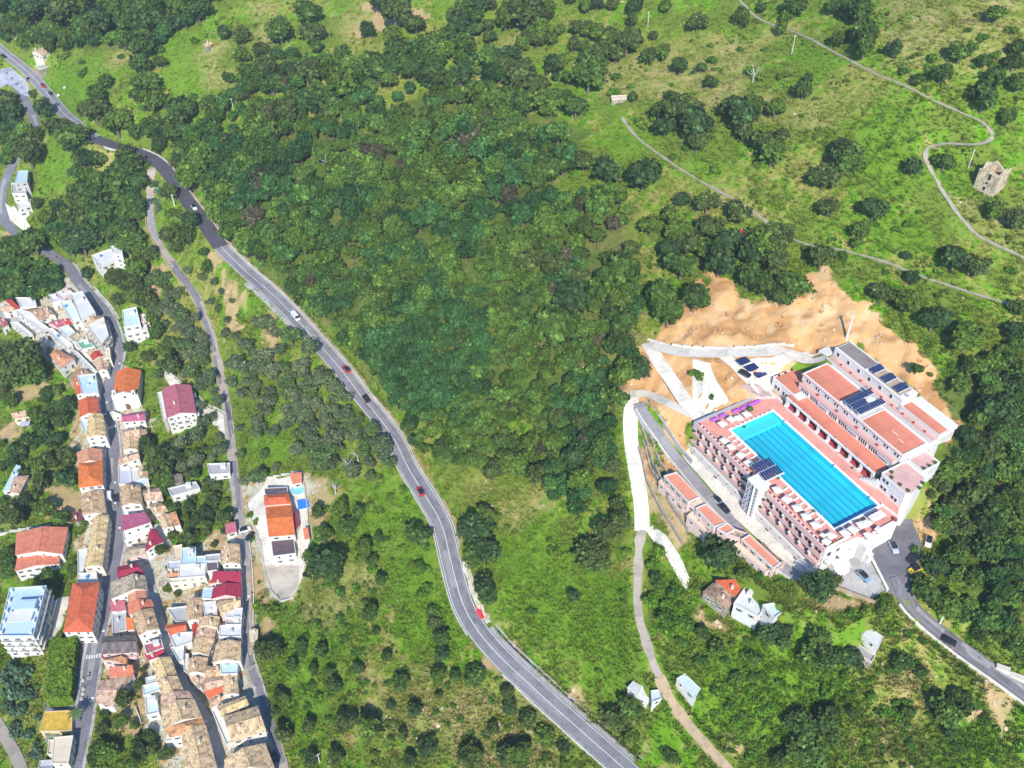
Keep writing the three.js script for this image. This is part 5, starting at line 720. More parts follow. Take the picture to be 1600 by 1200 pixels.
// --- wing at the ramp
const LW = hthing('hotel_wing', 'white low hotel wing with a salmon roof at the ramp end of the arcade', 'hotel', -5, 33, -3);
hb('wall', LW, -10, 0.9, 26.2, 41, -3, 4.8, HM.white); hb('flat_roof', LW, -9.7, 0.6, 26.5, 40.7, 4.8, 4.87, HM.roof); part('roof_parapet', ring4(LW, -10.03, 0.93, 26.17, 41.03, 4.7, 5.15), HM.trim, LW);
for (const u of [-8.2, -4.2]) for (let s = 0; s < 2; s++) { const w = hb('window', LW, u + s * 1.4, u + s * 1.4 + 1.1, 26.05, 26.2, 1.4, 3.2, HM.trim); const p = part('pane', BOX, HM.dark, w); p.scale.set(0.84, 0.86, 1.4); }
for (let k = 0; k < 4; k++) hb('roof_vase', LW, -9.8, -9.2, 28 + k * 3, 28.6 + k * 3, 5.15, 5.7, HM.dark);
hb('link_roof', LW, 0.95, 3.2, 26.2, 31.5, 3.6, 5.0, HM.cloth);
// --- corner house and right terrace
const CT = hthing('hotel_corner_house', 'white corner house with a pink roof at the parking end of the pool', 'hotel', 49, 29, -9);
plate('wall', CT, [44, 23.6, 53.8, 23.6, 55, 25.5, 52.2, 34.2, 44, 34.2], null, -9, 6.8, HM.white); plate('flat_roof', CT, [44.3, 23.9, 53.6, 23.9, 54.6, 25.6, 52, 33.9, 44.3, 33.9], null, 6.8, 6.86, HM.floor2);
hb('roof_parapet', CT, 43.9, 53.9, 23.4, 23.65, 6.6, 7.15, HM.trim); hb('roof_parapet', CT, 43.7, 52.3, 34.2, 34.6, 6.6, 7.3, HM.trim); hb('roof_parapet', CT, 43.7, 44.0, 23.65, 34.2, 6.6, 7.15, HM.trim);
for (const [u, y] of [[45, 4.6], [45, 1.4], [49.6, 1.0]]) { for (let s = 0; s < 2; s++) { const w = hb('window', CT, u + s * 1.4, u + s * 1.4 + 1.1, 23.45, 23.6, y, y + 1.5, HM.trim); const p = part('pane', BOX, HM.dark, w); p.scale.set(0.86, 0.88, 1.4); } }
for (const [u, v] of [[44.8, 26], [46.5, 24.3], [50, 24.3], [53, 24.6], [54, 28.5], [53, 31]]) { const c = hb('roof_plant', CT, u, u + 0.8, v, v + 0.8, 6.87, 7.6, HM.plant); void c; }
for (let k = 0; k < 6; k++) hb('diagonal_stair', CT, 38.2 + k * 0.95, 39.2 + k * 0.95, 21.6 + k * 0.25, 22.9 + k * 0.25, -0.1, 0.5 + k * 0.55, HM.white);
hb('stair_gate', CT, 42.6, 43.9, 24.2, 28, 0, 3.4, HM.dark);
const RT = hthing('hotel_side_terrace', 'white block with a pink roof terrace beside the trees right of the hotel', 'hotel', 46, 39, -2);
hb('wall', RT, 43.7, 49.8, 35.2, 43.2, -6, 6.8, HM.white); hb('terrace_floor', RT, 44, 49.5, 35.5, 42.9, 6.8, 6.85, HM.floor2); part('roof_parapet', ring4(RT, 43.67, 49.83, 35.17, 43.23, 6.6, 7.2), HM.trim, RT); for (const v of [36, 38.4, 41]) hb('roof_plant', RT, 49, 49.7, v, v + 0.7, 7.2, 7.9, HM.plant);
// --- rear building
const RB = hthing('hotel_rear_building', 'white rear hotel building with three solar rows and dark gravel roof against the cut slope', 'hotel', 20, 50, -1);
hb('lower_storey', RB, -5, 43.4, 45.2, 56, -1, 9.6, HM.white); hb('terrace_floor', RB, -4.8, 43.2, 45.5, 48.5, 9.6, 9.64, HM.floor2); hb('terrace_parapet', RB, -5.1, 43.5, 44.95, 45.2, 9.3, 10.3, HM.white);
hb('upper_storey', RB, -5, 26.6, 48.6, 55.8, 9.6, 12.9, HM.white); hb('upper_storey', RB, 26.7, 43.2, 48.4, 54, 9.6, 11.0, HM.white);
hb('flat_roof', RB, -4.6, 9.0, 49.4, 55.4, 12.9, 12.96, HM.gravel); hb('flat_roof', RB, 9.6, 24.4, 49.3, 55.4, 12.9, 12.95, HM.tan); hb('flat_roof', RB, 24.5, 26.5, 48.7, 55.7, 12.9, 12.97, HM.trim); hb('flat_roof', RB, 27.4, 42.8, 48.7, 52.8, 11.0, 11.06, HM.roof); hb('flat_roof', RB, 26.8, 43.1, 52.9, 57.5, 9.6, 11.1, HM.trim);
hb('roof_divider', RB, 9.05, 9.55, 48.7, 55.7, 12.9, 13.5, HM.trim); part('roof_parapet', mergeGeometries([hbG(RB, -5.03, 26.63, 48.57, 49.2, 12.88, 13.3), hbG(RB, -5.03, 26.63, 55.5, 55.83, 12.88, 13.2)]), HM.trim, RB);
for (let k = 0; k < 9; k++) { const w = hb('window', RB, -2 + k * 5, -0.9 + k * 5, 45.06, 45.2, 7.4, 8.8, HM.trim); const p = part('pane', BOX, HM.dark, w); p.scale.set(0.84, 0.86, 1.3); const c = hb('terrace_lamp', RB, 0.4 + k * 4.8, 0.9 + k * 4.8, 46.6, 47.1, 9.65, 10.3, HM.crimson); void c; }
for (let k = 0; k < 6; k++) { const w = hb('window', RB, -3.4 + k * 5, -2.2 + k * 5, 48.46, 48.6, 10.6, 12.2, HM.trim); const p = part('pane', BOX, HM.dark, w); p.scale.set(0.84, 0.9, 1.4); }
for (const [u, v, y] of [[14, 45.6, 9.65], [27, 47, 9.65], [25.6, 51, 12.98]]) hb('air_unit', RB, u, u + 0.9, v, v + 0.7, y, y + 0.9, HM.grey);
hb('corner_block', RB, 42, 45.2, 43.3, 46.6, -1, 8.6, HM.white); hb('ramp_house', RB, -9.5, -5.4, 46, 51, -1, 9.8, HM.white);
hb('ramp_wall', RB, -14, -5.4, 41.6, 45.8, -2, 6.4, HM.white);
// --- parasols, loungers, planters on the terrace
const cone = (() => { const g = new THREE.ConeGeometry(2.0, 0.75, 4, 1, true); g.rotateY(Math.PI / 4); const v = new THREE.BoxGeometry(2.84, 0.22, 0.04); const a = [g.translate(0, 0.37, 0)]; for (let k = 0; k < 4; k++) { const q = v.clone().translate(0, -0.1, 1.41).rotateY(k * Math.PI / 2); a.push(q); } return mergeGeometries(a.map(x => { if (!x.index) return x; const y = x.toNonIndexed(); return y; })); })();
const poleG = new THREE.CylinderGeometry(0.04, 0.05, 2.4, 8).translate(0, 1.2, 0);
function parasolAt(px, py, label, s = 1, group) { const p = onPlane(px, py, 2.5); const g = thing('parasol', label, 'parasol', [p.x, 0.01, p.z], HTURN + (hash2(px, py) - 0.5) * 0.5, group); const c = part('canopy', cone, HM.cloth, g); c.scale.setScalar(s); c.position.y = 2.25; part('pole', poleG, HM.steel, g); const b = boxMesh('base', 0, 0.06, 0, 0.7, 0.12, 0.7, HM.grey, g); void b; return g; }
const Lf = [[1129, 661, 'nearest the back left corner'], [1143, 654, 'second along the back edge'], [1155, 652, 'third along the back edge'], [1167, 646, 'nearest the flower planters'], [1132, 687, 'uppermost'], [1143, 697, 'second'], [1157.5, 710, 'third'], [1170, 722, 'just above the solar canopy']];
Lf.forEach(([x, y, w], k) => parasolAt(x, y, k < 4 ? `cream parasol on the terrace behind the pool head, ${w}` : `cream parasol left of the upper pool half, ${w}`, 0.9, 'cream parasols round the pool'));
[[1215, 764, 'just below the solar canopy'], [1230, 779, 'second from the solar canopy'], [1246, 792.5, 'third from the solar canopy'], [1260, 806, 'fourth from the solar canopy'], [1275, 819, 'nearest the lower pool corner']].forEach(([x, y, w]) => parasolAt(x, y, `cream parasol left of the lower pool half, ${w}`, 0.95, 'cream parasols round the pool'));
[[1286, 835, 'small one by the lower pool corner', 0.55], [1299, 835.5, 'beside the lower pool corner', 0.9], [1292, 845, 'at the outer terrace corner', 0.8], [1321, 832, 'second from the lower pool corner', 0.95], [1333.5, 826, 'third from the lower pool corner', 0.95], [1346.5, 819, 'fourth from the lower pool corner', 0.9], [1356.5, 815.5, 'next to the white pavilion', 0.85], [1357, 835, 'standing apart near the stair wall', 0.8], [1374, 826, 'at the terrace edge above the parking lot', 0.75]].forEach(([x, y, w, s]) => parasolAt(x, y, `cream parasol below the pool foot, ${w}`, s, 'cream parasols round the pool'));
{ const p = onPlane(1371, 806, 2.6); const g = thing('pavilion', 'long white canopy pavilion at the pool foot above the parking lot', 'pavilion', [p.x, 0.01, p.z], HTURN); boxMesh('canopy', 0, 2.5, 0, 2.6, 0.16, 5.4, HM.cloth, g); boxMesh('ridge', 0, 2.66, 0, 0.3, 0.2, 5.0, HM.trim, g); for (const a of [-1, 1]) for (const b of [-1, 1]) boxMesh('post', a * 1.15, 1.2, b * 2.5, 0.12, 2.4, 0.12, HM.steel, g); boxMesh('table', 0, 0.75, 0, 0.9, 0.06, 2.4, HM.wood, g); }
{ const bed = hthing('sun_lounger', 'white sun lounger', 'sun lounger', 0, 0, 0); boxMesh('frame', 0, 0.3, 0, 1.9, 0.1, 0.66, HM.trim, bed); boxMesh('mattress', -0.2, 0.39, 0, 1.3, 0.09, 0.6, HM.cloth, bed); const bk = boxMesh('backrest', 0.72, 0.52, 0, 0.7, 0.09, 0.6, HM.cloth, bed); bk.rotation.z = 0.5; for (const a of [-0.8, 0.8]) for (const b of [-0.28, 0.28]) boxMesh('leg', a, 0.13, b, 0.07, 0.26, 0.07, HM.steel, bed); let first = true; const lay = (u, v, t, label) => { const o = first ? bed : bed.clone(); if (!first) { o.name = numbered('sun_lounger'); scene.add(o); } first = false; const p = uvw(u, v, 0.01); o.position.copy(p); o.rotation.y = HTURN + t; o.userData = { label, category: 'sun lounger', group: 'white sun loungers round the pool' }; };
  const W8 = ['first', 'second', 'third', 'fourth', 'fifth', 'sixth', 'seventh', 'eighth', 'ninth', 'tenth', 'eleventh', 'twelfth'];
  for (let k = 0; k < 7; k++) lay(2.5 + k * 2.3, -2.6, Math.PI / 2, `white sun lounger on the upper left pool side, ${W8[k]} from the pool head`); for (let k = 0; k < 8; k++) lay(30 + k * 2.4, -2.6, Math.PI / 2, `white sun lounger on the lower left pool side, ${W8[k]} below the solar canopy`); for (let k = 0; k < 6; k++) lay(51.9, 2 + k * 2.3, 0, `white sun lounger at the pool foot, ${W8[k]} from the outer corner`); }
const blob = (seed, r) => { const g = new THREE.IcosahedronGeometry(r, 2), p = g.attributes.position; for (let k = 0; k < p.count; k++) { const v = new THREE.Vector3().fromBufferAttribute(p, k), s = 0.75 + 0.55 * fbm(v.x * 3 + seed, v.y * 3 + v.z * 2.3, 2); p.setXYZ(k, v.x * s, v.y * s * 0.8, v.z * s); } g.computeVertexNormals(); return g; };
[[1116, 655.5, 'first'], [1129, 649.5, 'second'], [1150, 642, 'third'], [1162, 637, 'fourth'], [1173, 632, 'fifth'], [1183, 628, 'sixth']].forEach(([x, y, w], k) => { const p = onPlane(x, y, 0.6); const g = thing('flower_planter', `planter of purple flowers on the terrace back edge, ${w} from the left`, 'planter', [p.x, 0.01, p.z], HTURN, 'purple planters'); boxMesh('box', 0, 0.25, 0, 1.0, 0.5, 2.6, HM.wood, g); for (let s = 0; s < 3; s++) { const m = part('blossom', blob(k * 3 + s, 0.62), HM.bloom, g); m.position.set(0, 0.75, -0.9 + s * 0.9); } });
[[1171, 641, 'large dark potted shrub behind the pool head', 1.4], [1163, 667, 'small pot at the pool head', 0.6], [1309, 707, 'pot on the pool side opposite the arcade', 0.5], [1322, 713, 'second pot opposite the arcade', 0.5], [1332, 731, 'third pot opposite the arcade', 0.5], [1302, 845, 'reddish potted shrub near the outer terrace corner', 0.9], [1330, 836, 'dark red potted shrub between two parasols', 0.9], [1368, 828, 'round red potted shrub at the terrace edge', 1.0], [1398, 813, 'orange-red potted shrub at the end of the low terrace wall', 0.9], [1216, 747, 'pot beside the solar canopy', 0.6], [1272, 799, 'pot on the lower left pool side', 0.6]].forEach(([x, y, l, s], k) => { const p = onPlane(x, y, 0.5); const g = thing('potted_shrub', l, 'plant', [p.x, 0.01, p.z]); const c = part('pot', new THREE.CylinderGeometry(0.4, 0.3, 0.5, 12).translate(0, 0.25, 0), HM.roof, g); c.scale.setScalar(s); const m = part('foliage', blob(40 + k, 0.8), k > 4 && k < 9 ? std(0.28, 0.07, 0.05, 1) : HM.plant, g); m.scale.setScalar(s); m.position.y = 0.9 * s; });
{ const g = hthing('terrace_wall', 'low white wall across the terrace beside the corner house', 'wall', 53, 19.8, 0); const m = boxMesh('wall', 0, 0.4, 0, 6.4, 0.8, 0.35, HM.trim, g); m.rotation.y = 0.12; }
{ const a = onPlane(1352, 861, -10), b = onPlane(1385, 926, -10), c = a.clone().lerp(b, 0.5); const g = thing('retaining_wall', 'white retaining wall between the upper and lower parking lots', 'wall', [c.x, -12, c.z], -Math.atan2(b.z - a.z, b.x - a.x)); boxMesh('wall', 0, 1.7, 0, a.distanceTo(b), 3.8, 0.5, HM.white, g); boxMesh('coping', 0, 3.7, 0, a.distanceTo(b), 0.2, 0.8, HM.trim, g); }
{ const g = hthing('pergola', 'dark brown wooden pergola on the lowest bungalow roof', 'pergola', 0, 0, 0); const p = atH(1200, 866, 2.5); g.position.set(p.x, hgt(p.x, p.z) + 1.5, p.z); for (let k = 0; k < 12; k++) boxMesh('slat', -3.6 + k * 0.66, 1.9, 0, 0.4, 0.1, 2.6, HM.wood, g); for (const a of [-1, 1]) boxMesh('beam', 0, 1.8, a * 1.1, 8, 0.14, 0.14, HM.wood, g); for (const a of [-1, 1]) for (const b of [-1, 1]) boxMesh('post', a * 3.6, 0.9, b * 1.1, 0.14, 1.8, 0.14, HM.wood, g); }
// --- cut slope: pylon above the rear building
occPoly(uvPoly([-9.5, -13, 58, -13, 60, 24, 55, 34, 44, 57, -10, 57, -10, 24]), 2);
// ------------------------------------------------------------------ trees and ground cover
function leafCrown(seed, lobes, leaves, flat, leafSize) { // a crown of unit radius: leaf sprays spread over uneven lobes round a loose core
  const r = rng(seed), L = []; for (let k = 0; k < lobes; k++) { const a = r() * 6.283, e = Math.pow(r(), 0.8) * 1.2 - 0.2, d = 0.35 + 0.35 * r(); L.push([Math.cos(a) * Math.cos(e) * d, Math.sin(e) * d * flat, Math.sin(a) * Math.cos(e) * d, 0.34 + 0.26 * r(), 0.7 + 0.6 * r()]); } L.push([0, 0.05, 0, 0.55, 1]);
  const pos = [], col = [];
  const quad = (c, n, s, k) => { const t = new THREE.Vector3(r() - 0.5, r() - 0.5, r() - 0.5).cross(n).normalize(), b = n.clone().cross(t); const P = [[-1, -0.7], [0.2, -1], [1, 0.3], [-0.3, 1]].map(([x, y]) => c.clone().addScaledVector(t, x * s).addScaledVector(b, y * s)); for (const i of [0, 1, 2, 0, 2, 3]) { pos.push(P[i].x, P[i].y, P[i].z); col.push(k, k, k * (0.9 + 0.2 * r())); } };
  for (let i = 0; i < leaves; i++) { const l = L[Math.floor(r() * L.length)], n = new THREE.Vector3(r() * 2 - 1, r() * 2 - 0.75, r() * 2 - 1).normalize(), rad = l[3] * (0.72 + 0.48 * r()); const c = new THREE.Vector3(l[0] + n.x * rad, l[1] + n.y * rad * flat, l[2] + n.z * rad); n.add(new THREE.Vector3((r() - 0.5) * 2.2, (r() - 0.5) * 2.0 + 0.35, (r() - 0.5) * 2.2)).normalize(); quad(c, n, leafSize * (0.6 + 0.8 * r()), l[4] * (0.55 + 0.9 * r() * r())); }
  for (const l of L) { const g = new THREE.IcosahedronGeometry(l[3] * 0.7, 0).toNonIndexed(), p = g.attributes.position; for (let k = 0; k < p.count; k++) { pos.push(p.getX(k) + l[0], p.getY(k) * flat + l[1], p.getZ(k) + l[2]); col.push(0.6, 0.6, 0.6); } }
  const g = new THREE.BufferGeometry(); g.setAttribute('position', new THREE.Float32BufferAttribute(pos, 3)); g.setAttribute('color', new THREE.Float32BufferAttribute(col, 3)); g.computeVertexNormals(); return g;
}
function trunkGeo(seed) { const r = rng(seed), gs = [new THREE.CylinderGeometry(0.055, 0.1, 1.0, 7).translate(0, 0.5, 0)]; for (let k = 0; k < 4; k++) { const g = new THREE.CylinderGeometry(0.02, 0.05, 0.7, 5).translate(0, 0.35, 0); g.rotateZ(0.5 + 0.4 * r()); g.rotateY(k * 1.6 + r()); g.translate(0, 0.75, 0); gs.push(g); } return mergeGeometries(gs); }
const leafMat = (r, g, b) => matt(r, g, b, { vertexColors: true, side: THREE.DoubleSide });
const bark = std(0.16, 0.12, 0.09, 1), barkPale = std(0.55, 0.52, 0.48, 0.9);
const KIND = {
  oak: { crowns: [0, 1, 2, 3, 4, 5].map(k => leafCrown(100 + k, 8 + k, 900, 0.85, 0.115)), mats: [[0.072, 0.126, 0.028], [0.090, 0.156, 0.030], [0.058, 0.106, 0.034], [0.110, 0.178, 0.028], [0.092, 0.130, 0.034]].map(c => leafMat(...c)), tint: ['dark green', 'mid green', 'blackish green', 'fresh green', 'olive-brown'], word: 'oak', name: 'oak_tree', cat: 'tree' },
  olive: { crowns: [0, 1, 2, 3].map(k => leafCrown(200 + k, 9, 760, 0.9, 0.10)), mats: [[0.135, 0.178, 0.074], [0.112, 0.158, 0.070], [0.155, 0.19, 0.09], [0.105, 0.17, 0.05]].map(c => leafMat(...c)), tint: ['grey-green', 'dusty green', 'pale silvery', 'soft green'], word: 'olive tree', name: 'olive_tree', cat: 'tree' },
  bush: { crowns: [0, 1, 2].map(k => leafCrown(300 + k, 7, 420, 0.75, 0.15)), mats: [[0.11, 0.23, 0.020], [0.085, 0.18, 0.025], [0.16, 0.25, 0.03], [0.105, 0.185, 0.095]].map(c => leafMat(...c)), tint: ['bright green', 'deep green', 'yellow-green', 'bluish green'], word: 'bush', name: 'bush', cat: 'bush' },
};
const TRUNKS = [0, 1, 2].map(k => trunkGeo(500 + k));
const trees = { oak: [], olive: [], bush: [] };
function plantAt(kind, px, py, r, o = {}) { const d0 = atH(px, py); const rm = Math.max(0.6, r / F * depthOf(d0)); const hc = kind === 'bush' ? rm * 0.55 : rm * 1.15; const p = atH(px, py, hc), y = hgt(p.x, p.z); trees[kind].push({ px, py, r, rm, x: p.x, y, z: p.z, hc, rp: rm / depthOf(p), ...o }); }
function TL(kind, list, o) { for (let k = 0; k < list.length; k += 3) plantAt(kind, list[k], list[k + 1], list[k + 2], o); }
// hillside above the hotel
TL('oak', [1308, 10, 14, 1340, 15, 20, 1350, 48, 22, 1352, 72, 18, 1312, 60, 12, 1395, 77, 12, 1557, 20, 15, 1500, 82, 16, 1535, 95, 11, 1592, 75, 14, 1585, 97, 14, 1482, 135, 26, 1472, 112, 18, 1540, 150, 25, 1555, 122, 18, 1590, 128, 16, 1245, 8, 18, 1230, 25, 10, 1220, 45, 10, 1262, 125, 9, 1255, 142, 13, 1370, 108, 8, 1435, 125, 10, 1212, 170, 15, 1208, 238, 22, 1222, 212, 12, 1322, 250, 24, 1288, 278, 20, 1315, 232, 22, 1477, 252, 17, 1427, 262, 14, 1575, 185, 12]);
TL('oak', [1297, 322, 17, 1367, 325, 20, 1345, 357, 17, 1552, 330, 14, 1585, 342, 16, 1337, 380, 9, 1417, 400, 8, 1492, 405, 20, 1527, 415, 20, 1425, 435, 12, 1377, 457, 18, 1417, 470, 20, 1460, 497, 23, 1512, 527, 26, 1590, 520, 18, 1285, 402, 22, 1590, 480, 14]);
plantAt('oak', 920, 312, 15, { brown: 1 });
TL('oak', [950, 265, 24, 1007, 270, 26, 1067, 312, 14, 1105, 317, 18, 1017, 350, 20, 1050, 337, 16, 1155, 332, 18, 1112, 355, 24, 1135, 375, 22, 1065, 365, 22, 1075, 380, 20, 1047, 390, 20, 1065, 415, 24, 987, 387, 15, 1125, 405, 28, 1107, 390, 22, 1175, 395, 24, 1170, 430, 24, 1192, 380, 26, 1190, 440, 22, 1085, 465, 25, 1035, 465, 30, 1045, 487, 26, 970, 502, 24, 975, 425, 28, 955, 432, 24, 905, 432, 18, 890, 465, 30, 862, 410, 22, 825, 410, 18, 970, 470, 22, 870, 515, 34, 812, 475, 26, 850, 450, 18, 1215, 375, 26, 1215, 410, 22, 1242, 445, 24, 1222, 462, 18]);
TL('oak', [825, 20, 26, 850, 15, 18, 840, 50, 18, 862, 60, 11, 932, 50, 13, 980, 65, 22, 940, 82, 20, 962, 80, 14, 872, 97, 14, 920, 117, 26, 992, 8, 14, 1040, 10, 10, 1090, 35, 14, 1160, 27, 14, 1190, 12, 9, 1020, 55, 9, 1012, 87, 13, 1035, 80, 14, 1062, 102, 15, 1097, 105, 9, 815, 120, 24, 840, 135, 22, 900, 165, 20, 855, 155, 22, 815, 162, 20, 1052, 150, 12, 1032, 170, 16, 1065, 175, 26, 1090, 195, 26, 1040, 195, 18, 1090, 220, 18, 990, 152, 8, 1140, 165, 18, 1162, 180, 26, 1175, 162, 18, 1165, 207, 16, 1192, 220, 18, 1112, 127, 12, 912, 250, 18, 860, 262, 22]);
TL('oak', [482, 20, 20, 437, 45, 22, 487, 50, 20, 410, 77, 14, 495, 72, 11, 617, 20, 26, 595, 5, 16, 575, 47, 12, 415, 105, 20, 450, 107, 14, 535, 85, 16, 482, 110, 22, 612, 55, 18, 650, 37, 16, 625, 80, 22, 590, 105, 22, 670, 70, 24, 720, 37, 22, 725, 67, 20, 675, 115, 26, 645, 107, 18, 720, 117, 18, 790, 25, 20, 757, 150, 30, 535, 130, 28, 505, 155, 24, 425, 130, 18, 445, 175, 26, 785, 160, 22, 700, 55, 20]);
TL('oak', [100, 17, 24, 50, 15, 20, 15, 42, 16, 37, 42, 18, 75, 60, 13, 105, 57, 16, 140, 45, 22, 160, 30, 24, 175, 15, 20, 212, 15, 24, 200, 35, 20, 237, 25, 24, 265, 35, 16, 307, 10, 22, 350, 51, 11, 378, 57, 13, 375, 85, 15, 357, 122, 9, 387, 112, 18, 222, 70, 22, 220, 100, 18, 250, 95, 11, 225, 130, 20, 215, 147, 14, 240, 157, 20, 165, 127, 12, 152, 147, 16, 147, 172, 22, 180, 192, 24, 210, 207, 14, 282, 177, 22, 325, 162, 16, 240, 202, 24, 275, 207, 22, 250, 225, 14, 287, 237, 22, 70, 172, 15, 90, 197, 20, 112, 214, 25, 137, 247, 17, 42, 237, 26, 15, 232, 20, 10, 155, 18, 10, 180, 22, 18, 212, 14, 57, 210, 11, 195, 240, 17, 200, 265, 26, 52, 147, 9, 300, 275, 24, 280, 255, 14]);
TL('oak', [146, 304, 26, 175, 283, 30, 198, 254, 20, 122, 312, 18, 163, 330, 24, 204, 330, 20, 187, 359, 18, 117, 341, 22, 73, 341, 14, 87, 324, 12, 58, 318, 10, 93, 371, 20, 128, 379, 22, 52, 379, 22, 26, 385, 22, 204, 379, 20, 216, 321, 14, 221, 283, 12, 262, 302, 13, 277, 344, 20, 262, 367, 15, 292, 367, 18, 277, 385, 15, 296, 344, 14, 319, 394, 9, 323, 417, 11, 212, 325, 10, 204, 354, 14, 179, 362, 18, 204, 383, 16, 215, 423, 20, 204, 442, 20, 225, 465, 16, 177, 433, 15, 183, 469, 12, 235, 396, 14, 148, 372, 13, 121, 362, 16, 112, 388, 12, 137, 427, 10]);
// valley gardens
TL('oak', [35, 562, 32, 17, 583, 22, 49, 583, 22, 10, 552, 16, 23, 447, 20, 66, 447, 15, 7, 457, 18, 245, 517, 14, 213, 463, 13, 236, 471, 12, 240, 496, 12, 259, 545, 16, 231, 557, 12, 271, 568, 17, 203, 543, 9, 87, 640, 12, 17, 625, 12, 105, 632, 12, 96, 657, 14, 65, 671, 12, 84, 691, 14, 44, 687, 12, 28, 701, 13, 59, 727, 14, 75, 717, 10, 105, 715, 14, 105, 748, 16, 61, 755, 14, 35, 785, 14, 70, 794, 16, 17, 806, 20, 94, 811, 14, 133, 817, 6, 227, 694, 14, 245, 727, 24, 262, 710, 18, 271, 700, 12, 259, 748, 14, 10, 865, 11, 12, 880, 12, 16, 893, 11, 75, 899, 12, 112, 888, 9]);
TL('oak', [192, 1091, 14, 217, 1070, 10, 163, 1117, 8, 158, 1140, 11, 152, 1168, 14, 168, 1179, 15, 146, 1188, 12, 189, 1128, 12, 210, 1133, 8, 215, 1156, 10, 240, 1172, 10, 234, 1151, 12, 220, 1170, 12, 206, 1191, 12, 259, 1179, 12, 224, 1046, 6, 305, 812, 12, 322, 821, 10, 352, 809, 13, 315, 803, 10, 268, 838, 8, 291, 842, 12, 252, 859, 9, 335, 851, 6, 366, 842, 8, 261, 921, 7, 277, 928, 6, 422, 1016, 18, 410, 1012, 12, 438, 1088, 11, 431, 1112, 8, 443, 1139, 12]);
TL('bush', [401, 950, 9, 415, 952, 9, 428, 956, 10, 392, 805, 6, 393, 843, 5, 400, 815, 5]);
TL('bush', [15, 1050, 16, 38, 1052, 15, 20, 1078, 18, 45, 1085, 13, 12, 1100, 14, 30, 1110, 14, 25, 1140, 12, 45, 1150, 10, 55, 1180, 12, 35, 1175, 10, 58, 1165, 8, 60, 1120, 7, 243, 270, 9, 254, 272, 9, 262, 283, 8, 243, 288, 9, 250, 300, 10, 245, 315, 9, 258, 265, 7, 248, 325, 7], { blue: 1 });
// olives between lane and highway
TL('olive', [271, 576, 15, 304, 577, 12, 327, 588, 12, 332, 611, 9, 338, 628, 11, 314, 604, 7, 314, 635, 8, 330, 651, 9, 318, 663, 13, 281, 693, 16, 264, 700, 12, 311, 681, 14, 342, 682, 7, 345, 700, 11, 334, 714, 8, 251, 709, 14, 262, 726, 14, 283, 731, 10, 304, 721, 12, 332, 755, 7]);
TL('olive', [374, 570, 17, 365, 598, 10, 378, 614, 11, 404, 570, 16, 423, 583, 15, 474, 574, 17, 446, 597, 13, 421, 625, 12, 461, 618, 12, 493, 597, 13, 486, 618, 14, 493, 635, 12, 456, 642, 14, 477, 651, 14, 482, 668, 14, 490, 690, 12, 465, 700, 10, 496, 717, 12, 402, 744, 14, 376, 712, 10, 384, 752, 10, 412, 709, 9, 376, 668, 7, 430, 731, 8, 409, 668, 8, 395, 600, 10, 415, 505, 17, 455, 527, 19, 480, 545, 17, 505, 587, 16, 525, 607, 14, 385, 540, 14, 415, 560, 15, 455, 612, 12, 540, 645, 17, 520, 687, 18, 550, 665, 12, 584, 672, 14, 598, 690, 16, 570, 690, 14, 520, 640, 13, 505, 655, 12, 540, 620, 11, 402, 742, 14, 462, 702, 11, 487, 687, 10, 505, 722, 18, 520, 700, 16, 597, 708, 16, 612, 722, 11, 440, 545, 11, 432, 520, 10]);
TL('olive', [308, 450, 8, 330, 470, 8, 345, 455, 6, 340, 482, 7, 355, 500, 7, 352, 520, 8, 368, 525, 8, 335, 440, 8, 362, 470, 6, 258, 472, 11, 271, 487, 14, 285, 500, 14, 300, 520, 14, 280, 540, 14, 295, 555, 11, 318, 545, 12, 320, 565, 10, 245, 585, 9, 305, 495, 9, 296, 423, 8, 317, 433, 9, 233, 440, 9]);
// between villa, village and highway
TL('oak', [510, 882, 26, 492, 870, 16, 517, 899, 16, 570, 855, 15, 542, 820, 16, 655, 835, 19, 742, 830, 24, 757, 808, 20, 740, 867, 20, 760, 924, 20, 530, 792, 15, 592, 840, 9, 595, 905, 10, 580, 875, 11, 677, 960, 12, 580, 952, 12, 692, 705, 18, 742, 717, 16, 770, 735, 18, 758, 862, 22, 640, 665, 14, 650, 690, 12, 495, 800, 12, 505, 835, 14, 560, 800, 12]);
TL('oak', [578, 962, 12, 680, 975, 12, 689, 996, 14, 692, 1022, 12, 502, 1019, 12, 560, 1045, 10, 604, 1025, 9, 625, 1069, 16, 686, 1057, 14, 712, 1057, 10, 741, 1057, 16, 648, 1110, 12, 522, 1072, 12, 441, 1095, 11, 444, 1148, 14, 482, 1133, 12, 540, 1127, 19, 578, 1139, 21, 668, 1168, 16, 630, 1150, 9, 639, 1188, 12, 733, 1183, 20, 769, 1139, 12, 793, 1083, 12, 796, 1104, 13, 791, 1180, 16, 485, 1185, 13, 522, 1185, 14, 686, 1086, 7, 610, 1104, 7, 587, 987, 7, 470, 1010, 10, 455, 1040, 10, 490, 1045, 9, 515, 1050, 9]);
TL('oak', [824, 1124, 15, 852, 1147, 16, 810, 1176, 22, 880, 1170, 12, 799, 1108, 10, 895, 932, 10, 930, 873, 24, 965, 1124, 26, 985, 1106, 20, 988, 1150, 16, 720, 700, 14, 800, 720, 24, 900, 710, 28, 905, 750, 20, 870, 690, 20, 840, 740, 18, 950, 830, 24, 920, 860, 20, 972, 810, 18, 950, 620, 18, 965, 790, 13, 760, 690, 16, 830, 690, 18, 780, 690, 16, 940, 700, 16, 955, 730, 14, 910, 660, 18, 870, 650, 18, 930, 640, 16]);
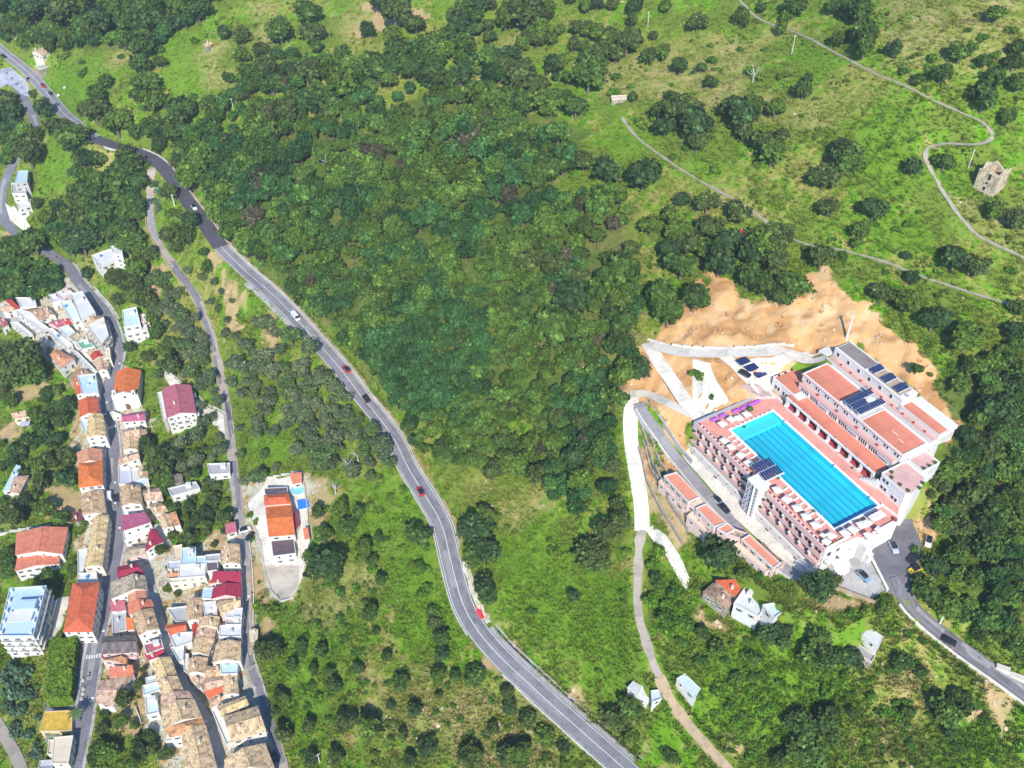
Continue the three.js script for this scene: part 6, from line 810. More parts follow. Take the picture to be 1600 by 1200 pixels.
// lower right
TL('oak', [1276, 917, 22, 1305, 910, 12, 1442, 920, 24, 1477, 943, 26, 1462, 888, 18, 1530, 990, 16, 1521, 902, 20, 1550, 946, 16, 1492, 867, 20, 1585, 888, 20, 1544, 859, 24, 1282, 1002, 22, 1296, 1025, 26, 1331, 1031, 20, 1267, 1025, 20, 1410, 1037, 18, 1439, 1051, 12, 1483, 1113, 26, 1503, 1095, 18, 1419, 1113, 12, 1250, 1133, 22, 1293, 1124, 24, 1258, 1174, 26, 1299, 1150, 18, 1217, 990, 24, 1381, 946, 12, 1331, 1113, 10, 1486, 1142, 14, 1217, 1185, 14, 1206, 993, 22, 1049, 1183, 14, 1122, 1013, 14, 1098, 990, 12, 1122, 864, 28, 1112, 850, 16, 1162, 896, 11, 1180, 905, 10, 1355, 1020, 14, 1150, 1060, 10, 1180, 1030, 12]);
TL('oak', [1560, 640, 28, 1590, 600, 22, 1525, 570, 18, 1500, 600, 16, 1540, 700, 28, 1490, 740, 26, 1580, 720, 26, 1520, 770, 28, 1560, 800, 28, 1490, 790, 20, 1590, 780, 20, 1540, 830, 24, 1470, 822, 14, 1505, 825, 20, 1585, 840, 20, 1512, 680, 16, 1590, 660, 18, 1575, 560, 16, 1595, 930, 16, 1560, 990, 14, 1590, 1010, 16, 1500, 960, 14, 1432, 575, 11, 1470, 760, 14, 1455, 772, 9, 1470, 720, 10]);
TL('oak', [976, 580, 26, 998, 576, 18, 972, 538, 20, 968, 622, 18, 960, 595, 14]);
TL('bush', [1088, 584, 9, 1094, 592, 6, 1112, 620, 5, 1028, 908, 14, 1022, 940, 13, 1046, 967, 16, 1052, 923, 12, 1020, 880, 12, 1030, 860, 9, 1060, 950, 10, 1070, 975, 9, 1010, 935, 7, 1006, 880, 6, 1395, 985, 8, 1420, 990, 9, 1352, 955, 9, 1370, 975, 10, 1440, 1000, 8, 1250, 960, 9, 1330, 960, 8, 1190, 945, 8, 1430, 860, 8, 1445, 875, 8]);
// copses and the dense wood, filled between the trees above
const wood = [];
function fill(list, gap, rmin, rmax, seed, into, thin = 0, holes = []) {
  const P = []; for (let k = 0; k < list.length; k += 2) P.push([list[k], list[k + 1]]); const r = rng(seed), xs = P.map(p => p[0]), ys = P.map(p => p[1]);
  for (let y = Math.min(...ys); y < Math.max(...ys); y += gap * 0.8) for (let x = Math.min(...xs) + (Math.round(y / gap) % 2) * gap / 2; x < Math.max(...xs); x += gap) { const px = x + (r() - 0.5) * gap * 0.9, py = y + (r() - 0.5) * gap * 0.9, rr = mix(rmin, rmax, r()), q = r(); if (q < thin || !inPoly(px, py, P) || holes.some(h => Math.hypot(px - h[0], py - h[1]) < h[2])) continue; const g = atH(px, py), o = occ(g.x, g.z); if (o) continue; let cl = false; for (const d of [4, 8]) if (occ(g.x + d * 0.5, g.z) || occ(g.x - d * 0.5, g.z) || occ(g.x, g.z + d * 0.5) || occ(g.x, g.z - d * 0.5)) cl = true; if (cl && rr > 9) continue; if (into === 'wood') wood.push([px, py, rr]); else plantAt(into, px, py, rr); }
}
const HOLES = [[697, 285, 17], [550, 412, 13], [562, 470, 15], [620, 430, 12], [720, 610, 14], [735, 420, 16], [770, 520, 14], [690, 505, 14], [815, 300, 18], [930, 400, 16], [700, 170, 16], [595, 145, 12], [640, 160, 16], [655, 150, 10], [820, 350, 14], [845, 490, 14], [460, 215, 14], [520, 330, 10], [605, 250, 11], [665, 360, 13], [770, 340, 15], [610, 500, 12], [840, 420, 16], [760, 590, 13], [665, 570, 11], [560, 200, 12], [480, 400, 10], [925, 500, 14], [700, 640, 14]];
fill([285, 258, 340, 225, 400, 200, 480, 190, 560, 185, 640, 165, 720, 180, 780, 170, 850, 200, 900, 215, 890, 260, 850, 300, 960, 300, 985, 320, 960, 370, 900, 390, 820, 390, 790, 420, 800, 480, 780, 560, 740, 640, 690, 660, 640, 640, 600, 600, 545, 530, 475, 475, 420, 420, 365, 370, 330, 325], 15.5, 7, 19, 11, 'wood', 0.15, HOLES);
fill([780, 420, 860, 400, 960, 390, 1000, 430, 985, 560, 940, 640, 860, 660, 760, 660, 790, 560], 18, 9, 16, 12, 'wood', 0.2, HOLES);
fill([585, 610, 640, 625, 740, 630, 860, 640, 985, 600, 985, 700, 900, 735, 800, 740, 700, 720, 650, 740], 18, 9, 14, 42, 'wood', 0.25, [[725, 745, 22], [700, 650, 12], [820, 680, 14]]);
fill([640, 480, 780, 470, 800, 560, 740, 640, 640, 645, 590, 590], 17, 9, 14, 43, 'wood', 0.35);
fill([380, 130, 440, 80, 560, 100, 700, 60, 800, 90, 860, 170, 700, 200, 560, 190, 400, 210, 300, 240, 260, 240, 320, 190], 17, 8, 15, 13, 'wood', 0.3, HOLES);
fill([1500, 560, 1605, 540, 1605, 1000, 1560, 990, 1480, 940, 1470, 800, 1500, 700], 22, 10, 17, 14, 'wood', 0.25, [[1530, 930, 20], [1505, 650, 18]]);
fill([-5, -10, 340, -10, 310, 25, 260, 45, 245, 65, 180, 72, 100, 75, 50, 70, 0, 55], 16, 8, 14, 15, 'wood', 0.1);
fill([100, 250, 230, 240, 232, 400, 150, 395, 60, 400, 0, 390, 40, 370, 110, 350, 100, 290], 17, 8, 14, 16, 'wood', 0.3, [[85, 260, 35], [180, 245, 20], [145, 395, 30]]);
fill([680, 660, 990, 640, 980, 760, 900, 800, 820, 760, 700, 720], 22, 8, 15, 17, 'wood', 0.35, [[760, 780, 20]]);
fill([0, 130, 40, 170, 40, 210, 30, 235, 0, 260], 14, 8, 13, 18, 'wood', 0.15);
fill([0, 395, 90, 400, 110, 430, 80, 460, 0, 470], 14, 8, 13, 19, 'wood', 0.1);
fill([190, 400, 290, 430, 330, 540, 345, 650, 310, 600, 250, 590, 230, 520, 195, 470], 15, 6, 11, 20, 'olive', 0.45);
fill([380, 540, 540, 610, 610, 720, 560, 770, 470, 720, 375, 690], 17, 8, 13, 21, 'olive', 0.45);
fill([0, 520, 90, 600, 110, 700, 110, 800, 0, 830], 15, 5, 11, 22, 'oak', 0.5, [[40, 610, 30], [90, 780, 30], [15, 670, 24]]);
fill([230, 690, 350, 700, 360, 830, 290, 850, 240, 770], 13, 6, 10, 23, 'oak', 0.3, [[340, 735, 20], [300, 760, 20]]);
fill([660, -5, 1000, -5, 1010, 90, 930, 110, 860, 180, 800, 120, 700, 60], 24, 8, 16, 44, 'oak', 0.45);
fill([480, 740, 620, 740, 680, 850, 690, 950, 560, 950, 480, 900], 22, 6, 11, 24, 'bush', 0.65);
fill([430, 960, 560, 960, 560, 1060, 480, 1190, 440, 1180, 425, 1060], 20, 5, 9, 25, 'bush', 0.65);
fill([1010, 840, 1100, 980, 1200, 1000, 1340, 1060, 1300, 1180, 1180, 1190, 1070, 1090, 1030, 1000], 22, 6, 12, 26, 'bush', 0.6);
fill([1330, 1010, 1480, 1040, 1600, 1140, 1600, 1200, 1340, 1200], 24, 6, 11, 27, 'bush', 0.7);
fill([950, 60, 1200, 60, 1280, 160, 1200, 330, 1050, 260, 930, 160], 26, 4, 10, 28, 'bush', 0.72);
fill([1250, 80, 1600, 0, 1600, 200, 1550, 190, 1380, 120], 24, 4, 10, 29, 'bush', 0.68);
fill([1260, 290, 1600, 400, 1600, 520, 1450, 520, 1330, 430], 26, 4, 9, 30, 'bush', 0.78);
fill([770, 780, 990, 780, 990, 1050, 900, 1080, 780, 930], 28, 4, 9, 31, 'bush', 0.8);
fill([60, 90, 250, 60, 420, 60, 400, 190, 280, 180, 130, 180], 22, 4, 9, 32, 'bush', 0.7);
fill([560, 1040, 760, 1060, 900, 1190, 700, 1200, 560, 1190], 26, 3, 7, 33, 'bush', 0.6);

// labels: what it looks like and where it stands from something one can find
const MARK = [['the ruined stone house', 1555, 262], ['the swimming pool', 1257, 735], ['the hotel rear building', 1395, 590], ['the upper parking lot', 1395, 870], ['the access road', 1500, 1013], ['the brown farmhouse', 1125, 928], ['the caravan-like shed', 1075, 1072], ['the long white shed', 998, 1082], ['the hotel bungalows', 1110, 800], ['the white ramp junction', 1015, 537], ['the small white hut with red roof', 1165, 367], ['the concrete water tank', 967, 152], ['the hillpath hairpin', 1450, 235], ['the upper hillpath', 1310, 85], ['the bare orange slope', 1210, 500], ['the villa with blue pools', 435, 800], ['the pink-roofed house', 277, 630], ['the church', 198, 610], ['the tall blue-roofed block', 40, 960], ['the big salmon villa', 62, 855], ['the yellow roof', 90, 1125], ['the upper village', 80, 530], ['the light blue shed roof', 25, 745], ['the stepped white hillside house', 210, 505], ['the white house among trees', 170, 402], ['the grey house on the hairpin road', 30, 300], ['the cream cottage', 62, 83], ['the tiny meadow hut', 322, 70], ['the junction at the top left', 25, 120], ['the dark resurfaced road', 290, 310], ['the red car on the highway', 541, 576], ['the white van on the highway', 462, 495], ['the lower red car', 657, 768], ['the highway retaining wall', 880, 1095], ['the painted red patch by the highway', 748, 955], ['the long house row', 250, 1080], ['the crimson roofs', 350, 915], ['the dirt track', 1060, 1115], ['the estate lane', 988, 690], ['the tree-filled ravine wood', 600, 320], ['the yellow car', 1430, 890], ['the container shed', 1350, 993], ['the lower frame edge', 800, 1195], ['the top frame edge', 800, 5], ['the highway bend', 720, 930]];
const ORD = ['nearest', 'second nearest', 'third nearest', 'fourth nearest', 'fifth nearest', 'sixth nearest', 'seventh nearest', 'eighth nearest', 'ninth nearest', 'tenth nearest', 'eleventh nearest', 'twelfth nearest', 'thirteenth nearest', 'fourteenth nearest', 'fifteenth nearest', 'sixteenth nearest'];
const sizeWord = r => r > 21 ? 'big' : r > 14 ? 'mid-sized' : r > 8 ? 'small' : 'tiny';
const DIRS = ['right of', 'below and right of', 'below', 'below and left of', 'left of', 'above and left of', 'above', 'above and right of'];
const tr = rng(4242);
for (const k of Object.keys(trees)) {
  const K = KIND[k], byKey = new Map();
  trees[k] = trees[k].filter(t => { const o = occ(t.x, t.z); return o !== 1 && (o !== 2 || t.rm < 1.2); });
  for (const t of trees[k]) { t.v = Math.floor(tr() * K.crowns.length); const nz = fbm(t.x / 30 + 5, t.z / 30, 2) * 1.6 - 0.3 + (tr() - 0.5) * 0.9; t.m = Math.min(K.mats.length - 1, Math.max(0, Math.floor(nz * (k === 'bush' ? 3 : K.mats.length)))); if (k === 'bush') t.m = t.blue ? 3 : Math.min(2, t.m); if (t.brown) t.m = 4;
    let b = null; for (const m of MARK) { const d = Math.hypot(t.px - m[1], t.py - m[2]); if (!b || d < b[0]) b = [d, m]; } const an = Math.atan2(t.py - b[1][2], t.px - b[1][1]); t.dist = b[0]; t.key = `${K.tint[t.m]} ${K.word} ${DIRS[(Math.round(an / (Math.PI / 4)) + 8) % 8]} ${b[1][0]}`; if (!byKey.has(t.key)) byKey.set(t.key, []); byKey.get(t.key).push(t); }
  for (const [key, l] of byKey) { l.sort((a, b) => a.dist - b.dist); l.forEach((t, i) => { t.label = `${sizeWord(t.r)} ${key}` + (l.length > 1 ? `, ${ORD[i] || (i + 1) + 'th nearest'}` : ''); if (t.label.split(' ').length > 16) t.label = t.label.replace(/^\S+ /, ''); if (t.label.split(' ').length > 16) t.label = t.label.replace(' small', ''); }); }
  trees[k].sort((a, b) => b.rp - a.rp);
}
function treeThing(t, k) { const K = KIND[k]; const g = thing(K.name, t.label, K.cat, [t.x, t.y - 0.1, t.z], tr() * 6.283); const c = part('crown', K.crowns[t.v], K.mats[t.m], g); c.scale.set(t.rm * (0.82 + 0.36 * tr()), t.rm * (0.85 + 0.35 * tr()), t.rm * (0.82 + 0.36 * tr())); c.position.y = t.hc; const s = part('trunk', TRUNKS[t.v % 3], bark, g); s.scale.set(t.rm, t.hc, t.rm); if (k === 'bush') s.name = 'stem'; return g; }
const overflow = [];
for (const k of Object.keys(trees)) trees[k].forEach((t, i) => { if (i < 300) treeThing(t, k); else overflow.push([t, k]); });
// the rest and the dense wood as one stand each
function stand(name, label, cat, items) { // items: [x, y, z, rm, hc, kind, colour]
  const g = new THREE.Group(); g.name = numbered(name); g.userData.kind = 'stuff'; scene.add(g); tag(g, label, cat);
  const by = new Map(); items.forEach(t => { const id = t[5] + Math.floor(hash2(Math.round(t[0] * 7), Math.round(t[2] * 7)) * KIND[t[5]].crowns.length); if (!by.has(id)) by.set(id, []); by.get(id).push(t); });
  const m4 = new THREE.Matrix4(), q = new THREE.Quaternion(), Y = new THREE.Vector3(0, 1, 0);
  const white = matt(1, 1, 1, { vertexColors: true, side: THREE.DoubleSide });
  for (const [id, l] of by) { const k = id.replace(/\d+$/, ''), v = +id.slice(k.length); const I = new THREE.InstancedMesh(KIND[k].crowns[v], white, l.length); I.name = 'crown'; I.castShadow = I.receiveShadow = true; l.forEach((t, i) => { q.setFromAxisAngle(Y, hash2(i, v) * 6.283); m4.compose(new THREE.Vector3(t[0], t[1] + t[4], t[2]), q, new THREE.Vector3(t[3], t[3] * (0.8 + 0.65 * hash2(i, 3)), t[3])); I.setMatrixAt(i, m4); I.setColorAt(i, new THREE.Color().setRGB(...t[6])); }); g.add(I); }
  const I = new THREE.InstancedMesh(TRUNKS[0], bark, items.length); I.name = 'trunk'; items.forEach((t, i) => { m4.compose(new THREE.Vector3(t[0], t[1] - 0.2, t[2]), new THREE.Quaternion(), new THREE.Vector3(t[3], t[4], t[3])); I.setMatrixAt(i, m4); }); g.add(I);
}
if (overflow.length) stand('distant_trees', 'smaller trees and bushes scattered over the slopes', 'trees', overflow.map(([t, k]) => { const c = KIND[k].mats[t.m].color; return [t.x, t.y, t.z, t.rm, t.hc, k, [c.r, c.g, c.b]]; }));
stand('woodland', 'dense bluish green wood filling the ravine above the highway', 'wood', wood.map(([px, py, r]) => { const d = depthOf(atH(px, py)), rm = r / F * d, hc = rm * 1.2, p = atH(px, py, hc), n = fbm(p.x / 26 + 3, p.z / 26 + 8, 2), h = hash2(Math.round(p.x * 3), Math.round(p.z * 3)); let c = mix3([0.050, 0.126, 0.034], [0.106, 0.182, 0.028], sm(0.3, 0.7, n + (h - 0.5) * 0.5)); if (h > 0.975) c = [0.095, 0.085, 0.05]; if (h < 0.08) c = [0.10, 0.16, 0.03]; const v = 0.62 + 0.75 * hash2(Math.round(p.z * 5), 7); return [p.x, hgt(p.x, p.z), p.z, rm, hc, 'oak', c.map(x => x * v)]; }));
// grass tufts and scrub over all open ground
{
  const r = rng(909), tuft = (() => { const pos = []; for (let k = 0; k < 9; k++) { const a = k / 9 * 6.283 + r(), d = 0.12 + 0.3 * r(), h = 0.5 + 0.6 * r(), w = 0.13 + 0.1 * r(), x = Math.cos(a) * d, z = Math.sin(a) * d; pos.push(x - Math.sin(a) * w, 0, z + Math.cos(a) * w, x + Math.sin(a) * w, 0, z - Math.cos(a) * w, x * 2.1, h, z * 2.1); } const g = new THREE.BufferGeometry(); g.setAttribute('position', new THREE.Float32BufferAttribute(pos, 3)); g.computeVertexNormals(); return g; })();
  const spots = []; let guard = 0;
  while (spots.length < 150000 && guard++ < 900000) { const px = -20 + r() * 1640, py = -20 + r() * 1240, Y = -30; void Y; const p = onPlane(px, py, -30); const hx = hgt(p.x, p.z); const q = onPlane(px, py, hx), h2 = hgt(q.x, q.z), w = onPlane(px, py, h2), h3 = hgt(w.x, w.z), x = w.x, z = w.z; if (occ(x, z) || x < X0 + 2 || z < Z0 + 2 || x > X1 - 2 || z > Z1 - 2) continue; if (mget(WOODM, x, z) > 0.5 && r() < 0.85) continue; const c = groundCol(x, z); if (c[3] > 0.3 && r() < c[3] * 0.985) continue; const n = fbm(x / 6 + 30, z / 6, 3); if (n < 0.36 && r() < 0.7) continue; spots.push([x, h3, z, c, n]); }
  const I = new THREE.InstancedMesh(tuft, matt(1, 1, 1, { side: THREE.DoubleSide }), spots.length), m4 = new THREE.Matrix4(), q = new THREE.Quaternion(), Y = new THREE.Vector3(0, 1, 0);
  spots.forEach(([x, y, z, c, n], i) => { const s = 0.5 + 1.0 * r() * (0.5 + n), k = 0.75 + 0.55 * r(); q.setFromAxisAngle(Y, r() * 6.283); m4.compose(new THREE.Vector3(x, y - 0.05, z), q, new THREE.Vector3(s, s * (0.5 + 0.6 * r()), s)); I.setMatrixAt(i, m4); I.setColorAt(i, new THREE.Color().setRGB(c[0] * k, c[1] * k, c[2] * k)); });
  I.name = 'grass'; I.userData.kind = 'stuff'; I.castShadow = I.receiveShadow = true; tag(I, 'rough tufted grass covering the open slopes', 'grass'); scene.add(I);
  const S = []; guard = 0; while (S.length < 4200 && guard++ < 120000) { const px = r() * 1600, py = r() * 1200, p = atH(px, py), x = p.x, z = p.z; if (occ(x, z) || occ(x + 1.5, z) || occ(x - 1.5, z) || occ(x, z + 1.5) || occ(x, z - 1.5)) continue; const n = fbm(x / 14 + 80, z / 14, 3), c = groundCol(x, z); if (n < 0.5 + 0.13 * r() || r() < 0.7 * mget(LUSH, x, z) || r() < c[3] * 0.96) continue; S.push([x, p.y, z, 0.45 + 1.0 * r() * r(), 0, 'bush', mix3([0.085, 0.17, 0.022], [0.15, 0.23, 0.03], r()).map(v => v * (0.8 + 0.4 * r()))]); }
  S.forEach(s => { s[4] = s[3] * 0.45; }); stand('scrub', 'low green scrub spread over the slopes', 'scrub', S);
}
// ------------------------------------------------------------------ cars, poles, dead trees, small things
const CM = { glass: std(0.02, 0.025, 0.03, 0.1), tyre: std(0.02, 0.02, 0.02, 0.9), rim: std(0.5, 0.5, 0.52, 0.4, { metalness: 0.6 }), lamp: std(0.8, 0.8, 0.75, 0.2), tail: std(0.4, 0.02, 0.02, 0.3) };
const paint = (r, g, b) => { const m = new THREE.MeshPhysicalMaterial({ roughness: 0.35, clearcoat: 0.8, clearcoatRoughness: 0.1 }); m.color.setRGB(r, g, b); return m; };
const prof = (pts, w, bev) => { const s = new THREE.Shape(); pts.forEach((p, k) => k ? s.lineTo(...p) : s.moveTo(...p)); const g = new THREE.ExtrudeGeometry(s, { depth: w - 2 * bev, bevelEnabled: true, bevelSize: bev, bevelThickness: bev, bevelSegments: 2 }); g.translate(0, 0, -(w - 2 * bev) / 2); return g; };
const CAR = { body: prof([[-2.0, 0.32], [-2.02, 0.72], [-1.85, 0.92], [-0.9, 0.98], [1.0, 0.98], [1.9, 0.82], [2.05, 0.6], [2.0, 0.32]], 1.72, 0.1), cab: prof([[-1.7, 0.98], [-1.3, 1.42], [0.3, 1.44], [1.0, 0.98]], 1.5, 0.12), roof: prof([[-1.25, 1.43], [-1.1, 1.5], [0.15, 1.51], [0.3, 1.43]], 1.36, 0.04), wheel: new THREE.CylinderGeometry(0.32, 0.32, 0.2, 16).rotateX(Math.PI / 2), rim: new THREE.CylinderGeometry(0.19, 0.19, 0.215, 12).rotateX(Math.PI / 2) };
const VAN = { body: prof([[-2.4, 0.35], [-2.42, 1.0], [2.2, 1.0], [2.42, 0.8], [2.4, 0.35]], 1.86, 0.1), cab: prof([[1.0, 1.0], [1.0, 1.75], [1.35, 1.75], [2.1, 1.0]], 1.6, 0.08), roof: prof([[-2.4, 1.0], [-2.38, 2.0], [1.2, 2.0], [1.3, 1.0]], 1.8, 0.1), wheel: CAR.wheel, rim: CAR.rim };
function car(px, py, turnPx, m, label, type = CAR, cat = 'car') { // turnPx: a second pixel towards which the nose points
  const p = atH(px, py, 0.7), a = atH(turnPx[0], turnPx[1], 0.7), g = thing(type === VAN ? 'parked_van' : 'car', label, cat, [p.x, hgt(p.x, p.z) + 0.12, p.z], -Math.atan2(a.z - p.z, a.x - p.x));
  part('body', type.body, m, g); part('window_band', type.cab, CM.glass, g); part('roof', type.roof, m, g);
  const L = type === VAN ? 1.5 : 1.25; for (const x of [-L, L]) for (const z of [-0.8, 0.8]) { const w = part('wheel', type.wheel, CM.tyre, g); w.position.set(x, 0.32, z); part('rim', type.rim, CM.rim, w); }
  const e = type === VAN ? 2.42 : 2.03; for (const z of [-0.6, 0.6]) { boxMesh('headlight', e, 0.66, z, 0.08, 0.16, 0.34, CM.lamp, g); boxMesh('tail_light', -e, 0.74, z, 0.06, 0.2, 0.26, CM.tail, g); }
  g.scale.setScalar(1.12); return g;
}
const PW = paint(0.8, 0.8, 0.78), PR = paint(0.5, 0.015, 0.02), PK = paint(0.02, 0.022, 0.03), PS = paint(0.42, 0.5, 0.55), PY = paint(0.75, 0.55, 0.03), PB = paint(0.25, 0.36, 0.5);
car(303, 324, [330, 362], PW, 'white car on the dark resurfaced part of the highway'); car(462, 495, [500, 540], PW, 'white van driving on the highway below the dense wood', VAN, 'van'); car(541, 577, [520, 555], PR, 'red car on the highway above the dark car'); car(572, 623, [595, 655], PK, 'dark car on the highway below the red one'); car(657, 768, [640, 735], PR, 'red car on the highway bend right of the villa');
car(171, 775, [171, 740], PW, 'white van parked on the left side of the village street', VAN, 'van'); car(181, 779, [181, 800], PK, 'dark car on the village street beside the white van'); car(429, 1184, [436, 1205], PK, 'dark blue car on the lane at the bottom frame edge');
car(1396, 855, [1404, 872], PS, 'silver-blue car in the middle of the upper parking lot'); car(1428, 873, [1412, 884], PK, 'dark car in the upper parking lot beside the yellow one'); car(1430, 890, [1414, 898], PY, 'yellow car at the edge of the upper parking lot'); car(1350, 901, [1365, 915], PB, 'blue car in the lower parking lot'); car(1481, 1001, [1500, 1013], PK, 'black car on the hotel access road');
car(1122, 783, [1135, 795], PS, 'silver car on the hotel front road'); car(1131, 794, [1145, 808], PK, 'dark grey car behind the silver one on the hotel front road'); car(1163, 584, [1172, 592], PK, 'dark car beside the three small solar panels'); car(391, 838, [398, 826], PK, 'dark car in the villa yard by the gate'); car(383, 828, [396, 822], PW, 'white car in the villa yard by the gate');
car(45, 125, [60, 140], PK, 'dark car on the top left road, behind the other two'); car(67, 134, [80, 150], PR, 'dark red car on the top left road, in the middle'); car(79, 146, [95, 165], PK, 'dark car on the top left road, nearest the trees'); car(5, 88, [20, 100], PK, 'dark car at the left frame edge on the top left road'); car(1451, 846, [1448, 860], PW, 'white car on the earth beside the upper parking lot');
function pole(px, py, h, label, m, o = {}) { const p = atH(px, py), g = thing('utility_pole', label, 'pole', [p.x, p.y - 0.2, p.z], o.turn || 0); const c = part('shaft', new THREE.CylinderGeometry(o.r || 0.12, (o.r || 0.12) * 1.6, h, 8).translate(0, h / 2, 0), m, g); void c; boxMesh('crossarm', 0, h - 0.5, 0, o.arm || 1.4, 0.14, 0.14, m, g, 0.6); for (const s of [-1, 0, 1]) { const q = part('insulator', CYL, CM.lamp, g); q.scale.set(0.12, 0.25, 0.12); q.position.set(s * 0.5 * Math.cos(0.6), h - 0.32, -s * 0.5 * Math.sin(0.6)); } return g; }
const MP = std(0.66, 0.64, 0.6, 0.8);
pole(273, 322, 7, 'white pole among trees beside the dark resurfaced road', MP, { r: 0.22 }); pole(1237, 84, 9, 'tall pale pole in the meadow below the upper hill path', MP); pole(1513, 262, 8, 'thin pale pole beside the ruined stone house', MP); pole(1468, 975, 4, 'short white pole beside the access road', MP, { r: 0.2 }); pole(1322, 530, 11, 'white pylon above the hotel rear building', MP, { r: 0.3, arm: 3 }); pole(1012, 42, 8, 'pale pole on the upper hillside meadow', MP); pole(365, 172, 7, 'pale pole at the upper edge of the wood', MP); pole(500, 1192, 6, 'pale pole in the bushes at the bottom frame edge', MP); pole(55, 468, 9, 'pale pole behind the upper village', MP);
[[102, 140], [92, 152]].forEach(([x, y], k) => { const p = atH(x, y); const g = thing('marker_post', k ? 'white road marker nearer the trees at the top left' : 'white road marker on the meadow edge at the top left', 'post', [p.x, p.y, p.z]); boxMesh('board', 0, 1.3, 0, 1.6, 1.2, 0.2, PW, g, 0.5); boxMesh('post', 0, 0.4, 0, 0.2, 0.9, 0.2, CM.rim, g); });
// red patch on the roadside and its dotted frame
{ const p = atH(748, 955), q = atH(757, 975); const g = thing('red_tarpaulin', 'bright red crumpled tarpaulin on the wide highway shoulder', 'tarpaulin', [p.x, hgt(p.x, p.z) + 0.2, p.z], -Math.atan2(q.z - p.z, q.x - p.x)); const geo = new THREE.PlaneGeometry(7, 2.6, 28, 12).rotateX(-Math.PI / 2), a = geo.attributes.position; for (let k = 0; k < a.count; k++) { const x = a.getX(k), z = a.getZ(k); a.setY(k, 0.1 + 0.5 * fbm(x * 1.2 + 5, z * 1.4, 3) * (1 - Math.abs(z) / 1.6)); a.setZ(k, z * (0.6 + 0.5 * vnoise(x * 0.9, 4))); } geo.computeVertexNormals(); part('sheet', geo, std(0.75, 0.05, 0.07, 0.7, { side: THREE.DoubleSide }), g); for (let k = 0; k < 8; k++) boxMesh('edge_stone', -5 + k * 1.4, 0.15, -2.1, 0.5, 0.3, 0.5, std(0.7, 0.3, 0.3, 0.9), g); }
// dead trees
function deadTree(px, py, h, label, seed) { const p = atH(px, py), r = rng(seed), g = thing('dead_tree', label, 'tree', [p.x, p.y, p.z]); part('trunk', new THREE.CylinderGeometry(0.12, 0.3, h * 0.6, 7).translate(0, h * 0.3, 0), barkPale, g); for (let k = 0; k < 9; k++) { const l = h * (0.35 + 0.3 * r()), b = new THREE.CylinderGeometry(0.04, 0.13, l, 5).translate(0, l / 2, 0); b.rotateZ(0.35 + 0.7 * r()); b.rotateY(k * 0.75 + r()); b.translate(0, h * (0.3 + 0.3 * r()), 0); part('branch', b, barkPale, g); } }
[[560, 722, 8, 'bare white dead tree, uppermost of those beside the highway olives'], [545, 740, 9, 'bare white dead tree, middle of those above the lush slope'], [525, 772, 8, 'bare white dead tree, lowest of those above the lush slope'], [512, 268, 10, 'bare pale dead tree in the middle of the dense wood'], [566, 325, 9, 'forked pale dead tree in the lower dense wood'], [372, 343, 9, 'pale dead tree in the wood close to the resurfaced road'], [478, 285, 8, 'small pale dead tree left of the middle of the wood'], [1176, 130, 8, 'lone pale dead tree on the hillside meadow'], [860, 118, 7, 'pale dead tree at the top edge of the wood'], [520, 180, 8, 'pale dead tree near the upper wood clearing']].forEach((a, k) => deadTree(...a, 60 + k));
// ruined stone house
{ const f0 = onPlane(1528, 279, 41.5), f1 = onPlane(1556, 291, 41.5), hh = 9.5, g = thing('ruined_house', 'roofless tall stone ruin with three dark openings on the upper right hillside', 'ruin', [(f0.x + f1.x) / 2, hgt(f0.x, f0.z) - 1, (f0.z + f1.z) / 2], -Math.atan2(f1.z - f0.z, f1.x - f0.x)); const w = 8.4, d = 8, S = std(0.85, 0.68, 0.46, 0.95, { map: T_OLD, bumpMap: tileBump, bumpScale: 0.1 });
  const wall = (x, z, ry, L, hs) => { const s = new THREE.Shape(); s.moveTo(-L / 2, 0); s.lineTo(L / 2, 0); hs.slice().reverse().forEach((h, k) => s.lineTo(L / 2 - L * k / (hs.length - 1), h)); const q = new THREE.ExtrudeGeometry(s, { depth: 0.6, bevelEnabled: false }); q.rotateY(ry); q.translate(x, 0, z); return part('wall', q, S, g); };
  wall(0, 0, 0, w, [9, 9.4, 9.2, 9.8, 9.5, 9.1, 9.3]); wall(-w / 2, -d / 2, Math.PI / 2, d, [9, 8.2, 10.6, 9.6, 8.8]); wall(w / 2 - 0.6, -d / 2, Math.PI / 2, d, [9.2, 9.8, 10.8, 8.9, 9.6]); wall(0, -d, 0, w, [8.6, 10.2, 9.0, 7.6, 9.4]);
  for (const [x, y, ww, h2] of [[0.6, 7.4, 1.0, 2.4], [0.2, 4.6, 0.9, 0.9], [0.0, 2.2, 0.9, 1.6]]) { const o = boxMesh('opening', x, y, 0.6, ww, h2, 0.1, CM.tyre, g); const l = part('lintel', BOX, WL.cream, o); l.scale.set(1.4, 0.14, 1.6); l.position.y = 0.55; }
  boxMesh('fallen_slab', -1, 4.5, -4.5, 4, 0.4, 3, S, g, 0.4); }
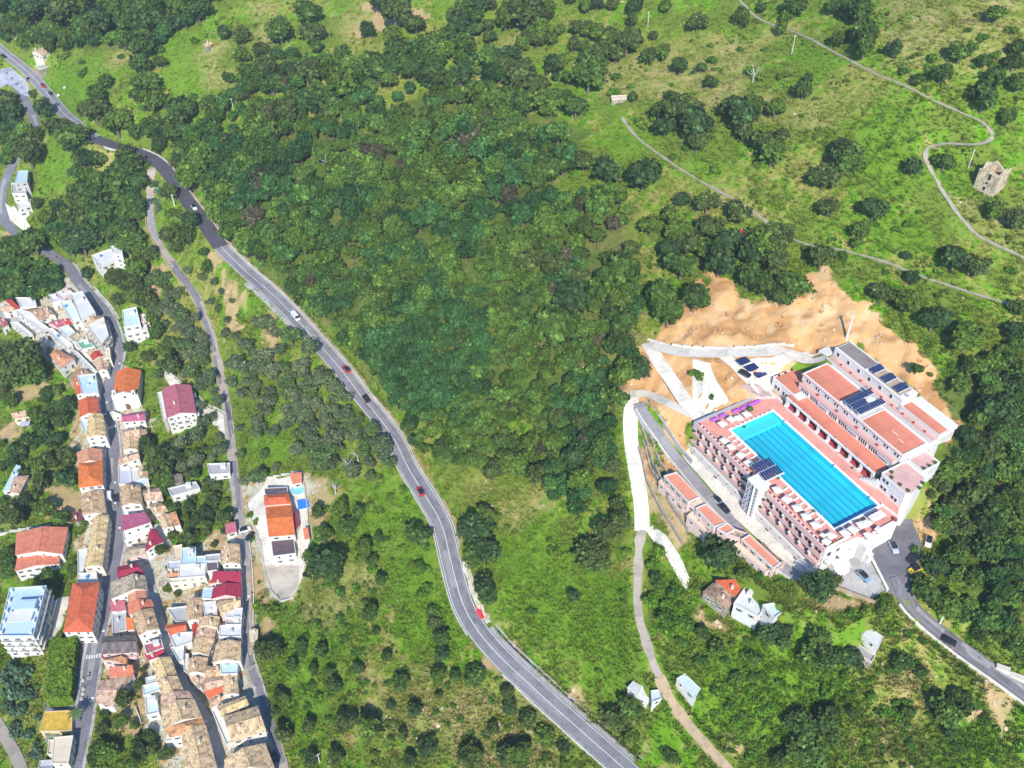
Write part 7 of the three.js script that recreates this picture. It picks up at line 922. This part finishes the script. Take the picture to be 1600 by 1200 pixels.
// church facade and bell gables
{ const a = onPlane(172, 617, -67), b = onPlane(214, 617, -67), p = atH(193, 628, 4), g = thing('church', 'orange-roofed church with a white facade and twin bell gables on the street', 'church', [p.x, hgt(p.x, p.z) - 1.5, p.z]); void a; void b;
  const Y = p.y + 4.5, E = [[1035, 805], [1262, 792], [1230, 1012], [1005, 1012]].map(([x, y]) => onPlane(x * 0.175, 440 + y * 0.175, Y).sub(g.position)); const A = new Acc(), Rf = new Acc(), up = (q, y) => new THREE.Vector3(q.x, q.y + y, q.z), gr = q => new THREE.Vector3(q.x, 0, q.z), mid = (q, s) => q.clone().lerp(s, 0.5);
  for (let i = 0; i < 4; i++) { const s = E[(i + 1) % 4], t2 = E[i]; A.poly([gr(s), gr(t2), t2, s], new THREE.Vector3(t2.x - s.x, 0, t2.z - s.z)); } const r0 = up(mid(E[0], E[1]), 2.2), r1 = up(mid(E[3], E[2]), 2.2); A.poly([E[1], E[0], r0]); A.poly([E[3], E[2], r1]); const al = r1.clone().sub(r0);
  Rf.poly([E[3], r1, r0, E[0]].map(q => up(q, 0.15)), al); Rf.poly([r1, E[2], E[1], r0].map(q => up(q, 0.15)), al); part('wall', A.geo(), WL.white, g); part('roof', Rf.geo(), R.orange, g);
  const c = mid(E[3], E[2]), L = E[3].distanceTo(E[2]), ry = -Math.atan2(E[2].z - E[3].z, E[2].x - E[3].x), F2 = part('facade', (() => { const s = new THREE.Shape(); const hT = c.y; s.moveTo(-L / 2 - 0.4, 0); s.lineTo(L / 2 + 0.4, 0); s.lineTo(L / 2 + 0.4, hT + 0.4); s.lineTo(L * 0.2, hT + 0.8); s.lineTo(0, hT + 2.6); s.lineTo(-L * 0.2, hT + 0.8); s.lineTo(-L / 2 - 0.4, hT + 0.4); return new THREE.ExtrudeGeometry(s, { depth: 0.8, bevelEnabled: false }); })(), WL.white, g); F2.position.set(c.x, 0, c.z); F2.rotation.y = ry;
  for (const s of [-1, 1]) { const bt = part('bell_gable', BOX, WL.white, F2); bt.scale.set(1.8, 2.8, 1.2); bt.position.set(s * L * 0.38, c.y + 1.5, 0.3); const bo = part('bell_opening', BOX, CM.tyre, F2); bo.scale.set(0.7, 1.2, 1.3); bo.position.set(s * L * 0.38, c.y + 1.7, 0.3); }
  const arch = new THREE.Shape(); arch.moveTo(-1.1, 0); arch.lineTo(1.1, 0); arch.lineTo(1.1, 2.6); arch.absarc(0, 2.6, 1.1, 0, Math.PI, false); const dg = new THREE.ExtrudeGeometry(arch, { depth: 0.1, bevelEnabled: false }); const dd = part('portal', dg, MW_.door[0], F2); dd.position.set(0, 1.5, 0.82); const rg = part('portal_arch', new THREE.TorusGeometry(1.35, 0.22, 6, 18, Math.PI), WL.cream, F2); rg.position.set(0, 4.1, 0.86); const ro = part('round_window', new THREE.CylinderGeometry(0.6, 0.6, 0.1, 18).rotateX(Math.PI / 2), MW_.pane, F2); ro.position.set(0, c.y - 0.6, 0.84);
  occPoly(E.map(q => [q.x + g.position.x, q.z + g.position.z]), 2); }
// villa pools and walls
{ const p = atH(465.5, 766, 0.6), g = thing('round_pool', 'round light blue above-ground pool beside the villa', 'pool', [p.x, hgt(p.x, p.z), p.z]); part('wall', new THREE.CylinderGeometry(2.9, 2.9, 1.1, 32, 1, true).translate(0, 0.55, 0), R.paleblue, g); part('rim', new THREE.TorusGeometry(2.9, 0.12, 8, 36).rotateX(Math.PI / 2).translate(0, 1.1, 0), PW, g); part('water', new THREE.CylinderGeometry(2.8, 2.8, 0.05, 32).translate(0, 0.95, 0), std(0.25, 0.62, 0.85, 0.08), g); }
{ const p = atH(474, 788, 0.6), g = thing('covered_pool', 'pool under a vivid blue cover below the round pool', 'pool', [p.x, hgt(p.x, p.z), p.z], 0.3); boxMesh('basin', 0, 0.45, 0, 4.2, 0.9, 4.8, WL.white, g); boxMesh('cover', 0, 0.93, 0, 4.4, 0.08, 5.0, std(0.04, 0.22, 0.72, 0.5), g); }
function garden(label, list, h, m, th = 0.3) { const P = []; for (let k = 0; k < list.length; k += 2) P.push(atH(list[k], list[k + 1])); const c = P[0], g = thing('garden_wall', label, 'wall', [c.x, c.y, c.z]); for (let k = 0; k < P.length - 1; k++) { const a = P[k], b = P[k + 1], n = Math.max(1, Math.round(a.distanceTo(b) / 4)); for (let s = 0; s < n; s++) { const q = a.clone().lerp(b, (s + 0.5) / n), y = hgt(q.x, q.z); boxMesh('wall', q.x - c.x, y - c.y + h / 2 - 0.4, q.z - c.z, Math.hypot(b.x - a.x, b.z - a.z) / n + 0.12 + (s % 2) * 0.01, h + 0.8 + (s % 2) * 0.012, th + (s % 2) * 0.012, m, g, -Math.atan2(b.z - a.z, b.x - a.x)); } } return g; }
garden('white wall round the front yard of the villa with pools', [385, 790, 408, 852, 414, 895, 425, 926, 440, 942, 458, 934], 0.9, M.white); garden('low white wall at the back right of the villa yard', [416, 748, 440, 744, 472, 737, 480, 790, 484, 850], 1.0, M.white); garden('white garden wall behind the salmon villa', [0, 838, 16, 832, 72, 824, 80, 822], 1.2, M.white, 0.6); garden('white wall along the driveway of the pink-roofed house', [258, 572, 272, 588, 305, 615, 335, 640, 352, 646], 0.9, M.white); garden('curved white wall in the garden beside the long house row', [213, 1108, 218, 1120, 222, 1132], 1.2, M.white); garden('rubble wall above the lower parking lot', [1302, 920, 1330, 930, 1360, 942, 1372, 946], 1.5, M.dirt, 0.7);
garden('dry stone terrace wall below the estate lane', [1000, 660, 1012, 700, 1030, 745, 1040, 770], 1.6, M.path, 0.6); garden('second dry stone terrace wall beside the uppermost bungalow', [1008, 660, 1022, 700, 1044, 745], 1.4, M.path, 0.6); garden('third dry stone terrace wall, lower down beside the second bungalow', [1004, 690, 1018, 738, 1045, 785, 1075, 830], 1.4, M.path, 0.6); garden('lowest dry stone terrace wall beside the white lane', [998, 700, 1010, 750, 1034, 800, 1066, 850], 1.4, M.path, 0.6); garden('pale rubble bank along the access road at the right frame edge', [1556, 1042, 1575, 1052, 1600, 1066], 1.4, M.concrete, 1.6);
garden('white kerb wall above the excavated slope ramp', [1012, 531, 1050, 541, 1100, 545, 1180, 543, 1240, 541], 0.9, M.concrete, 0.5);
// clipped hedge block and palm at the lower left
{ const P = [[80, 1002, 118, 996], [117, 1000, 108, 1088], [70, 1090, 80, 1002]]; void P; const c = [onPlane(79, 1001, -77), onPlane(119, 995, -77), onPlane(108, 1088, -77), onPlane(69, 1090, -77)], m = c.reduce((s, q) => s.add(q), new THREE.Vector3()).multiplyScalar(0.25), gy = hgt(m.x, m.z), g = thing('hedge', 'long block of clipped bright green trees beside the village street', 'hedge', [m.x, gy, m.z]); const r = rng(31), pos = [], col = [], top = -77 - gy;
  for (let k = 0; k < 5200; k++) { const a = r(), b = r(), f = r(); let p; const bil = (u, v) => c[0].clone().lerp(c[1], u).lerp(c[3].clone().lerp(c[2], u), v).sub(m); let y, n = new THREE.Vector3(0, 1, 0); if (f < 0.55) { p = bil(a, b); y = top * (0.86 + 0.26 * fbm(p.x / 1.6, p.z / 1.6, 2)); } else { const e = Math.floor(r() * 4); p = e === 0 ? bil(a, 0) : e === 1 ? bil(1, a) : e === 2 ? bil(a, 1) : bil(0, a); n = p.clone().setY(0).normalize(); y = top * (0.12 + 0.85 * b); } n.add(new THREE.Vector3((r() - 0.5) * 2, r() - 0.2, (r() - 0.5) * 2)).normalize(); const q = new THREE.Vector3(p.x, y, p.z), t2 = new THREE.Vector3(r() - 0.5, r() - 0.5, r() - 0.5).cross(n).normalize(), bb = n.clone().cross(t2), s = 0.25 + 0.32 * r(), kk = 0.5 + 0.9 * r(); const V = [[-1, -1], [1, -0.6], [0.6, 1], [-0.8, 0.7]].map(([x, z]) => q.clone().addScaledVector(t2, x * s).addScaledVector(bb, z * s)); for (const i of [0, 1, 2, 0, 2, 3]) { pos.push(V[i].x, V[i].y, V[i].z); col.push(kk, kk, kk); } }
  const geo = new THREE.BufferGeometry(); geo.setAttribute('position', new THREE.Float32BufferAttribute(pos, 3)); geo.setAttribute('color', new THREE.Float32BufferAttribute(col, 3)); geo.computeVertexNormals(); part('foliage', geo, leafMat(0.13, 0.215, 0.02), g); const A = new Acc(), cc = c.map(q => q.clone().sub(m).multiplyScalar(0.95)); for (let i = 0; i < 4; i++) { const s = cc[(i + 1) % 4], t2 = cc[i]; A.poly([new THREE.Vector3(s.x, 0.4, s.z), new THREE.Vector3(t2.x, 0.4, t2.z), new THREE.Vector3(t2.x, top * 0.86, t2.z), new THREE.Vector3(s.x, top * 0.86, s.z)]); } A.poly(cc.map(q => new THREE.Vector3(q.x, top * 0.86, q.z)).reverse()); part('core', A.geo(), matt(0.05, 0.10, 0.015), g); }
[[118, 1112, 6, 'palm tree at the corner of the yellow roof', [0.07, 0.13, 0.03]], [80, 1152, 3, 'grey-green palm left of the beige flat roof', [0.2, 0.25, 0.16]]].forEach(([px, py, h, label, c], k) => { const p = atH(px, py, h), r = rng(12 + k), g = thing('palm_tree', label, 'palm', [p.x, hgt(p.x, p.z), p.z]); const H2 = p.y - g.position.y; part('trunk', new THREE.CylinderGeometry(0.2, 0.32, H2, 8).translate(0, H2 / 2, 0), bark, g); const m = std(...c, 0.8, { side: THREE.DoubleSide }); for (let f = 0; f < 14; f++) { const pts = [], L = 2.8 + r(); for (let s = 0; s <= 6; s++) { const t2 = s / 6, w = 0.34 * Math.sin(Math.PI * (0.12 + 0.86 * t2)); pts.push([t2 * L, 0.9 * t2 - 1.7 * t2 * t2, w]); } const P2 = []; for (let s = 0; s < 6; s++) { const [x0, y0, w0] = pts[s], [x1, y1, w1] = pts[s + 1]; P2.push(x0, y0 - w0 * 0.5, -w0, x1, y1 - w1 * 0.5, -w1, x0, y0, 0, x1, y1 - w1 * 0.5, -w1, x1, y1, 0, x0, y0, 0, x0, y0, 0, x1, y1, 0, x0, y0 - w0 * 0.5, w0, x1, y1, 0, x1, y1 - w1 * 0.5, w1, x0, y0 - w0 * 0.5, w0); } const q = new THREE.BufferGeometry(); q.setAttribute('position', new THREE.Float32BufferAttribute(P2, 3)); q.computeVertexNormals(); q.rotateY(f * 0.449 + r() * 0.3); q.translate(0, H2, 0); part('frond', q, m, g); } });
{ const p = onPlane(39, 662, -82), g = thing('canopy', 'blue-grey sail canopy beside the small garden hut', 'canopy', [p.x, hgt(p.x, p.z), p.z], 0.2); const H2 = p.y - g.position.y; boxMesh('sheet', 0, H2, 0, 4.2, 0.08, 3.2, R.lilac, g); for (const a of [-1, 1]) for (const b of [-1, 1]) boxMesh('post', a * 1.9, H2 / 2, b * 1.4, 0.1, H2, 0.1, M.rail, g); }
// rocks scattered on the cut slope and the verges
{ const r = rng(5), gs = [0, 1, 2].map(k => { const g = new THREE.IcosahedronGeometry(1, 1), p = g.attributes.position; for (let i = 0; i < p.count; i++) { const v = new THREE.Vector3().fromBufferAttribute(p, i), s = 0.7 + 0.5 * vnoise(v.x * 2 + k * 5, v.y * 2 + v.z * 3); p.setXYZ(i, v.x * s, v.y * s * 0.7, v.z * s); } g.computeVertexNormals(); return g; }); const g = new THREE.Group(); g.name = 'rocks'; g.userData.kind = 'stuff'; tag(g, 'pale stones and rubble strewn over bare ground', 'rocks'); scene.add(g); const spots = []; let guard = 0; while (spots.length < 2600 && guard++ < 60000) { const px = r() * 1600, py = r() * 1200, p = atH(px, py), c = groundCol(p.x, p.z); if (occ(p.x, p.z) || r() > c[3] * 0.8 + 0.012) continue; spots.push([p, r() < 0.05 ? 0.35 + 0.45 * r() : 0.1 + 0.22 * r(), c[3]]); } const m4 = new THREE.Matrix4(), q = new THREE.Quaternion(); gs.forEach((geo, v) => { const l = spots.filter((s, i) => i % 3 === v), I = new THREE.InstancedMesh(geo, std(1, 1, 1, 1), l.length); I.name = 'stone'; I.castShadow = true; l.forEach(([p, s], i) => { q.setFromEuler(new THREE.Euler(r() * 0.5, r() * 6, r() * 0.5)); m4.compose(new THREE.Vector3(p.x, p.y + s * 0.2, p.z), q, new THREE.Vector3(s, s, s)); I.setMatrixAt(i, m4); const k = 0.7 + 0.5 * r(); I.setColorAt(i, new THREE.Color().setRGB(0.55 * k, 0.42 * k, 0.29 * k)); }); g.add(I); }); }
// a few people-sized street bollards and drums on the village street
[[139, 1055], [130, 1064], [131, 1078], [130, 1085], [128, 1093]].forEach(([x, y], k) => { const p = atH(x, y), g = thing('concrete_drum', `pale concrete drum in the row beside the hedge, ${['first', 'second', 'third', 'fourth', 'fifth'][k]} from the crossing`, 'drum', [p.x, p.y, p.z], 0, 'drums beside the hedge'); const c = part('body', CYL, k ? M.concrete : HM.dark, g); c.scale.set(1.3, 0.9, 1.3); c.position.y = 0.45; const d = part('lid', CYL, M.concreteGrey, g); d.scale.set(1.0, 0.1, 1.0); d.position.y = 0.93; });
const LAMPS = ['beside the church on the street', 'opposite the crimson-magenta roof', 'beside the grey-lilac flat roof', 'near the white van', 'above the lower crossing', 'opposite the clipped hedge', 'by the pink and crimson sloping roof', 'at the bend below the stepped white house', 'at the top of the long house row', 'halfway down the long house row', 'at the bottom of the alley', 'on the lane above the large mottled roof', 'on the lane beside the large mottled roof', 'on the lane beside the lower crimson roof', 'on the lane beside the white stack of roofs'];
[[167, 629], [164, 647], [180, 754], [180, 786], [162, 986], [145, 1091], [187, 825], [187, 568], [269, 1022], [322, 1127], [330, 1190], [402, 1104], [416, 1145], [389, 932], [376, 985]].forEach(([x, y], k) => { const p = atH(x, y, 4), g = thing('street_lamp', `street lamp with a white lantern ${LAMPS[k]}`, 'street lamp', [p.x, hgt(p.x, p.z), p.z], 0, 'white street lamps along the village streets and alleys'); const H2 = p.y - g.position.y; const c = part('post', new THREE.CylinderGeometry(0.06, 0.09, H2, 8).translate(0, H2 / 2, 0), M.rail, g); void c; const l = part('lantern', BOX, CM.lamp, g); l.scale.set(0.9, 0.3, 0.6); l.position.y = H2 + 0.1; void k; });
renderer.render(scene, camera);
